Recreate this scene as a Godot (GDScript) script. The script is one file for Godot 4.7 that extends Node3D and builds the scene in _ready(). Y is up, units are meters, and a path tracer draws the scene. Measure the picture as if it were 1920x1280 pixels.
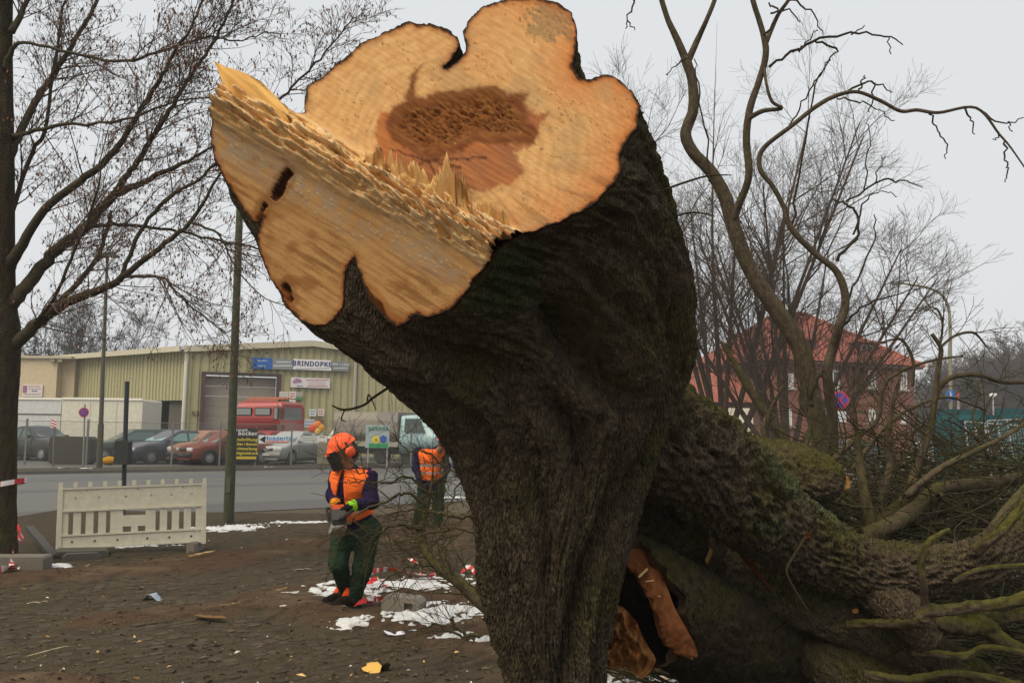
extends Node3D
# A felled tree with its sawn butt in the air beside a street on a dull winter day.

const FOCAL := 1700.0
var view: Transform3D
var rng := RandomNumberGenerator.new()
var nz := FastNoiseLite.new()
var nr := FastNoiseLite.new()
var nc := FastNoiseLite.new()
var mats := {}
var used := {}

class MB:
	var v := PackedVector3Array()
	var c := PackedColorArray()
	var uv := PackedVector2Array()
	var ix := PackedInt32Array()
	var n := PackedVector3Array()

	func vert(p: Vector3, col: Color) -> int:
		v.append(p)
		c.append(col)
		return v.size() - 1

	func tri(a: int, b: int, d: int) -> void:
		ix.append(a)
		ix.append(d)
		ix.append(b)

	func quad(a: int, b: int, d: int, e: int) -> void:
		tri(a, b, d)
		tri(a, d, e)

	func face(pts: Array, col: Color) -> void:
		var s := v.size()
		for p in pts:
			v.append(p)
			c.append(col)
		for i in range(1, pts.size() - 1):
			tri(s, s + i, s + i + 1)

	func box(at: Vector3, size: Vector3, col := Color.WHITE, b := Basis()) -> void:
		var h := size * 0.5
		var q := []
		for z in [-1, 1]:
			for y in [-1, 1]:
				for x in [-1, 1]:
					q.append(at + b * Vector3(h.x * x, h.y * y, h.z * z))
		for f in [[4, 5, 7, 6], [1, 0, 2, 3], [0, 4, 6, 2], [5, 1, 3, 7], [6, 7, 3, 2], [0, 1, 5, 4]]:
			face([q[f[0]], q[f[1]], q[f[2]], q[f[3]]], col)

	# a box with its upright edges cut off
	func rbox(at: Vector3, size: Vector3, r: float, col := Color.WHITE, b := Basis()) -> void:
		var h := size * 0.5
		var ring := [Vector2(-h.x + r, -h.y), Vector2(h.x - r, -h.y), Vector2(h.x, -h.y + r), Vector2(h.x, h.y - r), Vector2(h.x - r, h.y), Vector2(-h.x + r, h.y), Vector2(-h.x, h.y - r), Vector2(-h.x, -h.y + r)]
		prism(ring, h.z, at, b, col)

	# an outline in the x-y plane, drawn out by dz to both sides
	func prism(ring: Array, dz: float, at: Vector3, b: Basis, col: Color) -> void:
		var f := []
		var k := []
		for p in ring:
			f.append(at + b * Vector3(p.x, p.y, dz))
			k.append(at + b * Vector3(p.x, p.y, -dz))
		var m := ring.size()
		for i in m:
			var j := (i + 1) % m
			face([k[i], k[j], f[j], f[i]], col)
		var tr := Geometry2D.triangulate_polygon(PackedVector2Array(ring))
		var s := v.size()
		for p in f:
			vert(p, col)
		for p in k:
			vert(p, col)
		for i in range(0, tr.size(), 3):
			tri(s + tr[i], s + tr[i + 1], s + tr[i + 2])
			tri(s + m + tr[i], s + m + tr[i + 2], s + m + tr[i + 1])

	func tube(pts: PackedVector3Array, rad: PackedFloat32Array, sides: int, col: Color, col2 := Color(0, 0, 0, 0), cap := true) -> void:
		var m := pts.size()
		if m < 2:
			return
		var two := col2.a > 0.0
		var d := (pts[1] - pts[0]).normalized()
		var u := d.cross(Vector3(0.31, 0.9, 0.2)).normalized()
		if u.length() < 0.1:
			u = d.cross(Vector3.RIGHT).normalized()
		var first := v.size()
		for i in m:
			d = (pts[mini(i + 1, m - 1)] - pts[maxi(i - 1, 0)]).normalized()
			u = (u - d * u.dot(d)).normalized()
			var w := d.cross(u)
			var cc := col.lerp(col2, float(i) / (m - 1)) if two else col
			for k in sides:
				var a := TAU * k / sides
				vert(pts[i] + (u * cos(a) + w * sin(a)) * rad[i], cc)
		for i in m - 1:
			for k in sides:
				var a := first + i * sides + k
				var b := first + i * sides + (k + 1) % sides
				quad(a, b, b + sides, a + sides)
		if cap:
			var e := vert(pts[0], col)
			for k in sides:
				tri(e, first + (k + 1) % sides, first + k)
			e = vert(pts[m - 1], col2 if two else col)
			var l := first + (m - 1) * sides
			for k in sides:
				tri(e, l + k, l + (k + 1) % sides)

	func rod(a: Vector3, b: Vector3, r: float, sides := 8, col := Color.WHITE, r2 := -1.0) -> void:
		tube(PackedVector3Array([a, b]), PackedFloat32Array([r, r if r2 < 0.0 else r2]), sides, col)

	# rows of points; every row has the same number
	func grid(rows: Array, col: Color, closed := false, ends := false) -> void:
		var first := v.size()
		var w: int = rows[0].size()
		for r in rows:
			for p in r:
				vert(p, col)
		for i in rows.size() - 1:
			for k in (w if closed else w - 1):
				var a := first + i * w + k
				var b := first + i * w + (k + 1) % w
				quad(a, b, b + w, a + w)
		if ends:
			face(rows[0].duplicate(), col)
			var e: Array = rows[rows.size() - 1].duplicate()
			e.reverse()
			face(e, col)

	# a solid of revolution about the line from at along axis: profile of (distance, radius)
	func lathe(at: Vector3, axis: Vector3, prof: Array, sides: int, col: Color) -> void:
		var p := PackedVector3Array()
		var r := PackedFloat32Array()
		for q in prof:
			p.append(at + axis * q[0])
			r.append(maxf(q[1], 0.0005))
		var d := axis.normalized()
		var u := d.cross(Vector3(0.31, 0.9, 0.2)).normalized()
		var w := d.cross(u)
		var rows := []
		for i in p.size():
			var row := []
			for k in sides:
				var a := TAU * k / sides
				row.append(p[i] + (u * cos(a) + w * sin(a)) * r[i])
			rows.append(row)
		grid(rows, col, true, true)

	func add(o: MB, t: Transform3D) -> void:
		var s := v.size()
		for p in o.v:
			v.append(t * p)
		c.append_array(o.c)
		for i in o.ix:
			ix.append(i + s)

	func mesh(m: Material, origin := Vector3.ZERO) -> ArrayMesh:
		var a := []
		a.resize(Mesh.ARRAY_MAX)
		var nn := PackedVector3Array()
		nn.resize(v.size())
		for i in range(0, ix.size(), 3):
			var p := v[ix[i]]
			var f := (v[ix[i + 2]] - p).cross(v[ix[i + 1]] - p)
			nn[ix[i]] += f
			nn[ix[i + 1]] += f
			nn[ix[i + 2]] += f
		for i in nn.size():
			nn[i] = nn[i].normalized() if nn[i].length_squared() > 1e-20 else Vector3.UP
		var vv := v
		if origin != Vector3.ZERO:
			vv = v.duplicate()
			for i in vv.size():
				vv[i] -= origin
		a[Mesh.ARRAY_VERTEX] = vv
		a[Mesh.ARRAY_NORMAL] = nn
		if c.size() == v.size():
			a[Mesh.ARRAY_COLOR] = c
		if uv.size() == v.size():
			a[Mesh.ARRAY_TEX_UV] = uv
		a[Mesh.ARRAY_INDEX] = ix
		var am := ArrayMesh.new()
		am.add_surface_from_arrays(Mesh.PRIMITIVE_TRIANGLES, a)
		am.surface_set_material(0, m)
		return am


# ---------------------------------------------------------------- helpers
func L(r: float, g: float, b: float, k := 1.0) -> Color:
	var c := Color(r / 255.0, g / 255.0, b / 255.0).srgb_to_linear()
	return Color(c.r * k, c.g * k, c.b * k)

func jit(c: Color, a: float) -> Color:
	var k := 1.0 + rng.randf_range(-a, a)
	return Color(c.r * k, c.g * k, c.b * k)

func ray(x: float, y: float) -> Vector3:
	return view.basis * Vector3((x - 960.0) / FOCAL, (640.0 - y) / FOCAL, -1.0)

func P(x: float, y: float, d: float) -> Vector3:
	return view.origin + ray(x, y) * d

func G(x: float, y: float, h := 0.0) -> Vector3:
	var r := ray(x, y)
	return view.origin + r * ((h - view.origin.y) / r.y)

func numbered(s: String) -> String:
	var k: int = used.get(s, 0)
	used[s] = k + 1
	return s if k == 0 else "%s_%03d" % [s, k]

func tag(o: Node3D, label: String, category: String, group := "", kind := "") -> Node3D:
	if label:
		o.set_meta("label", label)
	if category:
		o.set_meta("category", category)
	if group:
		o.set_meta("group", group)
	if kind:
		o.set_meta("kind", kind)
	return o

func thing(called: String, label: String, category: String, at := Vector3.ZERO, group := "", turn := 0.0) -> Node3D:
	var o := Node3D.new()
	o.name = numbered(called)
	o.position = at
	o.rotation.y = turn
	add_child(o, true)
	tag(o, label, category, group)
	return o

# a part: shape in the parent's own axes
func part(called: String, mb: MB, m: Material, parent: Node) -> MeshInstance3D:
	var o := MeshInstance3D.new()
	o.mesh = mb.mesh(m)
	put(o, called, parent)
	return o

# a part whose shape is given in the place's axes
func wpart(called: String, mb: MB, m: Material, parent: Node3D) -> MeshInstance3D:
	var o := MeshInstance3D.new()
	var q := Vector3.ZERO
	var n: Node = parent
	while n != self:
		q += (n as Node3D).position
		n = n.get_parent()
	o.mesh = mb.mesh(m, q)
	put(o, called, parent)
	return o

func put(o: Node3D, called: String, parent: Node) -> void:
	if parent == self:
		o.name = numbered(called)
	else:
		var k := 0
		var s := called
		while parent.has_node(NodePath(s)):
			k += 1
			s = "%s_%03d" % [called, k]
		o.name = s
	parent.add_child(o, true)

func stuff(o: Node3D) -> Node3D:
	o.set_meta("kind", "stuff")
	return o

func copy(o: Node3D, label: String) -> Node3D:
	var c: Node3D = o.duplicate()
	c.name = numbered(String(o.name).trim_suffix("_" + String(o.name).get_slice("_", String(o.name).get_slice_count("_") - 1)) if String(o.name).right(3).is_valid_int() else String(o.name))
	add_child(c, true)
	c.set_meta("label", label)
	return c

func mat(called: String, col := Color.WHITE, rough := 0.85, vc := true) -> StandardMaterial3D:
	if mats.has(called):
		return mats[called]
	var m := StandardMaterial3D.new()
	m.resource_name = called
	m.albedo_color = col.linear_to_srgb()
	m.roughness = rough
	m.vertex_color_use_as_albedo = vc
	mats[called] = m
	return m

func noise_image(seed_: int, freq: float, type := FastNoiseLite.TYPE_SIMPLEX_SMOOTH, oct := 4, fractal := FastNoiseLite.FRACTAL_FBM, size := 512) -> Image:
	var n := FastNoiseLite.new()
	n.seed = seed_
	n.noise_type = type
	n.frequency = freq
	n.fractal_octaves = oct
	n.fractal_type = fractal
	return n.get_seamless_image(size, size)

# a texture between two grey levels from an 8-bit noise picture
func toned(im: Image, lo: float, hi: float, warm := 0.0) -> ImageTexture:
	var o := Image.create(im.get_width(), im.get_height(), false, Image.FORMAT_RGB8)
	var src := im.duplicate()
	src.convert(Image.FORMAT_L8)
	var d: PackedByteArray = src.get_data()
	var q := PackedByteArray()
	q.resize(d.size() * 3)
	for i in d.size():
		var k := lerpf(lo, hi, d[i] / 255.0)
		q[i * 3] = int(255 * clampf(k * (1.0 + warm), 0, 1))
		q[i * 3 + 1] = int(255 * clampf(k, 0, 1))
		q[i * 3 + 2] = int(255 * clampf(k * (1.0 - warm), 0, 1))
	o.set_data(im.get_width(), im.get_height(), false, Image.FORMAT_RGB8, q)
	return ImageTexture.create_from_image(o)

func tri_tex(m: StandardMaterial3D, tex: Texture2D, scale: Vector3, bump: Texture2D = null, cm := 1.0) -> StandardMaterial3D:
	m.albedo_texture = tex
	m.uv1_triplanar = true
	m.uv1_scale = scale
	if bump:
		m.heightmap_enabled = true
		m.heightmap_texture = bump
		m.heightmap_scale = cm
	return m

func smooth_line(pts: Array, sub: int) -> PackedVector3Array:
	var o := PackedVector3Array()
	var n := pts.size()
	for i in n - 1:
		var a: Vector3 = pts[maxi(i - 1, 0)]
		var b: Vector3 = pts[i]
		var c: Vector3 = pts[i + 1]
		var d: Vector3 = pts[mini(i + 2, n - 1)]
		for k in sub:
			o.append(b.cubic_interpolate(c, a, d, float(k) / sub))
	o.append(pts[n - 1])
	return o

# a traced line of [x, y, depth, width] turned into points and radii in metres
func traced(q: Array, sub: int) -> Array:
	var pts := []
	var w := []
	for e in q:
		pts.append(P(e[0], e[1], e[2]))
		w.append(Vector3(e[3] * 0.5 * e[2] / FOCAL, 0, 0))
	var r := PackedFloat32Array()
	for e in smooth_line(w, sub):
		r.append(maxf(e.x, 0.002))
	return [smooth_line(pts, sub), r]

func lettering(text: String, size: float, m: Material, parent: Node, at: Vector3, b := Basis(), bold := false, font := "Droid Sans", widen := 1.0) -> MeshInstance3D:
	var t := TextMesh.new()
	var f := SystemFont.new()
	f.font_names = PackedStringArray([font])
	if bold:
		f.font_weight = 700
	t.font = f
	t.text = text
	t.font_size = 32
	t.pixel_size = size / 32.0
	t.depth = 0.012
	t.curve_step = 4.0
	t.material = m
	var o := MeshInstance3D.new()
	o.mesh = t
	o.transform = Transform3D(b.scaled_local(Vector3(widen, 1, 1)), at)
	put(o, "lettering", parent)
	return o


# ---------------------------------------------------------------- the place
func _ready() -> void:
	rng.seed = 71
	nz.seed = 5
	nz.frequency = 1.0
	nz.fractal_octaves = 3
	nr.seed = 9
	nr.frequency = 1.0
	nr.fractal_type = FastNoiseLite.FRACTAL_RIDGED
	nr.fractal_octaves = 3
	nc.seed = 12
	nc.frequency = 1.0
	nc.noise_type = FastNoiseLite.TYPE_CELLULAR
	nc.cellular_return_type = FastNoiseLite.RETURN_DISTANCE2_SUB
	nc.fractal_type = FastNoiseLite.FRACTAL_NONE

	var cam := Camera3D.new()
	cam.name = "camera"
	cam.fov = rad_to_deg(2.0 * atan(640.0 / FOCAL))
	cam.far = 900.0
	cam.near = 0.05
	cam.position = Vector3(0, 1.6, 0)
	cam.basis = Basis(Vector3.RIGHT, deg_to_rad(5.75)) * Basis(Vector3.BACK, deg_to_rad(0.8))
	add_child(cam)
	cam.current = true
	view = cam.transform

	var env := Environment.new()
	env.background_mode = Environment.BG_SKY
	env.tonemap_mode = Environment.TONE_MAPPER_LINEAR
	env.tonemap_exposure = 1.8
	env.sdfgi_enabled = true
	env.ssao_enabled = true
	env.ssil_enabled = true
	env.fog_enabled = true
	env.fog_density = 0.0012
	env.fog_light_color = Color(0.86, 0.88, 0.91)
	var sm := ProceduralSkyMaterial.new()
	sm.sky_top_color = Color(0.885, 0.9, 0.91)
	sm.sky_horizon_color = Color(0.91, 0.917, 0.925)
	sm.sky_curve = 0.25
	sm.ground_bottom_color = Color(0.3, 0.28, 0.26)
	sm.ground_horizon_color = Color(0.6, 0.6, 0.6)
	sm.sky_energy_multiplier = 0.765
	var sky := Sky.new()
	sky.sky_material = sm
	env.sky = sky
	var we := WorldEnvironment.new()
	we.name = "daylight"
	we.environment = env
	add_child(we)
	var sun := DirectionalLight3D.new()
	sun.name = "overcast_sun"
	sun.light_energy = 0.5
	sun.light_angular_distance = 45.0
	sun.light_color = Color(1.0, 0.955, 0.87)
	sun.shadow_enabled = true
	add_child(sun)
	sun.look_at_from_position(Vector3(-14, 30, 17), Vector3.ZERO)

	build_materials()
	build_ground()
	build_hall()
	build_house()
	build_far()
	build_yard()
	build_street()
	build_trees()
	build_trunk()
	build_logs()
	build_brush()
	build_people()
	build_small()

func build_materials() -> void:
	var rough := noise_image(3, 0.012, FastNoiseLite.TYPE_SIMPLEX_SMOOTH, 5)
	var fine := noise_image(4, 0.05, FastNoiseLite.TYPE_SIMPLEX_SMOOTH, 4)
	var cell := noise_image(6, 0.03, FastNoiseLite.TYPE_CELLULAR, 2)
	var soft := toned(rough, 0.9, 1.0)
	mats["t_soft"] = soft
	mats["rough_im"] = rough
	mats["fine_im"] = fine
	var t_rough := toned(rough, 0.62, 1.0)
	var t_fine := toned(fine, 0.7, 1.0)
	var b_fine := toned(fine, 0.0, 1.0)
	var b_rough := toned(rough, 0.0, 1.0)
	mats["t_rough"] = t_rough
	mats["t_fine"] = t_fine
	mats["b_fine"] = b_fine
	mats["b_rough"] = b_rough
	mats["b_cell"] = toned(cell, 0.0, 1.0)
	tri_tex(mat("bark", Color.WHITE, 0.95), toned(fine, 0.42, 1.0), Vector3(4, 1.3, 4), b_fine, 3.0)
	tri_tex(mat("twig_bark", Color.WHITE, 0.9), t_rough, Vector3(8, 3, 8))
	tri_tex(mat("wood", Color.WHITE, 0.7), toned(fine, 0.84, 1.0), Vector3(6, 6, 6), b_fine, 0.12)
	tri_tex(mat("mud", Color.WHITE, 0.9), t_fine, Vector3(1.3, 1.3, 1.3), b_fine, 1.0)
	tri_tex(mat("asphalt", Color.WHITE, 0.55), t_fine, Vector3(1.1, 1.1, 1.1), b_fine, 0.5)
	tri_tex(mat("snow", Color.WHITE, 0.8), toned(fine, 0.9, 1.0), Vector3(2, 2, 2), b_rough, 3.0)
	tri_tex(mat("concrete", Color.WHITE, 0.9), t_fine, Vector3(2, 2, 2), b_fine, 0.3)
	tri_tex(mat("cloth", Color.WHITE, 0.95), toned(rough, 0.8, 1.0), Vector3(3, 3, 3), b_rough, 2.0)
	tri_tex(mat("weathered", Color.WHITE, 0.7), soft, Vector3(0.6, 0.6, 0.6))
	for s in ["bark", "twig_bark", "mud", "cloth", "wood"]:
		mats[s].metallic_specular = 0.16
	var sw: StandardMaterial3D = mats.wood.duplicate()
	sw.backlight_enabled = true
	sw.backlight = Color(0.75, 0.6, 0.4)
	mats["splinter_wood"] = sw
	mat("plain", Color.WHITE, 0.6)
	mat("matte", Color.WHITE, 0.95)
	mat("rubber", Color.WHITE, 0.9)
	var p := mat("paint", Color.WHITE, 0.35)
	p.clearcoat_enabled = true
	p.clearcoat = 0.5
	p.clearcoat_roughness = 0.2
	mat("metal", Color.WHITE, 0.45).metallic = 0.6
	mat("dark_glass", Color.WHITE, 0.08)
	var g := mat("pane", Color(0.75, 0.85, 0.85), 0.05, false)
	g.transparency = BaseMaterial3D.TRANSPARENCY_ALPHA
	g.albedo_color.a = 0.25

# ---------------------------------------------------------------- ground, road, snow
var road_e: Vector3      # along the street
var road_n: Vector3      # from the street towards the viewer
var kerb_far: Vector3
var kerb_near: Vector3

func spec(m: StandardMaterial3D, k: float) -> StandardMaterial3D:
	m.metallic_specular = k
	return m

func strip_mask(p: Vector3, a: Vector3, b: Vector3, w: float) -> float:
	var ab := b - a
	var t := clampf((p - a).dot(ab) / ab.length_squared(), 0.0, 1.0)
	var q := a + ab * t - p
	q.y = 0.0
	return 1.0 - smoothstep(w * 0.45, w, q.length() + w * 0.5 * nz.get_noise_2d(p.x * 1.3, p.z * 1.3))

var mud_strips := []

# height of the trodden mud over the street level, and how much loose soil lies there
func soil(p: Vector3) -> Vector2:
	var m := 0.0
	for s in mud_strips:
		m = maxf(m, strip_mask(p, s[0], s[1], s[2]) * float(s[3]))
	var h := 0.0205 + m * 0.05
	h += nz.get_noise_2d(p.x * 0.7, p.z * 0.7) * 0.012 + nz.get_noise_2d(p.x * 3.1, p.z * 3.1 + 9.0) * (0.003 + m * 0.014) + nz.get_noise_2d(p.x * 9.0, p.z * 9.0) * (0.0015 + m * 0.006)
	return Vector2(maxf(h, 0.0), m)

func sheet(called: String, pts: Array, y: float, col: Color, m: Material) -> void:
	var mb := MB.new()
	var q := []
	for p in pts:
		q.append(Vector3(p.x, y, p.z))
	if (q[1] - q[0]).cross(q[2] - q[0]).y < 0.0:
		q.reverse()
	mb.face(q, col)
	tag(wpart(called, mb, m, self), "", "", "", "structure")

func build_ground() -> void:
	sheet("ground", [Vector3(-220, 0, 40), Vector3(220, 0, 40), Vector3(220, 0, -300), Vector3(-220, 0, -300)], 0.0, Color(0.135, 0.112, 0.082), mats.mud)
	var a := G(40, 888)
	var b := G(620, 881)
	var c := G(40, 979)
	var d := G(600, 946)
	road_e = ((b - a).normalized() + (d - c).normalized()).normalized()
	road_n = Vector3(-road_e.z, 0, road_e.x)
	if road_n.z < 0.0:
		road_n = -road_n
	kerb_far = (a + b) * 0.5
	kerb_near = (c + d) * 0.5
	sheet("road", [kerb_far - road_e * 100, kerb_far + road_e * 190, kerb_near + road_e * 190, kerb_near - road_e * 100], 0.008, Color(0.118, 0.115, 0.1), mats.asphalt)
	# gutter of setts and the darker patched lane along the near side
	sheet("road_edge", [kerb_near - road_e * 100 - road_n * 1.6, kerb_near + road_e * 190 - road_n * 1.6, kerb_near + road_e * 190 + road_n * 0.5, kerb_near - road_e * 100 + road_n * 0.5], 0.012, Color(0.075, 0.069, 0.064), mats.asphalt)
	sheet("road_patch", [kerb_far - road_e * 60 + road_n * 2.2, kerb_far + road_e * 80 + road_n * 2.2, kerb_far + road_e * 80 + road_n * 4.4, kerb_far - road_e * 60 + road_n * 4.4], 0.012, Color(0.1, 0.1, 0.104), mats.asphalt)
	sheet("road_patch", [kerb_far - road_e * 60 + road_n * 8.0, kerb_far + road_e * 80 + road_n * 8.0, kerb_far + road_e * 80 + road_n * 9.1, kerb_far - road_e * 60 + road_n * 9.1], 0.012, Color(0.09, 0.09, 0.094), mats.asphalt)
	for k in 9:
		var q := kerb_far + road_n * 6.3 + road_e * (-22.0 + 9.0 * k)
		sheet("lane_marking", [q, q + road_e * 3.0, q + road_e * 3.0 + road_n * 0.12, q + road_n * 0.12], 0.016, Color(0.2, 0.2, 0.2), mats.asphalt)
	var mb := MB.new()
	var o := kerb_far - road_n * 0.08
	var bas := Basis(road_e, Vector3.UP, road_n)
	for k in 90:
		mb.rbox(o + road_e * (-40.0 + k) + Vector3(0, 0.055, 0), Vector3(0.985, 0.13, 0.14), 0.015, jit(Color(0.17, 0.16, 0.145), 0.15), bas)
	tag(wpart("kerb", mb, mats.concrete, self), "", "", "", "structure")
	# far pavement and the yard behind it
	sheet("pavement", [kerb_far - road_e * 90 - road_n * 0.15, kerb_far + road_e * 90 - road_n * 0.15, kerb_far + road_e * 90 - road_n * 2.6, kerb_far - road_e * 90 - road_n * 2.6], 0.1, Color(0.105, 0.088, 0.066), mats.mud)
	sheet("yard", [kerb_far - road_e * 90 - road_n * 2.6, kerb_far + road_e * 60 - road_n * 2.6, kerb_far + road_e * 60 - road_n * 60, kerb_far - road_e * 90 - road_n * 60], 0.09, Color(0.12, 0.11, 0.1), mats.asphalt)
	sheet("paved_lot", [G(1240, 915), G(2300, 960), G(2100, 848), G(1260, 845)], 0.02, Color(0.25, 0.225, 0.19), mats.asphalt)

	for s in [[-200, 1105, 300, 1072, 0.55, 1.0], [300, 1072, 720, 1010, 0.8, 1.0], [720, 1010, 900, 985, 1.0, 0.9], [180, 1172, 420, 1150, 0.28, 0.9], [420, 1150, 600, 1115, 0.42, 1.0], [560, 1150, 900, 1210, 0.42, 0.95], [600, 1110, 960, 1120, 0.5, 0.6], [-60, 1290, 120, 1300, 0.28, 1.0], [960, 1150, 1500, 1290, 1.6, 1.0], [1100, 1000, 2100, 1000, 6.0, 0.5]]:
		mud_strips.append([G(s[0], s[1]), G(s[2], s[3]), s[4], s[5]])
	# trodden soil
	mb = MB.new()
	var x0 := -8.6
	var z0 := -4.6
	var nx := 175
	var nzz := 190
	for j in nzz:
		for i in nx:
			var p := Vector3(x0 + i * 0.075, 0, z0 - j * 0.068)
			var s := soil(p)
			s.x += 0.0015
			var k := nz.get_noise_2d(p.x * 1.1 + 30.0, p.z * 1.1)
			var f := nz.get_noise_2d(p.x * 7.0, p.z * 7.0 + 50.0)
			var col := Color(0.092, 0.075, 0.05).lerp(Color(0.12, 0.073, 0.045), s.y * 0.9)
			col = col.lerp(Color(0.19, 0.14, 0.092), clampf((k - 0.05) * 2.4, 0, 1) * s.y * 0.6)
			col = col.lerp(Color(0.035, 0.027, 0.021), clampf(f * 1.4, 0, 0.6))
			p.y = s.x + 0.002
			mb.vert(p, col)
	for j in nzz - 1:
		for i in nx - 1:
			mb.quad(j * nx + i, j * nx + i + 1, (j + 1) * nx + i + 1, (j + 1) * nx + i)
	var mud := wpart("trodden_ground", mb, mats.mud, self)
	tag(mud, "", "", "", "structure")
	# setts: one by one where the camera stands closest, joined beyond
	var shapes := []
	for k in 4:
		var sb := MB.new()
		sb.rbox(Vector3.ZERO, Vector3(0.1, 0.08, 0.086 + 0.004 * k), 0.018, Color.WHITE, Basis(Vector3.RIGHT, -PI / 2))
		for i in sb.v.size():
			sb.v[i] += Vector3(0.004 * nz.get_noise_3dv(sb.v[i] * 40.0 + Vector3(k, 0, 0)), 0.003 * nz.get_noise_3dv(sb.v[i] * 30.0 + Vector3(0, k, 0)), 0)
		shapes.append(sb)
	var tones := []
	for k in 5:
		tones.append(mat("sett_%d" % k, [Color(0.094, 0.077, 0.055), Color(0.1, 0.083, 0.06), Color(0.086, 0.07, 0.05), Color(0.097, 0.078, 0.053), Color(0.106, 0.088, 0.064)][k], 0.8, false))
		tones[k].metallic_specular = 0.2
		tri_tex(tones[k], mats.t_fine, Vector3(7, 7, 7), mats.b_fine, 0.35)
	var meshes := []
	for k in 4:
		for t in 5:
			meshes.append(shapes[k].mesh(tones[t]))
	var spots := []
	var o2 := G(300, 1200)
	var row_e := road_e.rotated(Vector3.UP, 0.12)
	var row_n := Vector3(-row_e.z, 0, row_e.x)
	for j in range(-60, 60):
		for i in range(-70, 75):
			var p := o2 + row_e * ((i + 0.5 * (j & 1)) * 0.112 + rng.randf_range(-0.006, 0.006)) + row_n * (j * 0.1 + 0.02 * sin(i * 0.21))
			if p.z > -5.2 or p.z < -11.2 or p.x < -6.6 or p.x > 1.2 or absf(p.x) > -p.z * 0.63:
				continue
			var s := soil(p)
			var top := s.x + rng.randf_range(-0.0065, 0.0015)
			if s.y > 0.35 or nz.get_noise_2d(p.x * 1.9 + 70.0, p.z * 1.9) > 0.22:
				continue
			p.y = top - 0.04
			spots.append([p, rng.randi() % 20, rng.randf_range(-0.05, 0.05), rng.randf_range(-0.025, 0.025)])
	spots.sort_custom(func(q, r): return q[0].z > r[0].z)
	var joined := MB.new()
	for k in spots.size():
		var q: Array = spots[k]
		var bb := Basis(row_e, Vector3.UP, row_n).rotated(Vector3.UP, q[2]) * Basis(Vector3.RIGHT, q[3])
		if k < 300:
			var mi := MeshInstance3D.new()
			mi.mesh = meshes[q[1]]
			mi.transform = Transform3D(bb, q[0])
			put(mi, "sett", mud)
		else:
			var sb: MB = shapes[q[1] % 4]
			var s0 := joined.v.size()
			joined.add(sb, Transform3D(bb, q[0]))
			var tc := jit([Color(0.094, 0.077, 0.055), Color(0.1, 0.083, 0.06), Color(0.086, 0.07, 0.05), Color(0.097, 0.078, 0.053), Color(0.106, 0.088, 0.064)][q[1] % 5], 0.12)
			for i in range(s0, joined.v.size()):
				joined.c[i] = tc
	stuff(wpart("setts", joined, tri_tex(spec(mat("sett_far", Color.WHITE, 0.8), 0.2), mats.t_fine, Vector3(7, 7, 7)), mud))

	# snow
	for q in [[430, 994, 0.75, 0.5, "melting snow patch in front of the foot of the green lamp pole"], [556, 983, 0.95, 0.16, "long thin strip of snow along the edge of the road behind the worker"], [250, 1029, 0.7, 0.12, "thin snow along the foot of the white barrier"], [100, 1066, 0.36, 0.16, "small snow patch beside the concrete base at the left tree"], [745, 1105, 1.15, 0.75, "largest snow patch, littered with red and white tape near the concrete block"], [840, 1165, 0.7, 0.55, "snow patch under the mossy branch beside the raised trunk"], [660, 1180, 0.34, 0.2, "ragged snow patch on the soil in front of the concrete block"], [862, 1208, 0.22, 0.1, "small snow scrap on the sandy soil near the trunk foot"], [905, 1218, 0.16, 0.05, "tiniest snow scrap close to the trunk foot"], [860, 935, 1.2, 0.35, "snow patch behind the second worker"], [1750, 930, 2.4, 0.9, "snow behind the brush pile"], [1500, 985, 1.2, 0.7, "snow under the brush pile beside the stub log"], [1870, 905, 1.8, 0.6, "snow in front of the teal container"], [1210, 1300, 0.5, 0.3, "snow in front of the hollow log"], [1560, 905, 2.0, 0.5, "snow on the paved lot before the brick house"]]:
		snow_patch(G(q[0], q[1]), q[2], q[3], q[4])

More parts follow.
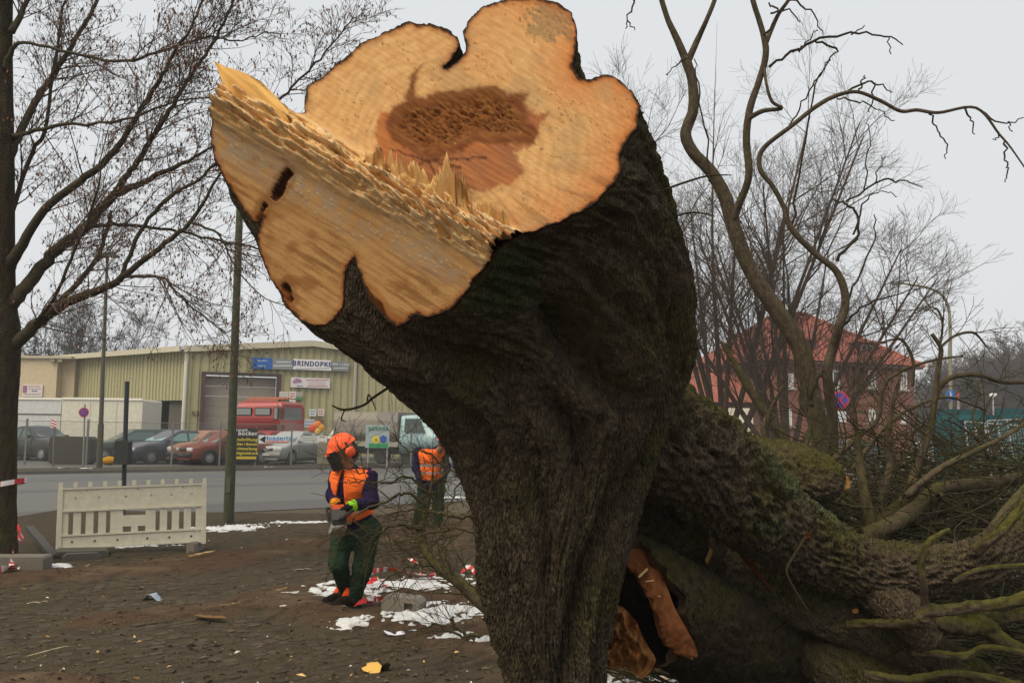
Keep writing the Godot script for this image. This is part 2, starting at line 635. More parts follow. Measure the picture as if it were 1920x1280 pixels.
func snow_patch(at: Vector3, rx: float, rz: float, label: String) -> void:
	var mb := MB.new()
	var step := clampf(rx * 0.045, 0.025, 0.08)
	var nx := int(rx * 3.0 / step)
	var nzz := int(rz * 3.0 / step)
	var f := PackedFloat32Array()
	var pts := PackedVector3Array()
	for j in nzz:
		for i in nx:
			var p := at + road_e.lerp(Vector3.RIGHT, 0.5).normalized() * ((i - nx * 0.5) * step) + Vector3(0, 0, 1) * ((j - nzz * 0.5) * step)
			var d := Vector2((i - nx * 0.5) * step / rx, (j - nzz * 0.5) * step / rz).length()
			f.append(0.58 - d + 0.75 * nz.get_noise_2d(p.x * 1.7, p.z * 2.6) + 0.7 * nz.get_noise_2d(p.x * 6.0, p.z * 8.0) + 0.5 * nz.get_noise_2d(p.x * 17.0, p.z * 21.0))
			pts.append(p)
	var ids := {}
	var vid := func(p: Vector3, v: float) -> int:
		var key := Vector2i((Vector2(p.x, p.z) * 2000.0).round())
		if ids.has(key):
			return ids[key]
		var q := p
		q.y = maxf(soil(p).x, 0.02) + 0.004 + minf(v, 0.5) * 0.05 + 0.006 * nz.get_noise_2d(p.x * 9.0, p.z * 9.0)
		var n := nz.get_noise_2d(p.x * 4.0 + 7.0, p.z * 4.0)
		ids[key] = mb.vert(q, Color(0.68, 0.7, 0.73).lerp(Color(0.3, 0.26, 0.21), clampf(n * 1.3 - 0.15 + (0.16 - v) * 2.2 + 0.5 * nz.get_noise_2d(p.x * 21.0, p.z * 21.0), 0, 0.8)))
		return ids[key]
	for j in nzz - 1:
		for i in nx - 1:
			var cs := [j * nx + i, j * nx + i + 1, (j + 1) * nx + i + 1, (j + 1) * nx + i]
			var out := []
			for k in 4:
				var a: int = cs[k]
				var b: int = cs[(k + 1) % 4]
				if f[a] > 0.0:
					out.append(vid.call(pts[a], f[a]))
				if (f[a] > 0.0) != (f[b] > 0.0):
					out.append(vid.call(pts[a].lerp(pts[b], f[a] / (f[a] - f[b])), 0.0))
			for k in range(1, out.size() - 1):
				mb.tri(out[0], out[k + 1], out[k])
	if mb.v.size() > 3:
		tag(wpart("snow_patch", mb, mats.snow, self), label, "snow", "patches of melting snow", "stuff")

# ---------------------------------------------------------------- upright planes: positions measured on a facade
func facade(x0: float, d0: float, x1: float, d1: float) -> Dictionary:
	var a := P(x0, 806, d0)
	var b := P(x1, 806, d1)
	a.y = 0.0
	b.y = 0.0
	var ex := (b - a).normalized()
	return {"o": a, "x": ex, "n": ex.cross(Vector3.UP).normalized() * -1.0 if ex.cross(Vector3.UP).z < 0.0 else ex.cross(Vector3.UP).normalized()}

func on(f: Dictionary, x: float, y: float) -> Vector2:
	var r := ray(x, y)
	var p = view.origin + r * ((f.o - view.origin).dot(f.n) / r.dot(f.n))
	return Vector2((p - f.o).dot(f.x), p.y)

func fw(f: Dictionary, s: float, h: float, off := 0.0) -> Vector3:
	return f.o + f.x * s + Vector3.UP * h + f.n * off

func fbasis(f: Dictionary) -> Basis:
	return Basis(f.x, Vector3.UP, f.x.cross(Vector3.UP))

# an upright slab between two corners measured on a facade
func slab(mb: MB, f: Dictionary, x0: float, y0: float, x1: float, y1: float, off: float, thick: float, col: Color) -> Vector3:
	var ym := (y0 + y1) * 0.5
	var xm := (x0 + x1) * 0.5
	var s0 := on(f, x0, ym).x
	var s1 := on(f, x1, ym).x
	var h0 := on(f, xm, y1).y
	var h1 := on(f, xm, y0).y
	mb.box(fw(f, (s0 + s1) * 0.5, (h0 + h1) * 0.5, off), Vector3(absf(s1 - s0), absf(h1 - h0), thick), col, fbasis(f))
	return Vector3(absf(s1 - s0), absf(h1 - h0), 0)

func words_on(f: Dictionary, text: String, x: float, y: float, px: float, off: float, m: Material, parent: Node3D, bold := true, widen := 1.0, font := "Droid Sans") -> void:
	var q := on(f, x, y)
	var d := -(view.affine_inverse() * fw(f, q.x, q.y)).z
	lettering(text, px * d / FOCAL * 1.35, m, parent, fw(f, q.x, q.y, off) - parent.position, fbasis(f), bold, font, widen)

# rows of small print that cannot be read from here
func small_print(f: Dictionary, parent: Node3D, x0: float, x1: float, ys: Array, px: float, off: float, col: Color) -> void:
	var mb := MB.new()
	for y in ys:
		var x := x0
		while x < x1 - 1.0:
			var w := minf(rng.randf_range(1.6, 5.5), x1 - x)
			slab(mb, f, x, y - px * 0.5, x + w, y + px * 0.5, off, 0.004, col)
			x += w + 0.9
	wpart("small_print", mb, mats.matte, parent)

func wall_grid(mb: MB, f: Dictionary, s0: float, s1: float, top: Callable, pitch: float, deep: float, col: Color, holes := []) -> void:
	# trapezoidal sheet: the profile is drawn out upwards, and left out where there are openings [s0, s1, height]
	var prof := [[0.0, 0.0], [0.55, 0.0], [0.66, 1.0], [0.9, 1.0], [1.0, 0.0]]
	var n := int(ceil((s1 - s0) / pitch))
	for i in n:
		for k in 4:
			var a := s0 + (i + float(prof[k][0])) * pitch
			var b := s0 + (i + float(prof[k + 1][0])) * pitch
			if a >= s1:
				continue
			b = minf(b, s1)
			var lo := 0.0
			for h in holes:
				if a + 0.02 > h[0] and b - 0.02 < h[1]:
					lo = h[2]
			var oa := float(prof[k][1]) * -deep
			var ob := float(prof[k + 1][1]) * -deep
			mb.face([fw(f, a, lo, oa), fw(f, b, lo, ob), fw(f, b, top.call(b), ob), fw(f, a, top.call(a), oa)], jit(col, 0.05))

func build_hall() -> void:
	var g := facade(345, 50, 790, 54.5)
	var sd := facade(126, 57.5, 345, 50)
	var hall := thing("industrial_hall", "yellow corrugated metal hall with roller door and company sign boards", "hall", g.o)
	var sheet_c := Color(0.42, 0.395, 0.225)
	var e0 := on(g, 347, 657)
	var ap := on(g, 585, 648)
	var e1 := Vector2(on(g, 790, 690).x, e0.y)
	var top := func(s: float) -> float:
		return lerpf(e0.y, ap.y, s / ap.x) if s < ap.x else lerpf(ap.y, e1.y, (s - ap.x) / (e1.x - ap.x))
	var d0 := on(g, 379, 760)
	var d1 := on(g, 521, 760)
	var dh := on(g, 450, 702).y
	var mb := MB.new()
	# openings fall on rib edges
	wall_grid(mb, g, 0.0, d0.x, top, 0.41, 0.07, sheet_c)
	wall_grid(mb, g, d0.x, d1.x, top, 0.41, 0.07, sheet_c, [[d0.x - 1.0, d1.x + 1.0, dh]])
	wall_grid(mb, g, d1.x, e1.x, top, 0.41, 0.07, sheet_c)
	wpart("gable_wall", mb, mats.weathered, hall)
	mb = MB.new()
	var sl := on(sd, 345, 700).x
	var side_top := func(_s: float) -> float: return e0.y
	var g0 := on(sd, 266, 790)
	var g1 := on(sd, 339, 790)
	var gh := on(sd, 300, 751).y
	wall_grid(mb, sd, 0.0, g0.x, side_top, 0.33, 0.07, sheet_c)
	wall_grid(mb, sd, g0.x, g1.x, side_top, 0.33, 0.07, sheet_c, [[g0.x - 1.0, g1.x + 1.0, gh]])
	wall_grid(mb, sd, g1.x, sl, side_top, 0.33, 0.07, sheet_c)
	wpart("side_wall", mb, mats.weathered, hall)
	# dark gateway in the side wall
	mb = MB.new()
	for q in [[g0.x, g1.x, 0.0, gh]]:
		mb.face([fw(sd, q[0], 0, -3.0), fw(sd, q[1], 0, -3.0), fw(sd, q[1], gh, -3.0), fw(sd, q[0], gh, -3.0)], Color(0.06, 0.057, 0.05))
		mb.face([fw(sd, q[0], 0, 0), fw(sd, q[0], 0, -3.0), fw(sd, q[0], gh, -3.0), fw(sd, q[0], gh, 0)], Color(0.06, 0.057, 0.05))
		mb.face([fw(sd, q[1], 0, -3), fw(sd, q[1], 0, 0), fw(sd, q[1], gh, 0), fw(sd, q[1], gh, -3)], Color(0.1, 0.095, 0.08))
		mb.face([fw(sd, q[0], gh, -3.0), fw(sd, q[1], gh, -3.0), fw(sd, q[1], gh, 0), fw(sd, q[0], gh, 0)], Color(0.06, 0.057, 0.05))
	wpart("gateway", mb, mats.matte, hall)
	mb = MB.new()
	for k in 5:
		mb.box(fw(sd, lerpf(g0.x, g1.x, 0.62 + k * 0.085), gh * 0.5, -0.3), Vector3((g1.x - g0.x) * 0.083, gh, 0.06), Color(0.1, 0.09, 0.075), fbasis(sd))
	wpart("gate_leaf", mb, mats.weathered, hall)
	# roof: two pitches running back, with a pale edge
	mb = MB.new()
	var back: Vector3 = -sd.x * (sl + 4.0)
	var r0 := fw(g, -0.25, e0.y + 0.05, 0.25)
	var r1 := fw(g, ap.x, ap.y + 0.1, 0.25)
	var r2 := fw(g, e1.x + 0.25, e1.y + 0.05, 0.25)
	mb.face([r0, r1, r1 + back, r0 + back], Color(0.3, 0.28, 0.24))
	mb.face([r1, r2, r2 + back, r1 + back], Color(0.3, 0.28, 0.24))
	wpart("roof", mb, mats.weathered, hall)
	mb = MB.new()
	for q in [[r0, r1], [r1, r2]]:
		var mid: Vector3 = (q[0] + q[1]) * 0.5
		var dirx: Vector3 = (q[1] - q[0]).normalized()
		mb.box(mid + Vector3(0, 0.02, 0), Vector3((q[1] - q[0]).length(), 0.34, 0.12), Color(0.56, 0.53, 0.4), Basis(dirx, g.n.cross(dirx).normalized(), g.n))
	var sm: Vector3 = (r0 + r0 + back) * 0.5
	mb.box(sm + Vector3(0, 0.02, 0) + sd.n * 0.2, Vector3(back.length(), 0.3, 0.14), Color(0.58, 0.54, 0.42), fbasis(sd))
	wpart("roof_edge", mb, mats.weathered, hall)
	for x in [345.5, 664.0]:
		mb = MB.new()
		var q := on(g, x, 740)
		var hh: float = top.call(q.x)
		mb.rod(fw(g, q.x, 0, 0.1), fw(g, q.x, hh, 0.1), 0.11, 8, Color(0.6, 0.58, 0.5) if x < 400 else Color(0.36, 0.34, 0.27))
		wpart("downpipe", mb, mats.plain, hall)
	# roller door
	var fr := MB.new()
	for q in [[d0.x - 0.12, 0.0, 0.24, dh], [d1.x - 0.12, 0.0, 0.24, dh]]:
		fr.box(fw(g, q[0] + 0.12, dh * 0.5, -0.16), Vector3(0.24, dh, 0.5), Color(0.075, 0.035, 0.032), fbasis(g))
	fr.box(fw(g, (d0.x + d1.x) * 0.5, dh + 0.02, -0.16), Vector3(d1.x - d0.x + 0.24, 0.16, 0.5), Color(0.06, 0.05, 0.045), fbasis(g))
	wpart("door_frame", fr, mats.plain, hall)
	var np := 8
	for k in np:
		var db := MB.new()
		var ph := (dh - 0.1) / np
		db.rbox(fw(g, (d0.x + d1.x) * 0.5, ph * (k + 0.5), -0.5), Vector3(d1.x - d0.x - 0.26, ph - 0.012, 0.06), 0.015, jit(Color(0.34, 0.3, 0.25), 0.06), fbasis(g))
		var pn := wpart("door_panel", db, mats.weathered, hall)
		if k == 2:
			for w in 4:
				var wb := MB.new()
				wb.rbox(fw(g, lerpf(d0.x, d1.x, 0.16 + w * 0.225), ph * (k + 0.5), -0.46), Vector3(0.75, ph * 0.5, 0.04), 0.04, Color(0.1, 0.1, 0.095), fbasis(g))
				wpart("pane", wb, mats.dark_glass, pn)
	# sign boards
	var sg := MB.new()
	slab(sg, g, 471.5, 671, 509, 692, 0.16, 0.14, L(34, 98, 178, 0.9))
	var blue := wpart("blue_board", sg, mats.plain, hall)
	small_print(g, blue, 480, 500, [676.5], 1.6, 0.235, Color(0.5, 0.6, 0.75))
	small_print(g, blue, 483, 498, [686.5], 2.0, 0.235, Color(0.5, 0.6, 0.75))
	sg = MB.new()
	slab(sg, g, 509, 673, 549, 693, 0.15, 0.12, L(128, 136, 140))
	var gr := wpart("grey_board", sg, mats.plain, hall)
	small_print(g, gr, 517, 544, [679], 2.6, 0.214, Color(0.6, 0.62, 0.63))
	small_print(g, gr, 512, 547, [686], 2.6, 0.214, Color(0.6, 0.62, 0.63))
	sg = MB.new()
	slab(sg, g, 549, 674.5, 619.5, 694, 0.16, 0.14, Color(0.75, 0.75, 0.76))
	var wh := wpart("white_board", sg, mats.plain, hall)
	words_on(g, "BRINDOPKE", 584, 682.5, 9.6, 0.24, mat("navy_print", Color(0.02, 0.03, 0.16), 0.6, false), hall, true, 1.0)
	small_print(g, wh, 553, 616, [691.2], 1.7, 0.235, Color(0.3, 0.3, 0.4))
	sg = MB.new()
	slab(sg, g, 619.5, 678, 653, 696, 0.15, 0.12, L(118, 126, 130))
	wpart("grey_board", sg, mats.plain, hall)
	words_on(g, "PKW + LKW", 636, 683.5, 4.6, 0.215, mat("pale_print", Color(0.6, 0.62, 0.63), 0.6, false), hall, true, 1.05)
	small_print(g, gr, 624, 650, [690.5], 2.2, 0.214, Color(0.6, 0.62, 0.63))
	sg = MB.new()
	slab(sg, g, 544, 708.5, 617.5, 727, 0.14, 0.06, Color(0.66, 0.64, 0.66))
	var ws := wpart("shop_sign", sg, mats.plain, hall)
	small_print(g, ws, 573, 615, [712.5], 1.8, 0.175, Color(0.4, 0.12, 0.16))
	small_print(g, ws, 578, 610, [716.5, 720], 1.0, 0.175, Color(0.45, 0.2, 0.25))
	small_print(g, ws, 575, 613, [724], 1.8, 0.175, Color(0.45, 0.1, 0.12))
	small_print(g, ws, 556, 568, [723.5], 1.8, 0.175, Color(0.12, 0.12, 0.4))
	for k in 7:
		sg = MB.new()
		var c := on(g, 556.5, 718)
		var ring := []
		for i in 6:
			var a := PI * (0.12 + 0.2 * k * 0.62) + 0.12 * i * 0.62
			ring.append(Vector2(cos(a), sin(a)) * 0.26)
		for i in 6:
			var a := PI * (0.12 + 0.2 * k * 0.62) + 0.12 * (5 - i) * 0.62
			ring.append(Vector2(cos(a), sin(a)) * 0.06)
		sg.prism(ring, 0.01, fw(g, c.x, c.y, 0.185), fbasis(g), [Color(0.3, 0.1, 0.3), Color(0.5, 0.12, 0.2), Color(0.45, 0.25, 0.4), Color(0.16, 0.16, 0.42), Color(0.5, 0.2, 0.15), Color(0.3, 0.3, 0.5), Color(0.4, 0.1, 0.3)][k])
		wpart("emblem", sg, mats.plain, ws)
	# small boards beside the door
	for q in [[523, 734, 540, 748.5, Color(0.55, 0.55, 0.52), Color(0.5, 0.45, 0.4)], [541.5, 734, 553.5, 747, Color(0.7, 0.68, 0.66), Color(0.5, 0.08, 0.06)], [554, 735, 566, 744, Color(0.42, 0.42, 0.36), Color(0.3, 0.32, 0.28)], [554, 745, 566, 749, Color(0.06, 0.25, 0.08), Color(0.1, 0.3, 0.1)], [541.5, 749, 553, 763, Color(0.62, 0.63, 0.62), Color(0.3, 0.4, 0.55)], [579, 767, 592, 780, Color(0.65, 0.66, 0.66), Color(0.12, 0.25, 0.5)], [595, 766.5, 607, 779.5, Color(0.65, 0.62, 0.58), Color(0.45, 0.1, 0.06)], [568.5, 786, 598, 801, Color(0.52, 0.55, 0.57), Color(0.2, 0.28, 0.5)]]:
		sg = MB.new()
		slab(sg, g, q[0], q[1], q[2], q[3], 0.12, 0.04, q[4])
		var bd := wpart("notice_board", sg, mats.plain, hall)
		if q[3] - q[1] > 6:
			small_print(g, bd, q[0] + 2.0, q[2] - 2.0, [q[1] + (q[3] - q[1]) * 0.3, q[1] + (q[3] - q[1]) * 0.68], 2.4, 0.143, q[5])
	sg = MB.new()
	slab(sg, g, 589, 786, 606, 796, 0.1, 0.1, Color(0.2, 0.08, 0.05))
	wpart("wall_lamp", sg, mats.plain, hall)
	words_on(g, "53", 366, 775.5, 9.0, 0.08, mat("black_print", Color(0.02, 0.02, 0.02), 0.6, false), hall, true, 1.05)

	# the low cream building to the left
	var f := facade(-160, 56, 130, 56)
	var low := thing("rendered_building", "low flat roofed cream rendered building joined to the left of the hall", "building", f.o)
	mb = MB.new()
	var hh := on(f, 90, 672).y
	var s1 := on(f, 131, 700).x
	var s0 := on(f, 106, 700).x
	mb.box(fw(f, s0 * 0.5, hh * 0.5, -4.0), Vector3(s0, hh, 8.0), Color(0.6, 0.5, 0.34), fbasis(f))
	mb.box(fw(f, (s0 + s1) * 0.5, hh * 0.5, -4.6), Vector3(s1 - s0 - 0.01, hh - 0.01, 8.0), Color(0.58, 0.47, 0.31), fbasis(f))
	wpart("wall", mb, mats.weathered, low)
	mb = MB.new()
	mb.box(fw(f, s1 * 0.5, hh + 0.08, -4.0), Vector3(s1 + 0.2, 0.16, 8.4), Color(0.5, 0.44, 0.33), fbasis(f))
	wpart("roof_edge", mb, mats.weathered, low)
	for x in [101.0, 115.0]:
		mb = MB.new()
		slab(mb, f, x - 4, 674, x + 4, 679, 0.1, 0.3, Color(0.25, 0.2, 0.14))
		wpart("gutter_outlet", mb, mats.plain, low)
	mb = MB.new()
	slab(mb, f, 42, 721, 80, 744, 0.06, 0.05, Color(0.62, 0.57, 0.55))
	var sgn := wpart("sign_board", mb, mats.plain, low)
	small_print(f, sgn, 54, 77, [724.5, 729], 1.6, 0.09, Color(0.4, 0.25, 0.28))
	small_print(f, sgn, 60, 72, [733], 2.4, 0.09, Color(0.1, 0.16, 0.3))
	small_print(f, sgn, 46, 76, [739], 2.0, 0.09, Color(0.35, 0.3, 0.4))
	mb = MB.new()
	slab(mb, f, 43.5, 723, 51, 736, 0.09, 0.02, Color(0.25, 0.12, 0.25))
	wpart("emblem", mb, mats.plain, sgn)

# a pitched plane of pantiles: rows step, columns roll
func tiles(mb: MB, a: Vector3, b: Vector3, c: Vector3, d: Vector3, col: Color, sag := 0.0) -> void:
	var nrm := (b - a).cross(d - a).normalized()
	var rows := maxi(2, int(((d - a).length() + (c - b).length()) * 0.5 / 0.34))
	var wide := maxf((b - a).length(), (c - d).length())
	var cols := maxi(3, int(wide / 0.11))
	var prev := -1
	for r in rows:
		var first := mb.v.size()
		for e in 2:
			var f := (float(r) + e) / rows
			for k in cols + 1:
				var u := float(k) / cols
				var p := a.lerp(b, u).lerp(d.lerp(c, u), f) - nrm * sag * sin(f * PI)
				var lift := (0.05 if e == 0 else 0.0) + 0.022 * cos(k * TAU / 2.0 * 0.98)
				var cc := jit(col, 0.1)
				var m := nz.get_noise_3dv(p * 0.35)
				cc = cc.lerp(Color(0.13, 0.07, 0.05), clampf(m * 1.2, 0, 0.45))
				mb.vert(p + nrm * lift, cc)
		for k in cols:
			mb.quad(first + k, first + k + 1, first + cols + 2 + k, first + cols + 1 + k)
			if r:
				mb.quad(prev + cols + 1 + k, prev + cols + 2 + k, first + k + 1, first + k)
		prev = first

func window_on(f: Dictionary, parent: Node3D, x0: float, y0: float, x1: float, y1: float, arched := false) -> void:
	var ym := (y0 + y1) * 0.5
	var s0 := on(f, x0, ym).x
	var s1 := on(f, x1, ym).x
	var h1 := on(f, (x0 + x1) * 0.5, y0).y
	var h0 := on(f, (x0 + x1) * 0.5, y1).y
	var w := s1 - s0
	var h := h1 - h0
	var c := fw(f, (s0 + s1) * 0.5, (h0 + h1) * 0.5, 0.0)
	var b := fbasis(f)
	var fr := MB.new()
	var t := 0.1
	for q in [[0, h * 0.5 - t * 0.5, w, t], [0, -h * 0.5 + t * 0.5, w, t], [-w * 0.5 + t * 0.5, 0, t, h - t * 2.02], [w * 0.5 - t * 0.5, 0, t, h - t * 2.02], [0, 0, t * 0.8, h - t * 2.02]]:
		fr.box(c + b * Vector3(q[0], q[1], 0.03), Vector3(q[2], q[3], 0.1), Color(0.68, 0.67, 0.64), b)
	var win := wpart("window", fr, mats.plain, parent)
	for k in [-1, 1]:
		var g := MB.new()
		g.box(c + b * Vector3(k * (w * 0.25 - t * 0.05), 0, -0.01), Vector3(w * 0.5 - t * 1.5, h - t * 2, 0.03), Color(0.06, 0.07, 0.08), b)
		wpart("pane", g, mats.dark_glass, win)
	var sl := MB.new()
	sl.box(c + b * Vector3(0, -h * 0.5 - 0.06, 0.1), Vector3(w + 0.2, 0.1, 0.26), Color(0.45, 0.43, 0.4), b)
	wpart("sill", sl, mats.plain, win)
	if arched:
		var a := MB.new()
		var ring := []
		for k in 9:
			ring.append(Vector2(cos(PI * k / 8.0) * w * 0.5, sin(PI * k / 8.0) * w * 0.35))
		a.prism(ring, 0.05, c + b * Vector3(0, h * 0.5, 0.03), b, Color(0.6, 0.58, 0.55))
		wpart("arch", a, mats.plain, win)

func build_house() -> void:
	var f := facade(1466, 56, 1714, 60)
	var house := thing("brick_house", "two storey red brick house with hipped red tile roof and dormers", "house", f.o)
	var brick := tri_tex(mat("brickwork", Color.WHITE, 0.9), mats.t_fine, Vector3(2.2, 7, 2.2), mats.b_fine, 0.8)
	var w := on(f, 1714, 740).x
	var eh := on(f, 1600, 684).y
	var deep := 9.5
	var mb := MB.new()
	mb.box(fw(f, w * 0.5, eh * 0.5, -deep * 0.5), Vector3(w, eh, deep), Color(0.3, 0.12, 0.085), fbasis(f))
	var wall := wpart("wall", mb, brick, house)
	mb = MB.new()
	mb.box(fw(f, w * 0.5, eh * 0.52, -deep * 0.5), Vector3(w + 0.06, 0.2, deep + 0.06), Color(0.15, 0.06, 0.045), fbasis(f))
	wpart("brick_band", mb, brick, house)
	mb = MB.new()
	mb.box(fw(f, w * 0.5, eh - 0.02, -deep * 0.5), Vector3(w + 0.9, 0.18, deep + 0.9), Color(0.14, 0.07, 0.05), fbasis(f))
	wpart("eaves", mb, mats.plain, house)
	var red := Color(0.31, 0.085, 0.056)
	var e := 0.55
	var A := fw(f, -e, eh + 0.08, e)
	var B := fw(f, w + e, eh + 0.08, e)
	var C := fw(f, w + e, eh + 0.08, -deep - e)
	var D := fw(f, -e, eh + 0.08, -deep - e)
	var rq := on(f, 1578, 586)
	var rh := rq.y * 1.05
	var R1 := fw(f, rq.x - 1.5, rh, -deep * 0.5)
	var R2 := fw(f, rq.x + 1.0, rh, -deep * 0.5)
	mb = MB.new()
	tiles(mb, A, B, R2, R1, red)
	tiles(mb, B, C, R2, R2, red)
	tiles(mb, D, A, R1, R1, red)
	tiles(mb, C, D, R1, R2, red)
	var roof := wpart("roof", mb, mats.plain, house)
	mb = MB.new()
	for q in [[A, R1], [B, R2], [R1, R2]]:
		mb.rod(q[0] + Vector3(0, 0.02, 0), q[1] + Vector3(0, 0.08, 0), 0.14, 6, Color(0.35, 0.1, 0.06))
	wpart("ridge_tiles", mb, mats.plain, house)
	for q in [[1506, 638, 1534, 665], [1634, 637, 1660, 666]]:
		var s0 := on(f, q[0], 650).x * 1.0
		var s1 := on(f, q[2], 650).x
		var c := (s0 + s1) * 0.5
		var hb := on(f, 1570, q[3]).y
		var ht := on(f, 1570, q[1]).y
		mb = MB.new()
		mb.box(fw(f, c, (hb + ht) * 0.5 - 0.3, -2.6), Vector3(s1 - s0 + 0.5, ht - hb + 0.6, 3.2), Color(0.12, 0.075, 0.055), fbasis(f))
		var dm := wpart("dormer", mb, mats.plain, house)
		mb = MB.new()
		mb.box(fw(f, c, ht + 0.1, -2.4), Vector3(s1 - s0 + 1.2, 0.14, 3.8), Color(0.3, 0.1, 0.065), fbasis(f))
		wpart("dormer_roof", mb, mats.plain, dm)
		for k in 2:
			mb = MB.new()
			var wx := lerpf(s0, s1, 0.27 + 0.46 * k)
			mb.box(fw(f, wx, (hb + ht) * 0.5, -0.99), Vector3((s1 - s0) * 0.42, ht - hb - 0.15, 0.06), Color(0.66, 0.65, 0.62), fbasis(f))
			mb.box(fw(f, wx, (hb + ht) * 0.5, -0.96), Vector3((s1 - s0) * 0.3, ht - hb - 0.36, 0.04), Color(0.07, 0.08, 0.09), fbasis(f))
			wpart("window", mb, mats.plain, dm)
	for q in [[1549, 694, 1574, 727], [1628, 694, 1641, 728], [1688, 698, 1700, 730], [1478, 700, 1487, 727], [1549, 762, 1556, 800]]:
		window_on(f, house, q[0], q[1], q[2], q[3])
	for q in [[1629, 772, 1641, 792], [1690, 772, 1701, 792], [1474, 770, 1484, 800]]:
		window_on(f, house, q[0], q[1], q[2], q[3], true)
	mb = MB.new()
	mb.box(R1 + Vector3(0.4, 0.2, -0.6), Vector3(0.7, 1.3, 0.7), Color(0.2, 0.085, 0.06), fbasis(f))
	wpart("chimney", mb, brick, roof)

	# low wing on the left
	var fl := facade(1262, 58, 1440, 57.5)
	var wing := thing("house_wing", "low brick outbuilding under a long red tile roof left of the house", "house", fl.o)
	var wl := on(fl, 1440, 770).x
	var wh := on(fl, 1380, 757).y
	mb = MB.new()
	mb.box(fw(fl, wl * 0.5 - 2.0, wh * 0.5, -4.0), Vector3(wl + 4.0, wh, 8.0), Color(0.19, 0.09, 0.065), fbasis(fl))
	wpart("wall", mb, brick, wing)
	mb = MB.new()
	var rt := on(fl, 1380, 690).y * 1.04
	var a2 := fw(fl, -4.3, wh + 0.05, 0.5)
	var b2 := fw(fl, wl + 0.2, wh + 0.05, 0.5)
	tiles(mb, a2, b2, fw(fl, wl + 0.2, rt, -4.0), fw(fl, -4.3, rt, -4.0), red)
	tiles(mb, fw(fl, wl + 0.2, wh, -8.5), fw(fl, -4.3, wh, -8.5), fw(fl, -4.3, rt, -4.0), fw(fl, wl + 0.2, rt, -4.0), red)
	wpart("roof", mb, mats.plain, wing)
	mb = MB.new()
	mb.face([fw(fl, wl, wh, 0), fw(fl, wl, wh, -8), fw(fl, wl, rt - 0.05, -4)], Color(0.19, 0.09, 0.065))
	wpart("gable", mb, brick, wing)

# ---------------------------------------------------------------- vehicles (front towards +x, y up)
func wheel(parent: Node3D, at: Vector3, r: float, side: float) -> void:
	var a := MB.new()
	var ax := Vector3(0, 0, side)
	a.lathe(at - ax * 0.1, ax, [[0.0, r * 0.8], [0.01, r * 0.96], [0.05, r], [0.15, r], [0.19, r * 0.95], [0.2, r * 0.68], [0.17, r * 0.6]], 18, Color(0.02, 0.02, 0.021))
	var w := part("wheel", a, mats.rubber, parent)
	a = MB.new()
	a.lathe(at + ax * 0.03, ax, [[0.0, r * 0.62], [0.055, r * 0.62], [0.06, r * 0.5], [0.045, r * 0.42], [0.065, r * 0.18], [0.07, 0.0]], 14, Color(0.3, 0.3, 0.31))
	part("rim", a, mats.metal, w)

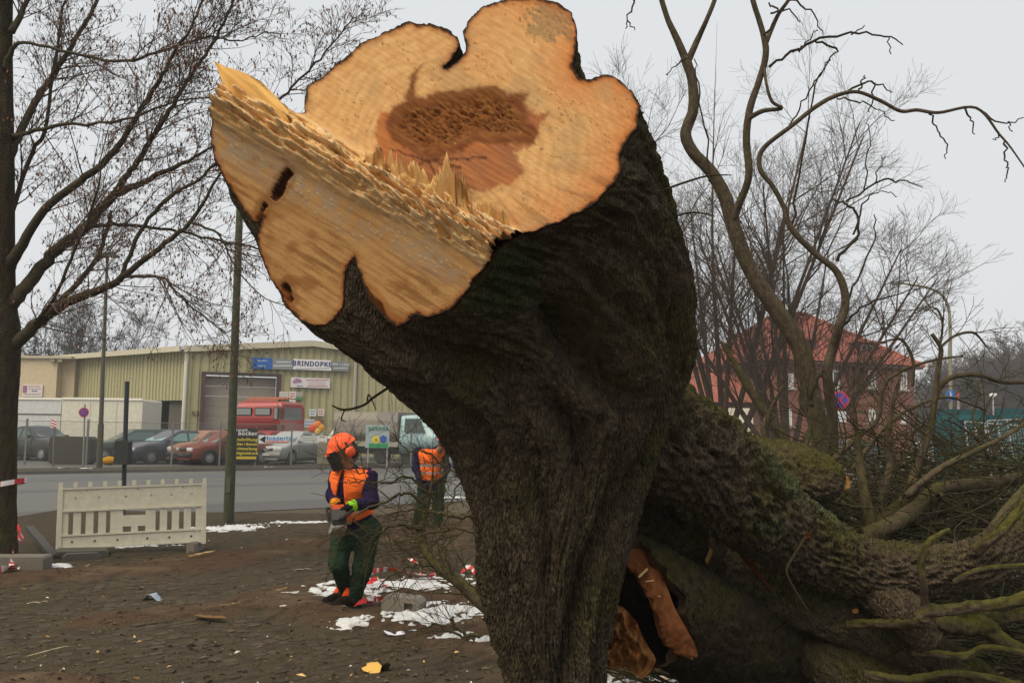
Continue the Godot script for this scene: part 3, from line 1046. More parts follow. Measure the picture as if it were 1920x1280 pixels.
# q: length, width, height, nose height, bonnet length, windscreen rake, cabin end, boot length, boot height
func make_car(called: String, label: String, at: Vector3, turn: float, col: Color, q: Dictionary) -> Node3D:
	var t := thing(called, label, "car", at, "cars parked in the yard behind the fence", turn)
	var l: float = q.l
	var w: float = q.w * 0.5
	var h: float = q.h
	var bl: float = q.belt
	var x1 := l * 0.5
	var mb := MB.new()
	var rows := []
	# stations along the body: x, half width share, belt height
	var cowl: float = x1 - q.bonnet
	var tail: float = -x1 + q.boot
	for s in [[x1, 0.72, 0.5], [x1 - 0.05, 0.86, q.nose - 0.03], [x1 - 0.25, 0.95, q.nose], [x1 - 0.5 * float(q.bonnet), 0.99, lerpf(q.nose, bl, 0.62)], [cowl, 1.0, bl], [0.0, 1.0, bl + 0.01], [tail, 1.0, bl + 0.02], [-x1 + 0.25, 0.96, q.tailh], [-x1 + 0.06, 0.9, float(q.tailh) - 0.05], [-x1, 0.78, 0.55]]:
		var ww: float = w * s[1]
		var y: float = s[2]
		var row := []
		for k in [[0.88, 0.2], [0.97, 0.3], [1.0, lerpf(0.3, y, 0.45)], [0.985, lerpf(0.3, y, 0.8)], [0.93, y - 0.03], [0.84, y], [0.45, y + 0.035]]:
			row.append(Vector3(s[0], k[1], ww * k[0]))
		for k in [[0.45, y + 0.035], [0.84, y], [0.93, y - 0.03], [0.985, lerpf(0.3, y, 0.8)], [1.0, lerpf(0.3, y, 0.45)], [0.97, 0.3], [0.88, 0.2]]:
			row.append(Vector3(s[0], k[1], -ww * k[0]))
		rows.append(row)
	mb.grid(rows, col, true, true)
	var paint: StandardMaterial3D = mats.paint if not q.has("rust") else mats.weathered
	var body := part("body", mb, paint, t)
	# cabin
	var ws: float = cowl - q.rake
	var re: float = q.cabin
	var rr: float = re + q.rear_rake
	mb = MB.new()
	var ix := 0.8
	rows = []
	for s in [[cowl + 0.04, bl - 0.02, 0.9], [lerpf(cowl, ws, 0.97), h - 0.07, 0.74], [ws - 0.12, h - 0.01, 0.7], [lerpf(ws, rr, 0.5), h, 0.71], [rr + 0.14, h - 0.02, 0.7], [lerpf(rr, re, 0.05), h - 0.08, 0.73], [re, bl, 0.88]]:
		var ww: float = w * s[2]
		rows.append([Vector3(s[0], s[1], ww), Vector3(s[0], s[1] + 0.025, ww * 0.8), Vector3(s[0], s[1] + 0.045, 0), Vector3(s[0], s[1] + 0.025, -ww * 0.8), Vector3(s[0], s[1], -ww)])
	mb.grid(rows, col)
	for sgn in [1, -1]:
		var a := []
		for s in [[cowl + 0.04, bl - 0.02, 0.9], [lerpf(cowl, ws, 0.97), h - 0.07, 0.74], [ws - 0.12, h - 0.01, 0.7], [lerpf(ws, rr, 0.5), h, 0.71], [rr + 0.14, h - 0.02, 0.7], [lerpf(rr, re, 0.05), h - 0.08, 0.73], [re, bl, 0.88]]:
			a.append(Vector3(s[0], s[1], sgn * w * s[2]))
		var lo := []
		for p in a:
			lo.append(Vector3(p.x, bl - 0.03, sgn * w * 0.93))
		mb.grid([a, lo] if sgn > 0 else [lo, a], col)
	part("roof", mb, paint, t)
	var glass = Color(0.08, 0.12, 0.12) if not q.has("glass") else q.glass
	mb = MB.new()
	var o := Vector3(0.02, 0.02, 0)
	mb.face([Vector3(cowl - 0.02, bl + 0.03, w * 0.78) + o, Vector3(cowl - 0.02, bl + 0.03, -w * 0.78) + o, Vector3(ws + 0.02, h - 0.1, -w * 0.62) + o, Vector3(ws + 0.02, h - 0.1, w * 0.62) + o], glass)
	part("windscreen", mb, mats.dark_glass, t)
	mb = MB.new()
	o = Vector3(-0.02, 0.02, 0)
	mb.face([Vector3(re + 0.03, bl + 0.06, -w * 0.74) + o, Vector3(re + 0.03, bl + 0.06, w * 0.74) + o, Vector3(rr - 0.02, h - 0.12, w * 0.6) + o, Vector3(rr - 0.02, h - 0.12, -w * 0.6) + o], glass)
	part("rear_window", mb, mats.dark_glass, t)
	for sgn in [1, -1]:
		var f0 := cowl - 0.22
		var f1 := ws - 0.1
		var mid := lerpf(ws, rr, 0.42)
		var b0 := re + 0.2
		var b1 := rr + 0.1
		for e in [[f0, mid + 0.05, f1, mid + 0.05], [mid - 0.05, b0, mid - 0.05, b1]]:
			mb = MB.new()
			var z0: float = sgn * (w * 0.925)
			var z1: float = sgn * (w * 0.775)
			var pts := [Vector3(e[0], bl + 0.03, z0), Vector3(e[1], bl + 0.03, z0), Vector3(e[3], h - 0.11, z1), Vector3(e[2], h - 0.11, z1)]
			if sgn > 0:
				pts.reverse()
			mb.face(pts, glass)
			part("side_window", mb, mats.dark_glass, t)
		mb = MB.new()
		mb.rbox(Vector3(cowl - 0.28, bl + 0.07, sgn * (w + 0.07)), Vector3(0.1, 0.13, 0.18), 0.03, col * 0.9)
		part("mirror", mb, paint, t)
		for wx in [x1 - 0.78, -x1 + 0.72]:
			mb = MB.new()
			mb.lathe(Vector3(wx, 0.31, sgn * (w - 0.16)), Vector3(0, 0, sgn), [[0.0, 0.35], [0.166, 0.36], [0.168, 0.0]], 18, Color(0.012, 0.012, 0.012))
			part("wheel_arch", mb, mats.rubber, t)
			wheel(t, Vector3(wx, 0.3, sgn * (w - 0.07)), 0.3, sgn)
		mb = MB.new()
		mb.rbox(Vector3(x1 - 0.075, q.nose - 0.12, sgn * w * 0.66), Vector3(0.16, 0.15, w * 0.4), 0.03, Color(0.55, 0.57, 0.58), Basis(Vector3.UP, -sgn * 0.2))
		part("headlight", mb, mats.dark_glass, t)
		mb = MB.new()
		mb.box(Vector3(lerpf(ws, rr, 0.42) , lerpf(0.3, bl, 0.5), sgn * (w * 0.998)), Vector3(0.012, bl - 0.35, 0.01), Color(0.01, 0.01, 0.01))
		mb.box(Vector3(cowl - 0.15, lerpf(0.3, bl, 0.5), sgn * (w * 0.998)), Vector3(0.012, bl - 0.35, 0.01), Color(0.01, 0.01, 0.01))
		part("door_gap", mb, mats.rubber, t)
		mb = MB.new()
		mb.rbox(Vector3(-x1 + 0.03, q.tailh - 0.16, sgn * w * 0.76), Vector3(0.1, 0.2, w * 0.22), 0.03, Color(0.35, 0.02, 0.02))
		part("tail_light", mb, mats.plain, t)
	mb = MB.new()
	mb.rbox(Vector3(x1 + 0.01, 0.42, 0), Vector3(0.16, 0.16, w * 1.72), 0.04, col * 0.8 if not q.has("black_bumper") else Color(0.03, 0.03, 0.03))
	part("bumper", mb, mats.plain, t)
	mb = MB.new()
	mb.rbox(Vector3(x1 - 0.02, q.nose - 0.13, 0), Vector3(0.1, 0.1, w * 0.74), 0.02, Color(0.02, 0.02, 0.02))
	if q.has("chrome"):
		mb.rod(Vector3(x1 + 0.035, q.nose - 0.08, -0.2), Vector3(x1 + 0.035, q.nose - 0.17, 0), 0.015, 5, Color(0.6, 0.6, 0.62))
		mb.rod(Vector3(x1 + 0.035, q.nose - 0.08, 0.2), Vector3(x1 + 0.035, q.nose - 0.17, 0), 0.015, 5, Color(0.6, 0.6, 0.62))
	part("grille", mb, mats.plain, t)
	mb = MB.new()
	mb.box(Vector3(x1 + 0.1, 0.44, 0), Vector3(0.02, 0.11, 0.5), Color(0.5, 0.5, 0.48) if not q.has("rust") else Color(0.1, 0.1, 0.09))
	part("number_plate", mb, mats.plain, t)
	mb = MB.new()
	mb.box(Vector3(0, 0.2, 0), Vector3(l * 0.86, 0.14, w * 1.7), Color(0.012, 0.012, 0.012))
	part("underbody", mb, mats.rubber, t)
	return t

func yard_point(x: float, y: float, d: float) -> Vector3:
	var p := P(x, y, d)
	p.y = 0.09
	return p

func heading(fx: float, fz: float) -> float:
	return atan2(-fz, fx)

func build_yard() -> void:
	var estate := {"l": 4.6, "w": 1.75, "h": 1.42, "belt": 0.92, "nose": 0.74, "bonnet": 1.25, "rake": 0.75, "cabin": -2.2, "rear_rake": 0.25, "boot": 0.25, "tailh": 0.92}
	var saloon := {"l": 4.5, "w": 1.72, "h": 1.4, "belt": 0.92, "nose": 0.74, "bonnet": 1.3, "rake": 0.75, "cabin": -1.55, "rear_rake": 0.65, "boot": 0.75, "tailh": 0.94, "glass": Color(0.16, 0.3, 0.28)}
	var hatch := {"l": 3.9, "w": 1.66, "h": 1.4, "belt": 0.9, "nose": 0.76, "bonnet": 1.1, "rake": 0.6, "cabin": -1.8, "rear_rake": 0.35, "boot": 0.25, "tailh": 0.9, "rust": 1, "black_bumper": 1}
	var silver := {"l": 4.0, "w": 1.68, "h": 1.42, "belt": 0.94, "nose": 0.78, "bonnet": 1.2, "rake": 0.75, "cabin": -1.75, "rear_rake": 0.4, "boot": 0.3, "tailh": 0.94, "glass": Color(0.1, 0.12, 0.13), "chrome": 1}
	make_car("parked_car", "dark green estate car parked behind the post with the black box", yard_point(252, 866, 41), heading(-0.82, 0.62), Color(0.022, 0.04, 0.036), estate)
	make_car("parked_car", "dark blue saloon car with greenish windscreen parked beside the estate car", yard_point(322, 870, 39.5), heading(-0.62, 0.78), Color(0.035, 0.034, 0.055), saloon)
	make_car("parked_car", "faded pink brown car wreck without front lights next to the blue saloon", yard_point(385, 870, 40), heading(-0.7, 0.72), Color(0.3, 0.16, 0.11), hatch)
	make_car("parked_car", "rusty dark red car wreck half hidden by the green lamp pole", yard_point(424, 871, 38.8), heading(-0.72, 0.7), Color(0.17, 0.045, 0.03), hatch)
	make_car("parked_car", "silver grey car facing the street under the arrow signs", yard_point(544, 868, 41.0), heading(-0.3, 0.95), Color(0.3, 0.31, 0.31), silver)
	make_car("parked_car", "bright red car behind the black advertising board", yard_point(494, 866, 43), heading(-0.5, 0.86), Color(0.3, 0.02, 0.03), hatch)
	var pick := {"l": 4.8, "w": 1.8, "h": 1.5, "belt": 1.0, "nose": 0.9, "bonnet": 1.3, "rake": 0.6, "cabin": -0.6, "rear_rake": 0.2, "boot": 1.7, "tailh": 0.95, "black_bumper": 1}
	make_car("parked_car", "black car parked under the white box body at the left edge", yard_point(62, 866, 41), heading(0.9, 0.42), Color(0.014, 0.014, 0.015), pick)

	# white box bodies on trestle legs
	for q in [[-40, 112, 747, 829, 44.0, "grey white box body with a dark seam nearest the left tree", Color(0.6, 0.62, 0.63)], [113, 265, 748, 829, 43.4, "long cream white box body with a bright top edge beside the dark gateway", Color(0.68, 0.66, 0.56)]]:
		var f := facade(q[0], q[4], q[1], q[4])
		var t := thing("box_body", q[5], "truck body", f.o, "white box bodies stored in the yard")
		var w := on(f, q[1], 790).x
		var h1 := on(f, (q[0] + q[1]) * 0.5, q[2]).y
		var h0 := on(f, (q[0] + q[1]) * 0.5, q[3]).y
		var mb := MB.new()
		mb.rbox(fw(f, w * 0.5, (h0 + h1) * 0.5, -1.2), Vector3(w, h1 - h0, 2.4), 0.05, q[6], fbasis(f))
		wpart("box", mb, mats.weathered, t)
		mb = MB.new()
		mb.box(fw(f, w * 0.5, h1 + 0.01, 0.0), Vector3(w, 0.1, 0.1), Color(0.8, 0.79, 0.72), fbasis(f))
		mb.box(fw(f, w * 0.5, h0 - 0.02, 0.0), Vector3(w, 0.14, 0.1), Color(0.3, 0.29, 0.26), fbasis(f))
		if q[0] < 0:
			mb.box(fw(f, w * 0.5, lerpf(h0, h1, 0.65), 0.01), Vector3(w, 0.05, 0.04), Color(0.1, 0.1, 0.1), fbasis(f))
		else:
			for s in [0.35, 0.68]:
				mb.box(fw(f, w * s, (h0 + h1) * 0.5, 0.005), Vector3(0.03, h1 - h0, 0.02), Color(0.5, 0.49, 0.42), fbasis(f))
		wpart("rail", mb, mats.plain, t)
		for s in [0.04, 0.32, 0.66, 0.96]:
			mb = MB.new()
			for k in [-0.15, -2.2]:
				mb.box(fw(f, w * s, h0 * 0.5, k), Vector3(0.12, h0, 0.12), Color(0.05, 0.05, 0.05), fbasis(f))
			wpart("leg", mb, mats.plain, t)
		mb = MB.new()
		mb.box(fw(f, w * 0.5, h0 - 0.2, -1.2), Vector3(w * 0.98, 0.3, 2.2), Color(0.03, 0.03, 0.03), fbasis(f))
		mb.box(fw(f, w * 0.5, h0 * 0.5, -1.9), Vector3(w * 0.96, h0, 0.3), Color(0.03, 0.028, 0.026), fbasis(f))
		wpart("chassis", mb, mats.rubber, t)

	# red lorry
	var f := facade(430, 46, 546, 45)
	var t := thing("red_lorry", "old red crew cab lorry with a roof ladder parked before the roller door", "lorry", f.o)
	var red := Color(0.33, 0.03, 0.025)
	var w := on(f, 525, 790).x
	var top := on(f, 490, 752).y
	var low := on(f, 490, 812).y
	var mb := MB.new()
	var rows := []
	for s in [[0.35, 0.0], [w - 0.5, 0.0], [w - 0.14, 0.0], [w - 0.02, 0.05], [w, 0.14]]:
		var row := []
		var tp: float = top - s[1]
		for k in [[0.0, low], [0.03, lerpf(low, tp, 0.5)], [-0.1, tp - 0.2], [-0.22, tp - 0.05], [-0.5, tp], [-1.9, tp], [-2.2, tp - 0.05], [-2.32, tp - 0.2], [-2.4, lerpf(low, tp, 0.5)], [-2.4, low]]:
			row.append(fw(f, s[0], k[1], k[0]))
		rows.append(row)
	mb.grid(rows, red, true, true)
	wpart("cab", mb, mats.paint, t)
	for q in [[441, 764, 472, 779], [478, 764, 508, 779], [513, 763, 522, 787]]:
		mb = MB.new()
		slab(mb, f, q[0], q[1], q[2], q[3], 0.02, 0.04, Color(0.012, 0.012, 0.012))
		var wd := wpart("window", mb, mats.rubber, t)
		mb = MB.new()
		slab(mb, f, q[0] + 1.5, q[1] + 1.5, q[2] - 1.5, q[3] - 1.5, 0.035, 0.04, Color(0.2, 0.22, 0.22))
		wpart("pane", mb, mats.dark_glass, wd)
	mb = MB.new()
	for y in [784, 789, 794, 799, 806]:
		var hh := on(f, 480, y).y
		mb.box(fw(f, w * 0.42, hh, 0.025), Vector3(w * 0.9, 0.03, 0.03), red * 0.55, fbasis(f))
	wpart("swage_line", mb, mats.paint, t)
	mb = MB.new()
	var hw2 := on(f, 500, 763).y
	var hl2 := on(f, 500, 786).y
	mb.face([fw(f, w + 0.012, hl2, -0.3), fw(f, w + 0.012, hl2, -2.15), fw(f, w + 0.012, hw2, -2.05), fw(f, w + 0.012, hw2, -0.4)], Color(0.2, 0.22, 0.22))
	wpart("windscreen", mb, mats.dark_glass, t)
	mb = MB.new()
	mb.box(fw(f, w * 0.45, low - 0.2, -1.2), Vector3(w + 2.0, 0.4, 2.3), Color(0.03, 0.025, 0.024), fbasis(f))
	mb.box(fw(f, w * 0.45, 0.75, -1.2), Vector3(w + 2.0, 0.5, 1.6), Color(0.02, 0.02, 0.02), fbasis(f))
	wpart("chassis", mb, mats.rubber, t)
	for s in [0.2, w - 1.0]:
		mb = MB.new()
		mb.lathe(fw(f, s, 0.55, -0.3), f.n, [[0, 0.46], [0.04, 0.5], [0.26, 0.5], [0.3, 0.4], [0.24, 0.25], [0.3, 0.0]], 18, Color(0.02, 0.02, 0.02))
		wpart("wheel", mb, mats.rubber, t)
	mb = MB.new()
	var lad := Color(0.42, 0.16, 0.1)
	var hy := on(f, 490, 745).y
	var l0 := on(f, 450, 745).x
	var l1 := on(f, 522, 745).x
	for k in [-0.7, -1.2]:
		mb.box(fw(f, (l0 + l1) * 0.5, hy, k), Vector3(l1 - l0, 0.1, 0.06), lad, fbasis(f))
	for i in 9:
		mb.rod(fw(f, lerpf(l0, l1, (i + 0.5) / 9.0), hy, -0.7), fw(f, lerpf(l0, l1, (i + 0.5) / 9.0), hy, -1.2), 0.025, 6, lad)
	wpart("roof_ladder", mb, mats.plain, t)
	mb = MB.new()
	for i in 4:
		mb.rod(fw(f, lerpf(l0, l1, 0.12 + 0.25 * i), top - 0.02, -0.95), fw(f, lerpf(l0, l1, 0.12 + 0.25 * i), hy, -0.95), 0.03, 6, Color(0.25, 0.05, 0.04))
	mb.box(fw(f, (l0 + l1) * 0.45, top + 0.06, -0.5), Vector3((l1 - l0) * 0.85, 0.1, 0.1), lad * 0.8, fbasis(f))
	wpart("ladder_rack", mb, mats.plain, t)
	mb = MB.new()
	var mx := on(f, 531, 775)
	mb.rbox(fw(f, mx.x, mx.y, 0.25), Vector3(0.16, 0.55, 0.12), 0.04, Color(0.05, 0.035, 0.03), fbasis(f))
	mb.rod(fw(f, mx.x, mx.y + 0.3, 0.25), fw(f, w - 0.2, mx.y + 0.45, 0.0), 0.025, 6, Color(0.04, 0.04, 0.04))
	mb.rbox(fw(f, mx.x + 0.05, mx.y - 1.0, 0.3), Vector3(0.3, 0.9, 0.2), 0.05, Color(0.1, 0.05, 0.04), fbasis(f))
	wpart("mirror", mb, mats.plain, t)

	# flatbed with a grey tarpaulin
	f = facade(620, 43, 786, 41)
	t = thing("tarpaulin_lorry", "small flatbed lorry with a grey tarpaulin box and pale blue cab", "lorry", f.o)
	var s0 := on(f, 626, 800).x
	var s1 := on(f, 746, 800).x
	var h1 := on(f, 690, 772).y
	var h0 := on(f, 690, 826).y
	mb = MB.new()
	rows = []
	for i in 15:
		var row := []
		var s := lerpf(s0, s1, i / 14.0)
		for k in [[0.0, h0], [0.03, lerpf(h0, h1, 0.33)], [0.03, lerpf(h0, h1, 0.66)], [0.0, h1], [-2.0, h1], [-2.0, h0]]:
			row.append(fw(f, s, k[1] + (0.03 * nz.get_noise_1d(s * 2.0) if k[1] > h1 - 0.1 else 0.0), k[0] + 0.05 * nz.get_noise_2d(s * 1.7, k[1] * 2.0)))
		rows.append(row)
	mb.grid(rows, Color(0.25, 0.225, 0.19), true, true)
	wpart("tarpaulin", mb, mats.weathered, t)
	mb = MB.new()
	slab(mb, f, 708, 772, 747, 790, 0.04, 0.02, Color(0.3, 0.28, 0.26))
	wpart("tarpaulin_patch", mb, mats.weathered, t)
	mb = MB.new()
	slab(mb, f, 626, 827, 748, 836, -0.9, 2.0, Color(0.35, 0.34, 0.29))
	wpart("flatbed", mb, mats.weathered, t)
	mb = MB.new()
	slab(mb, f, 630, 838, 770, 850, -1.0, 1.2, Color(0.035, 0.033, 0.03))
	wpart("chassis", mb, mats.rubber, t)
	for x in [652, 712, 762]:
		mb = MB.new()
		var q := on(f, x, 856)
		mb.lathe(fw(f, q.x, 0.48, -0.35), f.n, [[0, 0.36], [0.03, 0.4], [0.24, 0.4], [0.27, 0.3], [0.2, 0.2], [0.25, 0.0]], 18, Color(0.02, 0.02, 0.02))
		wpart("wheel", mb, mats.rubber, t)
	mb = MB.new()
	var c0 := on(f, 750, 800).x
	var cl := Color(0.3, 0.46, 0.5)
	rows = []
	for s in [[c0, h1 - 0.15], [c0 + 0.9, h1 - 0.12], [c0 + 1.2, h1 - 0.5], [c0 + 1.6, lerpf(h0, h1, 0.35)], [c0 + 1.8, lerpf(h0, h1, 0.25)]]:
		rows.append([fw(f, s[0], 0.6, 0.0), fw(f, s[0], lerpf(h0, h1, 0.1), 0.03), fw(f, s[0], s[1] - 0.05, -0.1), fw(f, s[0], s[1], -0.3), fw(f, s[0], s[1], -1.7), fw(f, s[0], s[1] - 0.05, -1.9), fw(f, s[0], lerpf(h0, h1, 0.1), -2.0), fw(f, s[0], 0.6, -2.0)])
	mb.grid(rows, cl, true, true)
	wpart("cab", mb, mats.paint, t)
	mb = MB.new()
	var ha := lerpf(h0, h1, 0.32)
	mb.face([fw(f, c0 + 0.25, ha, 0.06), fw(f, c0 + 1.35, ha, 0.06), fw(f, c0 + 1.05, h1 - 0.3, -0.02), fw(f, c0 + 0.25, h1 - 0.3, -0.02)], Color(0.05, 0.07, 0.075))
	wpart("side_window", mb, mats.dark_glass, t)

	# white van behind the worker
	f = facade(606, 47, 640, 47)
	t = thing("white_van", "white delivery van partly hidden behind the worker in the helmet", "van", f.o)
	mb = MB.new()
	rows = []
	for s in [[0.0, 1.05], [0.25, 1.35], [0.75, 2.05], [1.0, 2.2], [3.2, 2.25], [4.6, 2.2]]:
		rows.append([fw(f, s[0], 0.4, 0), fw(f, s[0], 1.0, 0.03), fw(f, s[0], s[1] - 0.06, -0.1), fw(f, s[0], s[1], -0.3), fw(f, s[0], s[1], -1.6), fw(f, s[0], s[1] - 0.06, -1.8), fw(f, s[0], 1.0, -1.9), fw(f, s[0], 0.4, -1.9)])
	mb.grid(rows, Color(0.62, 0.62, 0.6), true, true)
	wpart("body", mb, mats.paint, t)
	mb = MB.new()
	mb.face([fw(f, 0.45, 1.3, 0.06), fw(f, 1.3, 1.3, 0.06), fw(f, 1.3, 2.0, 0.0), fw(f, 0.85, 2.0, 0.0)], Color(0.03, 0.03, 0.03))
	wpart("side_window", mb, mats.dark_glass, t)

	# white van beside the house
	f = facade(1363, 50, 1418, 50)
	t = thing("white_van", "cream white van in front of the low red roofed outbuilding", "van", f.o)
	w = on(f, 1415, 790).x
	var ht := on(f, 1390, 765).y
	mb = MB.new()
	mb.rbox(fw(f, w * 0.48, (ht + 0.5) * 0.5, -1.0), Vector3(w * 0.95, ht - 0.5, 2.0), 0.12, Color(0.66, 0.62, 0.5), fbasis(f))
	mb.rbox(fw(f, w * 1.1, 1.1, -1.0), Vector3(w * 0.5, 1.2, 1.9), 0.12, Color(0.62, 0.58, 0.47), fbasis(f))
	wpart("body", mb, mats.paint, t)
	mb = MB.new()
	slab(mb, f, 1364, 792, 1396, 808, 0.03, 0.05, Color(0.12, 0.2, 0.27))
	wpart("windscreen", mb, mats.dark_glass, t)
	for s in [0.4, w * 1.2]:
		mb = MB.new()
		mb.lathe(fw(f, s, 0.33, -0.15), f.n, [[0, 0.3], [0.03, 0.33], [0.2, 0.33], [0.22, 0.2], [0.2, 0.0]], 16, Color(0.02, 0.02, 0.02))
		wpart("wheel", mb, mats.rubber, t)
	# low grey cars in front of the house, mostly behind brush
	var grey := silver.duplicate()
	grey.erase("chrome")
	var c := make_car("parked_car", "dark car before the brick house, seen through the brush", yard_point(1585, 842, 44) - Vector3(0, 0.09, 0), heading(-0.95, 0.3), Color(0.03, 0.03, 0.032), grey)
	c.set_meta("group", "cars before the brick house")
	c = make_car("parked_car", "white car by the right end of the brick house behind the brush", yard_point(1768, 836, 50) - Vector3(0, 0.09, 0), heading(0.3, 0.95), Color(0.6, 0.6, 0.6), grey)
	c.set_meta("group", "cars before the brick house")

	# teal containers and a leaning mesh panel
	for q in [[1800, 780, 1902, 880, 24.0, "teal waste container with ribbed side behind the brush pile", 2.4], [1908, 780, 2080, 890, 23.0, "second teal container cut off by the right edge", 2.4]]:
		f = facade(q[0], q[4], q[2], q[4] + 0.4)
		t = thing("waste_container", q[5], "container", f.o, "teal containers")
		w = on(f, q[2], 820).x
		var hh := on(f, (q[0] + q[2]) * 0.5, q[1]).y
		mb = MB.new()
		var teal := Color(0.015, 0.095, 0.108)
		mb.box(fw(f, w * 0.5, hh * 0.5, -0.5), Vector3(w, hh, 1.0), teal, fbasis(f))
		wpart("body", mb, mats.weathered, t)
		mb = MB.new()
		mb.box(fw(f, w * 0.5, hh - 0.05, 0.03), Vector3(w + 0.06, 0.14, 0.12), teal * 1.3, fbasis(f))
		wpart("rim_rail", mb, mats.weathered, t)
		mb = MB.new()
		mb.box(fw(f, w * 0.5, hh + 0.1, -0.95), Vector3(w * 0.9, 0.2, 0.06), teal * 0.8, fbasis(f))
		wpart("back_board", mb, mats.weathered, t)
		for k in 5:
			mb = MB.new()
			mb.box(fw(f, w * (0.1 + 0.2 * k), hh * 0.47, 0.04), Vector3(0.1, hh * 0.88, 0.08), teal * 0.8, fbasis(f))
			wpart("rib", mb, mats.weathered, t)
	for q in [[1876, 780, 870, 19.0, 0.05, "mesh site fence panel standing against the teal containers"], [1825, 786, 885, 20.0, -0.03, "second mesh site fence panel left of the other one"]]:
		var a := P(q[0], q[1], q[3])
		var b := Basis(Vector3.UP, 0.5) * Basis(Vector3.RIGHT, -0.12) * Basis(Vector3.BACK, q[4])
		t = thing("mesh_fence_panel", q[5], "fence panel", Vector3(a.x, 0, a.z), "mesh site fence panels")
		mb = MB.new()
		var steel := Color(0.4, 0.42, 0.42)
		for e in [[0, 0, 0, 2], [2.2, 0, 2.2, 2], [0, 2, 2.2, 2], [0, 0.12, 2.2, 0.12], [0.35, 0, 0.35, 2], [0.7, 0, 0.7, 2]]:
			mb.rod(b * Vector3(e[0], e[1], 0), b * Vector3(e[2], e[3], 0), 0.021, 6, steel)
		part("frame", mb, mats.metal, t)
		mb = MB.new()
		for i in 21:
			mb.rod(b * Vector3(0.1 + i * 0.1, 0.12, 0), b * Vector3(0.1 + i * 0.1, 2, 0), 0.003, 3, steel)
		for i in 9:
			mb.rod(b * Vector3(0, 0.2 + i * 0.2, 0.006), b * Vector3(2.2, 0.2 + i * 0.2, 0.006), 0.003, 3, steel)
		stuff(part("wire_mesh", mb, mats.metal, t))

	# chain-link fence along the yard
	var fa := P(-60, 870, 35.2)
	var fb := P(900, 870, 40.5)
	fa.y = 0.09
	fb.y = 0.09
	t = thing("chain_link_fence", "thin grey chain link fence in front of the parked cars", "fence", fa)
	var ln := (fb - fa).length()
	var ex := (fb - fa) / ln
	mb = MB.new()
	var fh := 1.72
	var st := 0.062
	for i in int(ln / st):
		var a := ex * (i * st)
		mb.rod(a + Vector3(0, 0.05, 0), a + ex * fh * 0.99 + Vector3(0, fh, 0), 0.0017, 3, Color(0.2, 0.21, 0.2))
		mb.rod(a + Vector3(0, fh, 0) + Vector3(0, 0, 0.004), a + ex * fh * 0.99 + Vector3(0, 0.05, 0.004), 0.0017, 3, Color(0.2, 0.21, 0.2))
	stuff(part("chain_link", mb, mats.metal, t))
	mb = MB.new()
	mb.rod(Vector3(0, fh, 0), ex * ln + Vector3(0, fh, 0), 0.012, 5, Color(0.2, 0.2, 0.19))
	part("top_wire", mb, mats.metal, t)
	for x in [46, 161, 321, 411, 545, 660, 770]:
		var p := P(x, 870, 0)
		var rr := ray(x, 870)
		rr.y = 0
		# where that sight line crosses the fence
		var o := view.origin
		o.y = 0.09
		var den := rr.x * ex.z - rr.z * ex.x
		var k := ((fa.x - o.x) * ex.z - (fa.z - o.z) * ex.x) / den
		var q := o + rr * k - fa
		q.y = 0.0
		mb = MB.new()
		mb.box(q + Vector3(0, 0.9, 0.04), Vector3(0.07, 1.82, 0.07), Color(0.14, 0.15, 0.145), Basis(ex, Vector3.UP, ex.cross(Vector3.UP)))
		part("post", mb, mats.plain, t)

# ---------------------------------------------------------------- poles, signs, barrier
func stand(x: float, y: float, d: float, h := 0.0) -> Vector3:
	var p := P(x, y, d)
	p.y = h
	return p

func round_sign(t: Node3D, c: Vector3, r: float, b: Basis, kind: String) -> void:
	var mb := MB.new()
	var z := b.z
	mb.lathe(c - z * 0.012, z, [[0.0, r], [0.012, r], [0.013, 0.0]], 28, Color(0.33, 0.33, 0.33))
	part("sign_plate", mb, mats.plain, t)
	mb = MB.new()
	if kind == "stop":
		mb.lathe(c + z * 0.002, z, [[0.0, r * 0.99], [0.004, r * 0.99], [0.0045, 0.0]], 28, Color(0.42, 0.02, 0.04))
		var face := part("red_ring", mb, mats.plain, t)
		mb = MB.new()
		mb.lathe(c + z * 0.008, z, [[0.0, r * 0.8], [0.003, r * 0.8], [0.0035, 0.0]], 28, Color(0.03, 0.045, 0.3))
		part("blue_field", mb, mats.plain, face)
		mb = MB.new()
		for a in [PI * 0.25, -PI * 0.25]:
			mb.box(c + z * (0.0145 + 0.001 * signf(a)), Vector3(r * 1.62, r * 0.17, 0.004), Color(0.42, 0.02, 0.04), b * Basis(Vector3.BACK, a))
		part("red_cross", mb, mats.plain, face)
	else:
		mb.lathe(c + z * 0.002, z, [[0.0, r * 0.98], [0.004, r * 0.98], [0.0045, 0.0]], 28, Color(0.02, 0.16, 0.5))
		var face := part("blue_field", mb, mats.plain, t)
		mb = MB.new()
		# a walker: head, body, striding legs, arm
		mb.lathe(c + b * Vector3(-0.06, 0.55, 0) * r + z * 0.008, z, [[0.0, r * 0.13], [0.004, r * 0.13], [0.005, 0.0]], 12, Color(0.75, 0.77, 0.8))
		for e in [[-0.05, 0.36, 0.0, -0.1, 0.26], [-0.02, -0.1, -0.28, -0.6, 0.13], [0.02, -0.1, 0.24, -0.6, 0.13], [0.02, 0.3, 0.3, 0.05, 0.1], [-0.06, 0.3, -0.3, 0.1, 0.1]]:
			var p0 := Vector3(e[0], e[1], 0)
			var p1 := Vector3(e[2], e[3], 0)
			var dd := p1 - p0
			mb.box(c + b * ((p0 + p1) * 0.5 * r) + z * 0.012, Vector3(dd.length() * r, e[4] * r, 0.004), Color(0.75, 0.77, 0.8), b * Basis(Vector3.BACK, atan2(dd.y, dd.x)))
		part("walker_symbol", mb, mats.plain, face)

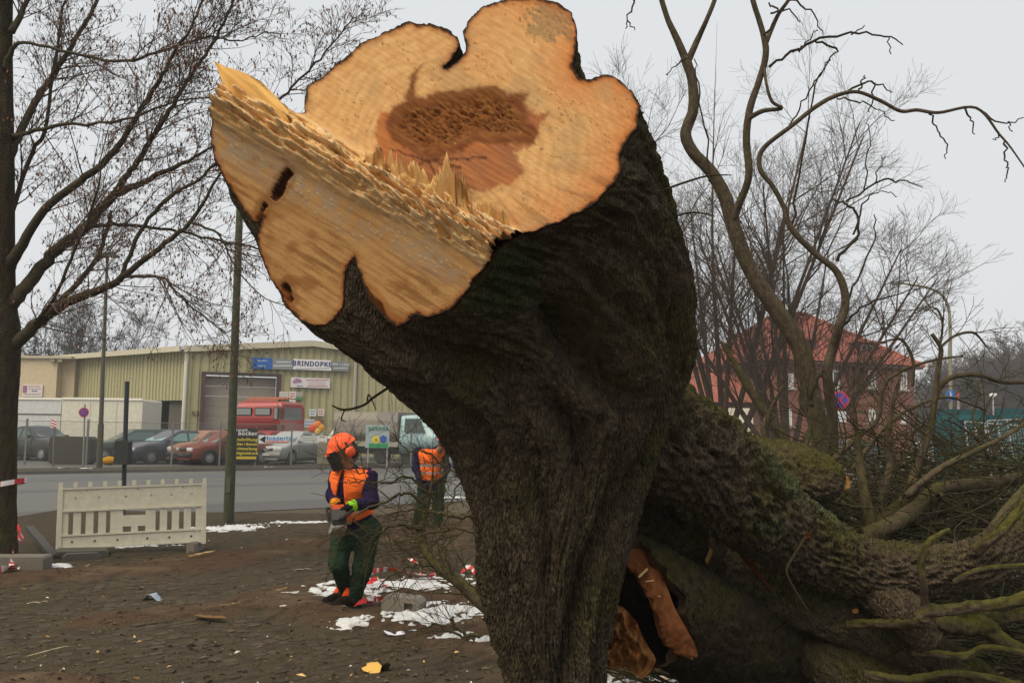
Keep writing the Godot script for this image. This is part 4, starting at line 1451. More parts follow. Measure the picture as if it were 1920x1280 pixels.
func build_street() -> void:
	# green pole near the road
	var a := P(428, 978, 15.2)
	a.y = 0.0
	var b := P(451, 335, 15.2)
	var t := thing("lamp_pole", "mossy green painted lamp pole standing at the near edge of the road", "pole", a)
	var mb := MB.new()
	var rows := []
	mb.tube(PackedVector3Array([a, a.lerp(b, 0.25), a.lerp(b, 0.26), b]), PackedFloat32Array([0.088, 0.086, 0.072, 0.055]), 14, Color(0.085, 0.095, 0.05))
	wpart("pole", mb, tri_tex(mat("green_paint", Color.WHITE, 0.7), mats.t_rough, Vector3(3, 1, 3), mats.b_rough, 0.5), t)
	mb = MB.new()
	var q := a.lerp(b, 0.12)
	mb.rbox(q + Vector3(0, 0, 0.085), Vector3(0.07, 0.3, 0.02), 0.01, Color(0.07, 0.08, 0.042))
	wpart("access_hatch", mb, mats.plain, t)
	mb = MB.new()
	mb.tube(smooth_line([b, b + Vector3(0.0, 0.1, 0), b + Vector3(0.3, 0.2, -0.2), b + Vector3(1.0, 0.25, -0.6)], 5), PackedFloat32Array([0.05, 0.05, 0.05, 0.05, 0.05, 0.05, 0.05, 0.05, 0.04, 0.04, 0.04, 0.04, 0.04, 0.04, 0.04, 0.04]), 10, Color(0.085, 0.095, 0.05))
	mb.rbox(b + Vector3(1.3, 0.27, -0.78), Vector3(0.7, 0.12, 0.25), 0.05, Color(0.25, 0.25, 0.24), Basis(Vector3.UP, 0.5))
	wpart("lamp_arm", mb, mats.plain, t)
	# post with a box
	a = stand(229, 990, 14.4)
	b = P(237.5, 715, 14.4)
	t = thing("post_with_box", "dark steel post with a black box mounted on it behind the white barrier", "post", a)
	mb = MB.new()
	mb.rod(a, b, 0.036, 10, Color(0.035, 0.04, 0.045))
	wpart("post", mb, mats.plain, t)
	mb = MB.new()
	mb.rbox(P(230, 848, 14.3), Vector3(0.22, 0.37, 0.16), 0.02, Color(0.022, 0.024, 0.026))
	wpart("box", mb, mats.plain, t)
	mb = MB.new()
	for y in [832, 862]:
		mb.rbox(P(231.5, y, 14.38), Vector3(0.1, 0.03, 0.12), 0.01, Color(0.03, 0.03, 0.032))
	wpart("clamp", mb, mats.plain, t)
	# far street lamp left
	a = stand(186, 866, 34.0, 0.1)
	b = P(200.5, 482, 34.0)
	t = thing("street_lamp", "tall grey green street lamp with a flat double head on the far pavement", "street lamp", a)
	mb = MB.new()
	mb.tube(PackedVector3Array([a, a.lerp(b, 0.2), a.lerp(b, 0.21), b]), PackedFloat32Array([0.11, 0.11, 0.085, 0.05]), 10, Color(0.095, 0.09, 0.062))
	wpart("pole", mb, mats.weathered, t)
	mb = MB.new()
	mb.rbox(P(190, 479, 34), Vector3(0.55, 0.14, 0.3), 0.04, Color(0.16, 0.16, 0.16), Basis(Vector3.BACK, 0.12))
	mb.rbox(P(211, 479, 34), Vector3(0.42, 0.12, 0.3), 0.04, Color(0.16, 0.16, 0.16), Basis(Vector3.BACK, -0.12))
	wpart("lamp_head", mb, mats.plain, t)
	# curved lamp right
	a = stand(1783, 850, 42.0)
	t = thing("street_lamp", "slender street lamp with a long curved arm beyond the brush pile", "street lamp", a)
	mb = MB.new()
	var pts := [a, P(1783, 700, 42), P(1782, 605, 42), P(1777, 570, 42), P(1762, 549, 41.8), P(1735, 538, 41.5), P(1705, 533, 41.2), P(1690, 531, 41)]
	var ln := smooth_line(pts, 5)
	var rr := PackedFloat32Array()
	for i in ln.size():
		rr.append(lerpf(0.085, 0.045, float(i) / ln.size()))
	mb.tube(ln, rr, 9, Color(0.26, 0.25, 0.17))
	wpart("pole", mb, mats.plain, t)
	mb = MB.new()
	mb.rbox(P(1682, 531, 40.9), Vector3(0.55, 0.11, 0.22), 0.04, Color(0.3, 0.3, 0.27), Basis(Vector3.UP, 0.2))
	wpart("lamp_head", mb, mats.plain, t)
	# tiny lamp in the distance
	a = stand(1863, 812, 85.0)
	t = thing("street_lamp", "small distant lamp with a white head before the grey wood", "street lamp", a)
	mb = MB.new()
	mb.rod(a, P(1863, 743, 85), 0.06, 8, Color(0.4, 0.41, 0.41))
	wpart("pole", mb, mats.plain, t)
	mb = MB.new()
	mb.lathe(P(1863, 745, 85), Vector3.UP, [[0, 0.12], [0.1, 0.3], [0.35, 0.34], [0.4, 0.1]], 12, Color(0.75, 0.75, 0.75))
	wpart("lamp_head", mb, mats.plain, t)

	# no stopping signs
	for s in [[155, 872, 157, 773, 33.5, 9.2, "round blue and red no stopping sign before the cream box body", 0.1], [1573, 880, 1574, 750, 26.0, 17.0, "larger no stopping sign beside the dark branch before the brick house", 0.0]]:
		a = stand(s[0], s[1], s[4], s[7])
		b = P(s[2], s[3], s[4])
		t = thing("no_stopping_sign", s[6], "road sign", a)
		mb = MB.new()
		mb.rod(Vector3.ZERO, b - a + Vector3(0, 0.3, -0.03), 0.03, 8, Color(0.3, 0.31, 0.3))
		part("post", mb, mats.metal, t)
		var r: float = s[5] * s[4] / FOCAL
		round_sign(t, b - a + Vector3(0, 0, 0.03), r, Basis(Vector3.UP, 0.1 if s[0] < 900 else -0.25), "stop")
		if s[0] > 900:
			mb = MB.new()
			mb.box(b - a + Vector3(0.05, -0.47, 0.03), Vector3(0.26, 0.3, 0.02), Color(0.6, 0.6, 0.68))
			part("lower_plate", mb, mats.plain, t)
	# footpath sign
	a = stand(1783, 850, 36.0)
	b = P(1783, 741, 36.0)
	t = thing("footpath_sign", "round blue footpath sign with a white walker at the foot of the curved lamp", "road sign", a)
	mb = MB.new()
	mb.rod(Vector3.ZERO, b - a + Vector3(0, 0.3, -0.03), 0.03, 8, Color(0.3, 0.31, 0.3))
	part("post", mb, mats.metal, t)
	round_sign(t, b - a + Vector3(0, 0, 0.03), 0.21, Basis(), "walk")
	mb = MB.new()
	a = stand(1801, 850, 40.0)
	t = thing("marker_post", "thin red and white post right of the footpath sign", "post", a)
	mb.rod(Vector3.ZERO, Vector3(0, P(1801, 735, 40).y, 0), 0.05, 8, Color(0.45, 0.4, 0.38))
	part("post", mb, mats.plain, t)
	mb = MB.new()
	mb.rod(Vector3(0, P(1801, 745, 40).y, 0), Vector3(0, P(1801, 734, 40).y, 0), 0.056, 8, Color(0.4, 0.08, 0.06))
	part("red_band", mb, mats.plain, t)
	# hazard marker
	a = stand(99, 876, 33.5, 0.1)
	b = P(101, 794, 33.5)
	t = thing("hazard_marker", "small red and white slanted hazard board on a post left of the no stopping sign", "road sign", a)
	mb = MB.new()
	mb.rod(Vector3.ZERO, b - a, 0.03, 8, Color(0.2, 0.21, 0.2))
	part("post", mb, mats.metal, t)
	mb = MB.new()
	mb.box(b - a + Vector3(0, 0, 0.045), Vector3(0.2, 0.3, 0.02), Color(0.7, 0.7, 0.7))
	var hb := part("board", mb, mats.plain, t)
	for k in 3:
		mb = MB.new()
		var y0 := -0.11 + 0.1 * k
		mb.face([b - a + Vector3(-0.098, y0 + 0.02, 0.058), b - a + Vector3(0.098, y0 - 0.05, 0.058), b - a + Vector3(0.098, y0, 0.058), b - a + Vector3(-0.098, y0 + 0.07, 0.058)], Color(0.5, 0.03, 0.05))
		part("red_stripe", mb, mats.plain, hb)

	# advertising boards on the fence
	var f := facade(440, 36.9, 740, 38.6)
	t = thing("advertising_board", "black advertising board with yellow and white lettering beside the green pole", "sign", f.o)
	mb = MB.new()
	slab(mb, f, 431, 803, 481.5, 863, 0.0, 0.05, Color(0.012, 0.012, 0.012))
	wpart("board", mb, mats.plain, t)
	var yel := mat("yellow_print", Color(0.62, 0.5, 0.02), 0.6, false)
	var wht := mat("white_print", Color(0.62, 0.62, 0.62), 0.6, false)
	words_on(f, "böcker", 464, 812.5, 7.5, 0.03, wht, t, true, 1.05)
	words_on(f, "reinold", 453, 806, 4.4, 0.03, wht, t, true)
	words_on(f, "Beschriftung", 459.5, 824, 5.4, 0.03, yel, t, true, 0.98)
	words_on(f, "Schilder / Banner", 457, 832.5, 5.2, 0.03, yel, t, true, 0.86)
	words_on(f, "Leuchtwerbung", 457, 841, 5.2, 0.03, yel, t, true, 0.9)
	words_on(f, "Digitaldruck", 463, 849.5, 5.2, 0.03, yel, t, true, 0.95)
	mb = MB.new()
	slab(mb, f, 438, 855.5, 480, 860.5, 0.03, 0.02, Color(0.5, 0.36, 0.02))
	wpart("yellow_bar", mb, mats.plain, t)
	for x in [438, 478]:
		mb = MB.new()
		var s := on(f, x, 860).x
		mb.box(fw(f, s, 0.9, -0.06), Vector3(0.06, 1.6, 0.06), Color(0.12, 0.12, 0.12), fbasis(f))
		wpart("post", mb, mats.plain, t)
	t = thing("arrow_sign", "white sign with a black arrow and blue lettering above the silver car", "sign", f.o)
	mb = MB.new()
	slab(mb, f, 484.5, 816, 544.5, 831.5, 0.02, 0.04, Color(0.68, 0.69, 0.7))
	wpart("board", mb, mats.plain, t)
	words_on(f, "Huppertz", 520, 821.5, 8.2, 0.045, mat("blue_print", Color(0.03, 0.2, 0.5), 0.6, false), t, true, 1.0)
	mb = MB.new()
	slab(mb, f, 497, 826, 543, 830.5, 0.045, 0.01, Color(0.62, 0.42, 0.38))
	var ub := wpart("underline", mb, mats.plain, t)
	small_print(f, t, 499, 541, [828.2], 2.0, 0.055, Color(0.5, 0.12, 0.1))
	mb = MB.new()
	var c := on(f, 492, 823.5)
	mb.prism([Vector2(-0.13, 0), Vector2(0.1, -0.14), Vector2(0.1, 0.14)], 0.006, fw(f, c.x, c.y, 0.05), fbasis(f), Color(0.01, 0.01, 0.01))
	wpart("arrow", mb, mats.plain, t)
	t = thing("arrow_sign", "grey arrow shaped sign with a round emblem right of the lettered arrow sign", "sign", f.o)
	mb = MB.new()
	var p0 := on(f, 557, 823)
	var p1 := on(f, 613, 823)
	var hh := on(f, 585, 816.5).y - on(f, 585, 829.5).y
	mb.prism([Vector2(p0.x, 0), Vector2(p0.x + 0.28, -hh * 0.5), Vector2(p1.x, -hh * 0.5), Vector2(p1.x, hh * 0.5), Vector2(p0.x + 0.28, hh * 0.5)], 0.02, fw(f, 0, p0.y, 0.02), fbasis(f), Color(0.5, 0.52, 0.5))
	wpart("board", mb, mats.plain, t)
	small_print(f, t, 565, 594, [821, 825], 1.4, 0.045, Color(0.34, 0.36, 0.35))
	mb = MB.new()
	slab(mb, f, 595, 817.5, 612, 829, 0.045, 0.01, Color(0.68, 0.66, 0.65))
	wpart("emblem_field", mb, mats.plain, t)
	mb = MB.new()
	var ec := on(f, 603.5, 823.2)
	for k in 2:
		var arc := PackedVector3Array()
		var ar := PackedFloat32Array()
		for i in 9:
			var an := PI * (0.2 + k) + PI * 0.6 * i / 8.0
			arc.append(fw(f, ec.x, ec.y, 0.055) + fbasis(f) * Vector3(cos(an) * 0.15, sin(an) * 0.1, 0))
			ar.append(0.014)
		mb.tube(arc, ar, 5, Color(0.4, 0.12, 0.12) if k else Color(0.2, 0.12, 0.12))
	wpart("emblem", mb, mats.plain, t)
	# balloon board
	t = thing("balloon_board", "small board cut out as orange red balloons behind the arrow sign", "sign", f.o)
	mb = MB.new()
	var bc := [[-0.2, 0.02, 0.17, Color(0.55, 0.08, 0.03)], [0.0, 0.18, 0.16, Color(0.65, 0.2, 0.03)], [0.16, 0.06, 0.15, Color(0.6, 0.28, 0.04)], [0.02, -0.1, 0.13, Color(0.62, 0.42, 0.12)]]
	var bp := on(f, 595, 804)
	for e in bc:
		mb.lathe(fw(f, bp.x + e[0], bp.y + e[1], -0.2 + 0.01 * float(e[0])), f.n, [[0, 0.02], [0.004, e[2]], [0.03, e[2]], [0.05, e[2] * 0.7], [0.06, 0.0]], 18, e[3])
	wpart("balloons", mb, mats.plain, t)
	mb = MB.new()
	slab(mb, f, 585, 808, 605, 816, -0.24, 0.03, Color(0.65, 0.64, 0.6))
	wpart("board", mb, mats.plain, t)
	# inspection company board
	t = thing("inspection_board", "grey green board with green lettering, a yellow badge and a blue badge", "sign", f.o)
	mb = MB.new()
	slab(mb, f, 685, 796, 729.5, 839.5, 0.02, 0.04, Color(0.34, 0.41, 0.41))
	wpart("board", mb, mats.plain, t)
	words_on(f, "DEKRA", 713, 803.8, 7.0, 0.045, mat("green_print", Color(0.015, 0.16, 0.1), 0.6, false), t, true, 1.05)
	mb = MB.new()
	var tq := on(f, 694, 804)
	for e in [[-0.06, 0.07, 0.08, 0.0], [0.08, 0.0, -0.06, -0.07], [-0.06, 0.07, -0.06, -0.07]]:
		mb.rod(fw(f, tq.x + e[0], tq.y + e[1], 0.05), fw(f, tq.x + e[2], tq.y + e[3], 0.05), 0.014, 5, Color(0.015, 0.16, 0.1))
	wpart("emblem", mb, mats.plain, t)
	mb = MB.new()
	slab(mb, f, 691, 831, 727, 838.5, 0.045, 0.01, Color(0.02, 0.28, 0.1))
	wpart("green_band", mb, mats.plain, t)
	mb = MB.new()
	var yq := on(f, 704.5, 824)
	mb.lathe(fw(f, yq.x, yq.y, 0.04), f.n, [[0, 0.17], [0.012, 0.17], [0.013, 0]], 22, Color(0.65, 0.52, 0.05))
	var yb := wpart("yellow_badge", mb, mats.plain, t)
	mb = MB.new()
	mb.lathe(fw(f, yq.x, yq.y, 0.05), f.n, [[0, 0.05], [0.01, 0.05], [0.011, 0]], 14, Color(0.2, 0.2, 0.06))
	wpart("badge_mark", mb, mats.plain, yb)
	mb = MB.new()
	var bq := on(f, 718, 823)
	var hex := []
	for k in 6:
		hex.append(Vector2(cos(PI / 6 + k * PI / 3), sin(PI / 6 + k * PI / 3)) * 0.17)
	mb.prism(hex, 0.006, fw(f, bq.x, bq.y, 0.046), fbasis(f), Color(0.03, 0.1, 0.4))
	wpart("blue_badge", mb, mats.plain, t)
	for x in [690, 726]:
		mb = MB.new()
		mb.box(fw(f, on(f, x, 840).x, 0.75, -0.03), Vector3(0.05, 1.35, 0.05), Color(0.3, 0.3, 0.28), fbasis(f))
		wpart("post", mb, mats.plain, t)
	# low bin in the yard
	t = thing("grey_bin", "grey refuse bin between the silver car and the flatbed lorry", "bin", stand(618, 868, 40.5, 0.09))
	mb = MB.new()
	mb.rbox(Vector3(0, 0.55, 0), Vector3(1.0, 1.05, 0.8), 0.06, Color(0.22, 0.2, 0.15))
	part("body", mb, mats.weathered, t)
	mb = MB.new()
	mb.rbox(Vector3(0, 1.1, 0), Vector3(1.06, 0.08, 0.86), 0.03, Color(0.16, 0.15, 0.12))
	part("lid", mb, mats.plain, t)
	t = thing("stone_block", "pile of dark mossy blocks under the cream box body behind the fence", "block", stand(130, 868, 37, 0.1))
	mb = MB.new()
	mb.rbox(Vector3(0.1, 0.55, 0), Vector3(1.7, 1.1, 0.6), 0.1, Color(0.07, 0.06, 0.045))
	part("block", mb, mats.concrete, t)
	t = thing("yellow_sack", "orange yellow sack lying on the far pavement", "sack", G(204, 871, 0.1))
	mb = MB.new()
	rows = []
	for i in 7:
		var row := []
		for k in 10:
			var an := TAU * k / 10
			var rad := sin(PI * (i + 0.15) / 6.3)
			row.append(Vector3(-0.42 + 0.14 * i, maxf(0.0, 0.16 + sin(an) * 0.17 * rad + 0.05 * nz.get_noise_2d(i * 2.0, k * 2.0)), cos(an) * 0.22 * rad))
		rows.append(row)
	mb.grid(rows, Color(0.5, 0.26, 0.02), true, true)
	part("sack", mb, mats.cloth, t)
	for s in [[122, 878, "left scrap of white litter on the far pavement"], [163, 879, "right scrap of white litter on the far pavement"], [505, 876, "white litter scrap under the silver car"]]:
		t = thing("litter", s[2], "litter", G(s[0], s[1], 0.1), "white litter on the far pavement")
		mb = MB.new()
		rows = []
		for i in 5:
			var row := []
			for k in 4:
				row.append(Vector3(-0.22 + 0.11 * i, 0.015 + 0.04 * absf(nz.get_noise_2d(i * 3.0 + s[0], k * 3.0)), -0.1 + 0.07 * k))
			rows.append(row)
		mb.grid(rows, Color(0.7, 0.7, 0.7))
		part("sheet", mb, mats.matte, t)

	build_barrier()

func build_barrier() -> void:
	# plastic barrier, 2.1 by 1 metre, tilted and leaning a little
	var p0 := P(110, 1030, 11.3)
	var p1 := P(380, 1016, 11.75)
	var base := (p0 + p1) * 0.5
	var t := thing("barrier", "tilted white plastic road barrier with slots and round holes", "barrier", base)
	var ex := (p1 - p0).normalized()
	var upv := (P(125, 912, 11.45) - p0).normalized()
	upv = (upv - ex * upv.dot(ex)).normalized()
	var b := Basis(ex, upv, ex.cross(upv).normalized())
	var w := (p1 - p0).length() + 0.06
	var h := 0.74
	var col := Color(0.64, 0.61, 0.48)
	var mat_: StandardMaterial3D = tri_tex(mat("barrier_plastic", Color.WHITE, 0.55), mats.t_soft, Vector3(1.4, 1.4, 1.4))
	var hw := w * 0.5
	var bx := func(mb: MB, x0: float, x1: float, y0: float, y1: float, d: float) -> void:
		mb.rbox(b * Vector3((x0 + x1) * 0.5, (y0 + y1) * 0.5, 0), Vector3(x1 - x0, y1 - y0, d), minf(0.008, (x1 - x0) * 0.2), col, b)
	# top and bottom panels with holes
	for s in [["top_panel", h * 0.64, h * 0.985, [[-0.62, 0.26], [-0.77, 0.16], [-0.46, 0.16], [-0.1, 0.16], [0.06, 0.26], [0.24, 0.16], [0.52, 0.16], [0.68, 0.26], [0.8, 0.16]]], ["bottom_panel", 0.012, h * 0.2, [[-0.8, 0.07], [-0.5, 0.07], [-0.2, 0.07], [0.2, 0.07], [0.5, 0.07], [0.8, 0.07]]]]:
		var cs := CSGCombiner3D.new()
		var body := CSGBox3D.new()
		body.size = Vector3(w - 0.06, s[2] - s[1], 0.045)
		body.position = Vector3(0, (s[1] + s[2]) * 0.5, 0)
		cs.add_child(body)
		for q in s[3]:
			var hole := CSGCylinder3D.new()
			hole.radius = 0.017
			hole.height = 0.2
			hole.sides = 12
			hole.operation = CSGShape3D.OPERATION_SUBTRACTION
			hole.rotation.x = PI / 2
			hole.position = Vector3(q[0] * hw, s[1] + q[1] * (1.0 if s[0] == "bottom_panel" else 0.92), 0)
			cs.add_child(hole)
		var pm := mat("barrier_panel", col, 0.55, false)
		pm.albedo_texture = mats.t_soft
		pm.uv1_triplanar = true
		pm.uv1_scale = Vector3(1.4, 1.4, 1.4)
		for ch in cs.get_children():
			ch.name = "hole" if ch != body else "panel"
			ch.material = pm
		cs.basis = b
		put(cs, s[0], t)
	for y in [0.0, h * 0.21, h * 0.615, h * 0.99]:
		var mb := MB.new()
		bx.call(mb, -hw + 0.03, hw - 0.03, y, y + 0.022, 0.075)
		part("rail", mb, mat_, t)
	for s in [-1, 1]:
		var mb := MB.new()
		bx.call(mb, s * (hw - 0.025) - 0.03, s * (hw - 0.025) + 0.03, -0.02, h + 0.02, 0.07)
		part("end_post", mb, mat_, t)
	for k in 11:
		var mb := MB.new()
		var x := lerpf(-hw + 0.02, hw - 0.02, k / 10.0)
		bx.call(mb, x - 0.022, x + 0.022, h + 0.02, h + 0.085, 0.05)
		part("lug", mb, mat_, t)
	for k in 12:
		if k == 5 or k == 6:
			continue
		var mb := MB.new()
		var x := lerpf(-hw + 0.08, hw - 0.08, k / 11.0)
		var half := 0.044 if k != 4 and k != 7 else 0.05
		bx.call(mb, x - half, x + half, h * 0.23, h * 0.615, 0.04)
		part("slat", mb, mat_, t)
	var mb := MB.new()
	bx.call(mb, -0.2, 0.22, h * 0.33, h * 0.52, 0.045)
	bx.call(mb, -0.2, -0.12, h * 0.23, h * 0.615, 0.0455)
	bx.call(mb, 0.15, 0.22, h * 0.23, h * 0.615, 0.0455)
	bx.call(mb, -0.02, 0.06, h * 0.22, h * 0.34, 0.0455)
	part("centre_panel", mb, mat_, t)
	mb = MB.new()
	mb.rbox(base + b * Vector3(hw - 0.12, -0.06, 0.0), Vector3(0.1, 0.16, 0.4), 0.02, Color(0.2, 0.17, 0.14))
	wpart("foot", mb, mats.rubber, t)
	mb = MB.new()
	mb.rbox(G(150, 1045) + Vector3(0, 0.03, 0), Vector3(0.42, 0.12, 0.7), 0.04, Color(0.085, 0.078, 0.07), Basis(Vector3.UP, 0.5))
	wpart("foot", mb, mats.rubber, t)

# ---------------------------------------------------------------- bare trees
var bits: MB

func sprout(mb: MB, line: PackedVector3Array, rad: PackedFloat32Array, n: int, length: float, level: int, up: float, col: Color, from := 0.2, kids := 6, thick := 0.012, least := 0.002, bitty := 0.0) -> void:
	var m := line.size()
	for i in n:
		var f := rng.randf_range(from, 1.0)
		var k := mini(int(f * (m - 1)), m - 2)
		var p := line[k].lerp(line[k + 1], f * (m - 1) - k)
		var tn := (line[k + 1] - line[k]).normalized()
		var rv := Vector3(rng.randf_range(-1, 1), rng.randf_range(-1, 1), rng.randf_range(-1, 1))
		var side := (rv - tn * rv.dot(tn)).normalized()
		var a := rng.randf_range(0.45, 1.05)
		var dir := (tn * cos(a) + side * sin(a) + Vector3(0, up, 0)).normalized()
		var l := length * (1.15 - 0.55 * f) * rng.randf_range(0.55, 1.25)
		var seg := 5 if level > 0 else 3
		var pts := PackedVector3Array([p])
		for s in seg:
			p += dir * (l / seg)
			pts.append(p)
			dir = (dir + Vector3(rng.randf_range(-1, 1), rng.randf_range(-1, 1) + up, rng.randf_range(-1, 1)) * 0.2).normalized()
		var r0 := maxf(minf(rad[k] * 0.6, l * thick), least)
		var rr := PackedFloat32Array()
		for s in seg + 1:
			rr.append(maxf(r0 * (1.0 - 0.75 * s / seg), least * 0.8))
		mb.tube(pts, rr, 5 if level > 1 else 3, jit(col, 0.15), Color(0, 0, 0, 0), false)
		if level > 0:
			sprout(mb, pts, rr, maxi(2, int(kids * rng.randf_range(0.7, 1.3))), length * 0.46, level - 1, up, col, 0.15, kids, thick, least, bitty)
		elif bitty > 0.0 and bits:
			for e in 2:
				if rng.randf() < 0.4:
					var q := pts[seg - rng.randi() % 2]
					var d := Vector3(rng.randf_range(-0.4, 0.4), -1, rng.randf_range(-0.4, 0.4)) * bitty
					var w := Vector3(rng.randf_range(-1, 1), 0.2, rng.randf_range(-1, 1)).normalized() * bitty * 0.22
					bits.face([q, q + d * 0.5 + w, q + d, q + d * 0.5 - w], jit(Color(0.17, 0.085, 0.055), 0.3))

# a bare tree: fork low, limbs that fan out and turn upwards
func bare_tree(called: String, label: String, group: String, base: Vector3, h: float, r: float, limbs: int, spread: float, col: Color, kids := 7, level := 2, least := 0.006, fork := 0.16, sec := 12, lean := Vector3.ZERO) -> void:
	var t := thing(called, label, "tree", base, group)
	var mb := MB.new()
	var line := smooth_line([base - Vector3(0, 0.1, 0), base + Vector3(0, h * 0.02, 0), base + Vector3(rng.randf_range(-0.1, 0.1), h * fork, 0) + lean * fork, base + Vector3(rng.randf_range(-0.3, 0.3), h * 0.5, rng.randf_range(-0.3, 0.3)) + lean * 0.5, base + Vector3(0, h * 0.97, 0) + lean], 6)
	var rr := PackedFloat32Array()
	for i in line.size():
		var f := float(i) / (line.size() - 1)
		rr.append(maxf(r * (1.25 if i < 3 else 1.0) * pow(1.0 - f, 1.4), least))
	mb.tube(line, rr, 12, col)
	wpart("trunk", mb, mats.twig_bark, t)
	var crown := MB.new()
	sprout(crown, line, rr, sec, h * 0.16, level - 1, 0.25, col, 0.45, kids, 0.011, least)
	for i in limbs:
		var f := fork + 0.42 * pow(float(i) / limbs, 1.3)
		var k := int(f * (line.size() - 1))
		var p := line[k]
		var az := i * 2.4 + rng.randf_range(-0.4, 0.4)
		var out := Vector3(cos(az), 0, sin(az)) * spread * h * rng.randf_range(0.75, 1.1) * (1.0 - 0.45 * float(i) / limbs)
		var top := h * rng.randf_range(0.62, 0.95) * (1.0 - 0.25 * out.length() / (spread * h))
		var l := smooth_line([p, p + out * 0.28 + Vector3(0, (top - p.y + base.y) * 0.25, 0), p + out * 0.62 + Vector3(0, (top - p.y + base.y) * 0.6, 0) + lean * 0.3, p + out + Vector3(0, top - p.y + base.y, 0) + lean * 0.5], 5)
		var lr := PackedFloat32Array()
		for e in l.size():
			lr.append(maxf(r * 0.4 * (1.0 - 0.9 * float(e) / l.size()), least))
		mb = MB.new()
		mb.tube(l, lr, 8, col)
		wpart("limb", mb, mats.twig_bark, t)
		sprout(crown, l, lr, sec, h * 0.23, level, 0.14, col, 0.36, kids, 0.011, least)
	stuff(wpart("crown", crown, mats.twig_bark, t))

func build_far() -> void:
	rng.seed = 11
	# hazy wood on the right
	var k := 0
	var looks := ["hazy bare tree at the left end of the far wood", "hazy bare tree second from the left in the far wood", "broad hazy bare tree behind the curved lamp", "hazy slender tree right of the curved lamp", "tall hazy tree in the middle of the far wood", "hazy reddish tree of the far wood behind the distant lamp", "tallest hazy tree towards the right edge", "hazy leaning tree near the right edge", "hazy tree at the far right edge of the photo", "low hazy bushy tree under the far wood's left end"]
	for q in [[1722, 118, 9.5], [1752, 112, 11], [1785, 105, 13], [1815, 110, 14], [1840, 104, 15.5], [1862, 116, 14], [1886, 102, 15], [1906, 110, 14.5], [1935, 100, 15], [1700, 125, 8]]:
		bare_tree("wood_tree", looks[k], "hazy trees of the far wood", stand(q[0], 820, q[1]), q[2], 0.24, 9, 0.2, Color(0.17, 0.135, 0.125), 7, 2, 0.02, 0.1, 16)
		k += 1
	# a dense hazy undergrowth below the wood
	var mb := MB.new()
	for i in 1500:
		var p := stand(rng.randf_range(1700, 1990), 820, rng.randf_range(112, 135))
		var h := rng.randf_range(2.0, 8.5)
		mb.tube(PackedVector3Array([p, p + Vector3(rng.randf_range(-0.8, 0.8), h * 0.5, rng.randf_range(-0.8, 0.8)), p + Vector3(rng.randf_range(-1.6, 1.6), h, rng.randf_range(-1, 1))]), PackedFloat32Array([0.06, 0.045, 0.02]), 3, jit(Color(0.15, 0.125, 0.105), 0.3), Color(0, 0, 0, 0), false)
	tag(wpart("undergrowth", mb, mats.matte, self), "grey brown bare undergrowth along the foot of the far wood", "undergrowth", "", "stuff")
	# behind the hall
	bare_tree("bare_tree", "grey bare tree behind the low cream building", "", stand(104, 800, 72), 13.5, 0.3, 9, 0.32, Color(0.1, 0.09, 0.08), 7, 2, 0.014, 0.14, 14)
	bare_tree("bare_tree", "pale grey leaning bare tree behind the hall roof left of the street lamp", "", stand(140, 800, 78), 15, 0.26, 8, 0.36, Color(0.13, 0.12, 0.11), 6, 2, 0.014, 0.14, 12, Vector3(5, 0, 0))
	for q in [[55, 70, 9.4, "dark evergreen nearest the left tree behind the cream building"], [82, 74, 8.8, "dark evergreen second from the left tree behind the cream building"], [112, 72, 7.8, "low dark evergreen at the right end of the evergreen row behind the cream building"], [20, 72, 10.0, "dark evergreen behind the left tree trunk"]]:
		var base := stand(q[0], 800, q[1])
		var t := thing("evergreen", q[3], "tree", base, "dark evergreens behind the cream building")
		mb = MB.new()
		mb.rod(base, base + Vector3(0, q[2] * 0.9, 0), 0.18, 7, Color(0.06, 0.05, 0.04), 0.04)
		wpart("trunk", mb, mats.matte, t)
		mb = MB.new()
		for i in 2600:
			var f := sqrt(rng.randf())
			var a := rng.randf() * TAU
			var rad: float = f * 1.9 * (0.55 + 0.45 * sin(i * 0.7))
			var y: float = q[2] * (1.0 - 0.92 * f) + rng.randf_range(-0.4, 0.4)
			var p := base + Vector3(cos(a) * rad, y, sin(a) * rad)
			var o := Vector3(cos(a), -0.25, sin(a)) * rng.randf_range(0.25, 0.5)
			var w := o.cross(Vector3.UP).normalized() * 0.07
			mb.face([p - w, p + o, p + w, p - o * 0.2], jit(Color(0.03, 0.04, 0.028), 0.4))
		stuff(wpart("crown", mb, mats.matte, t))

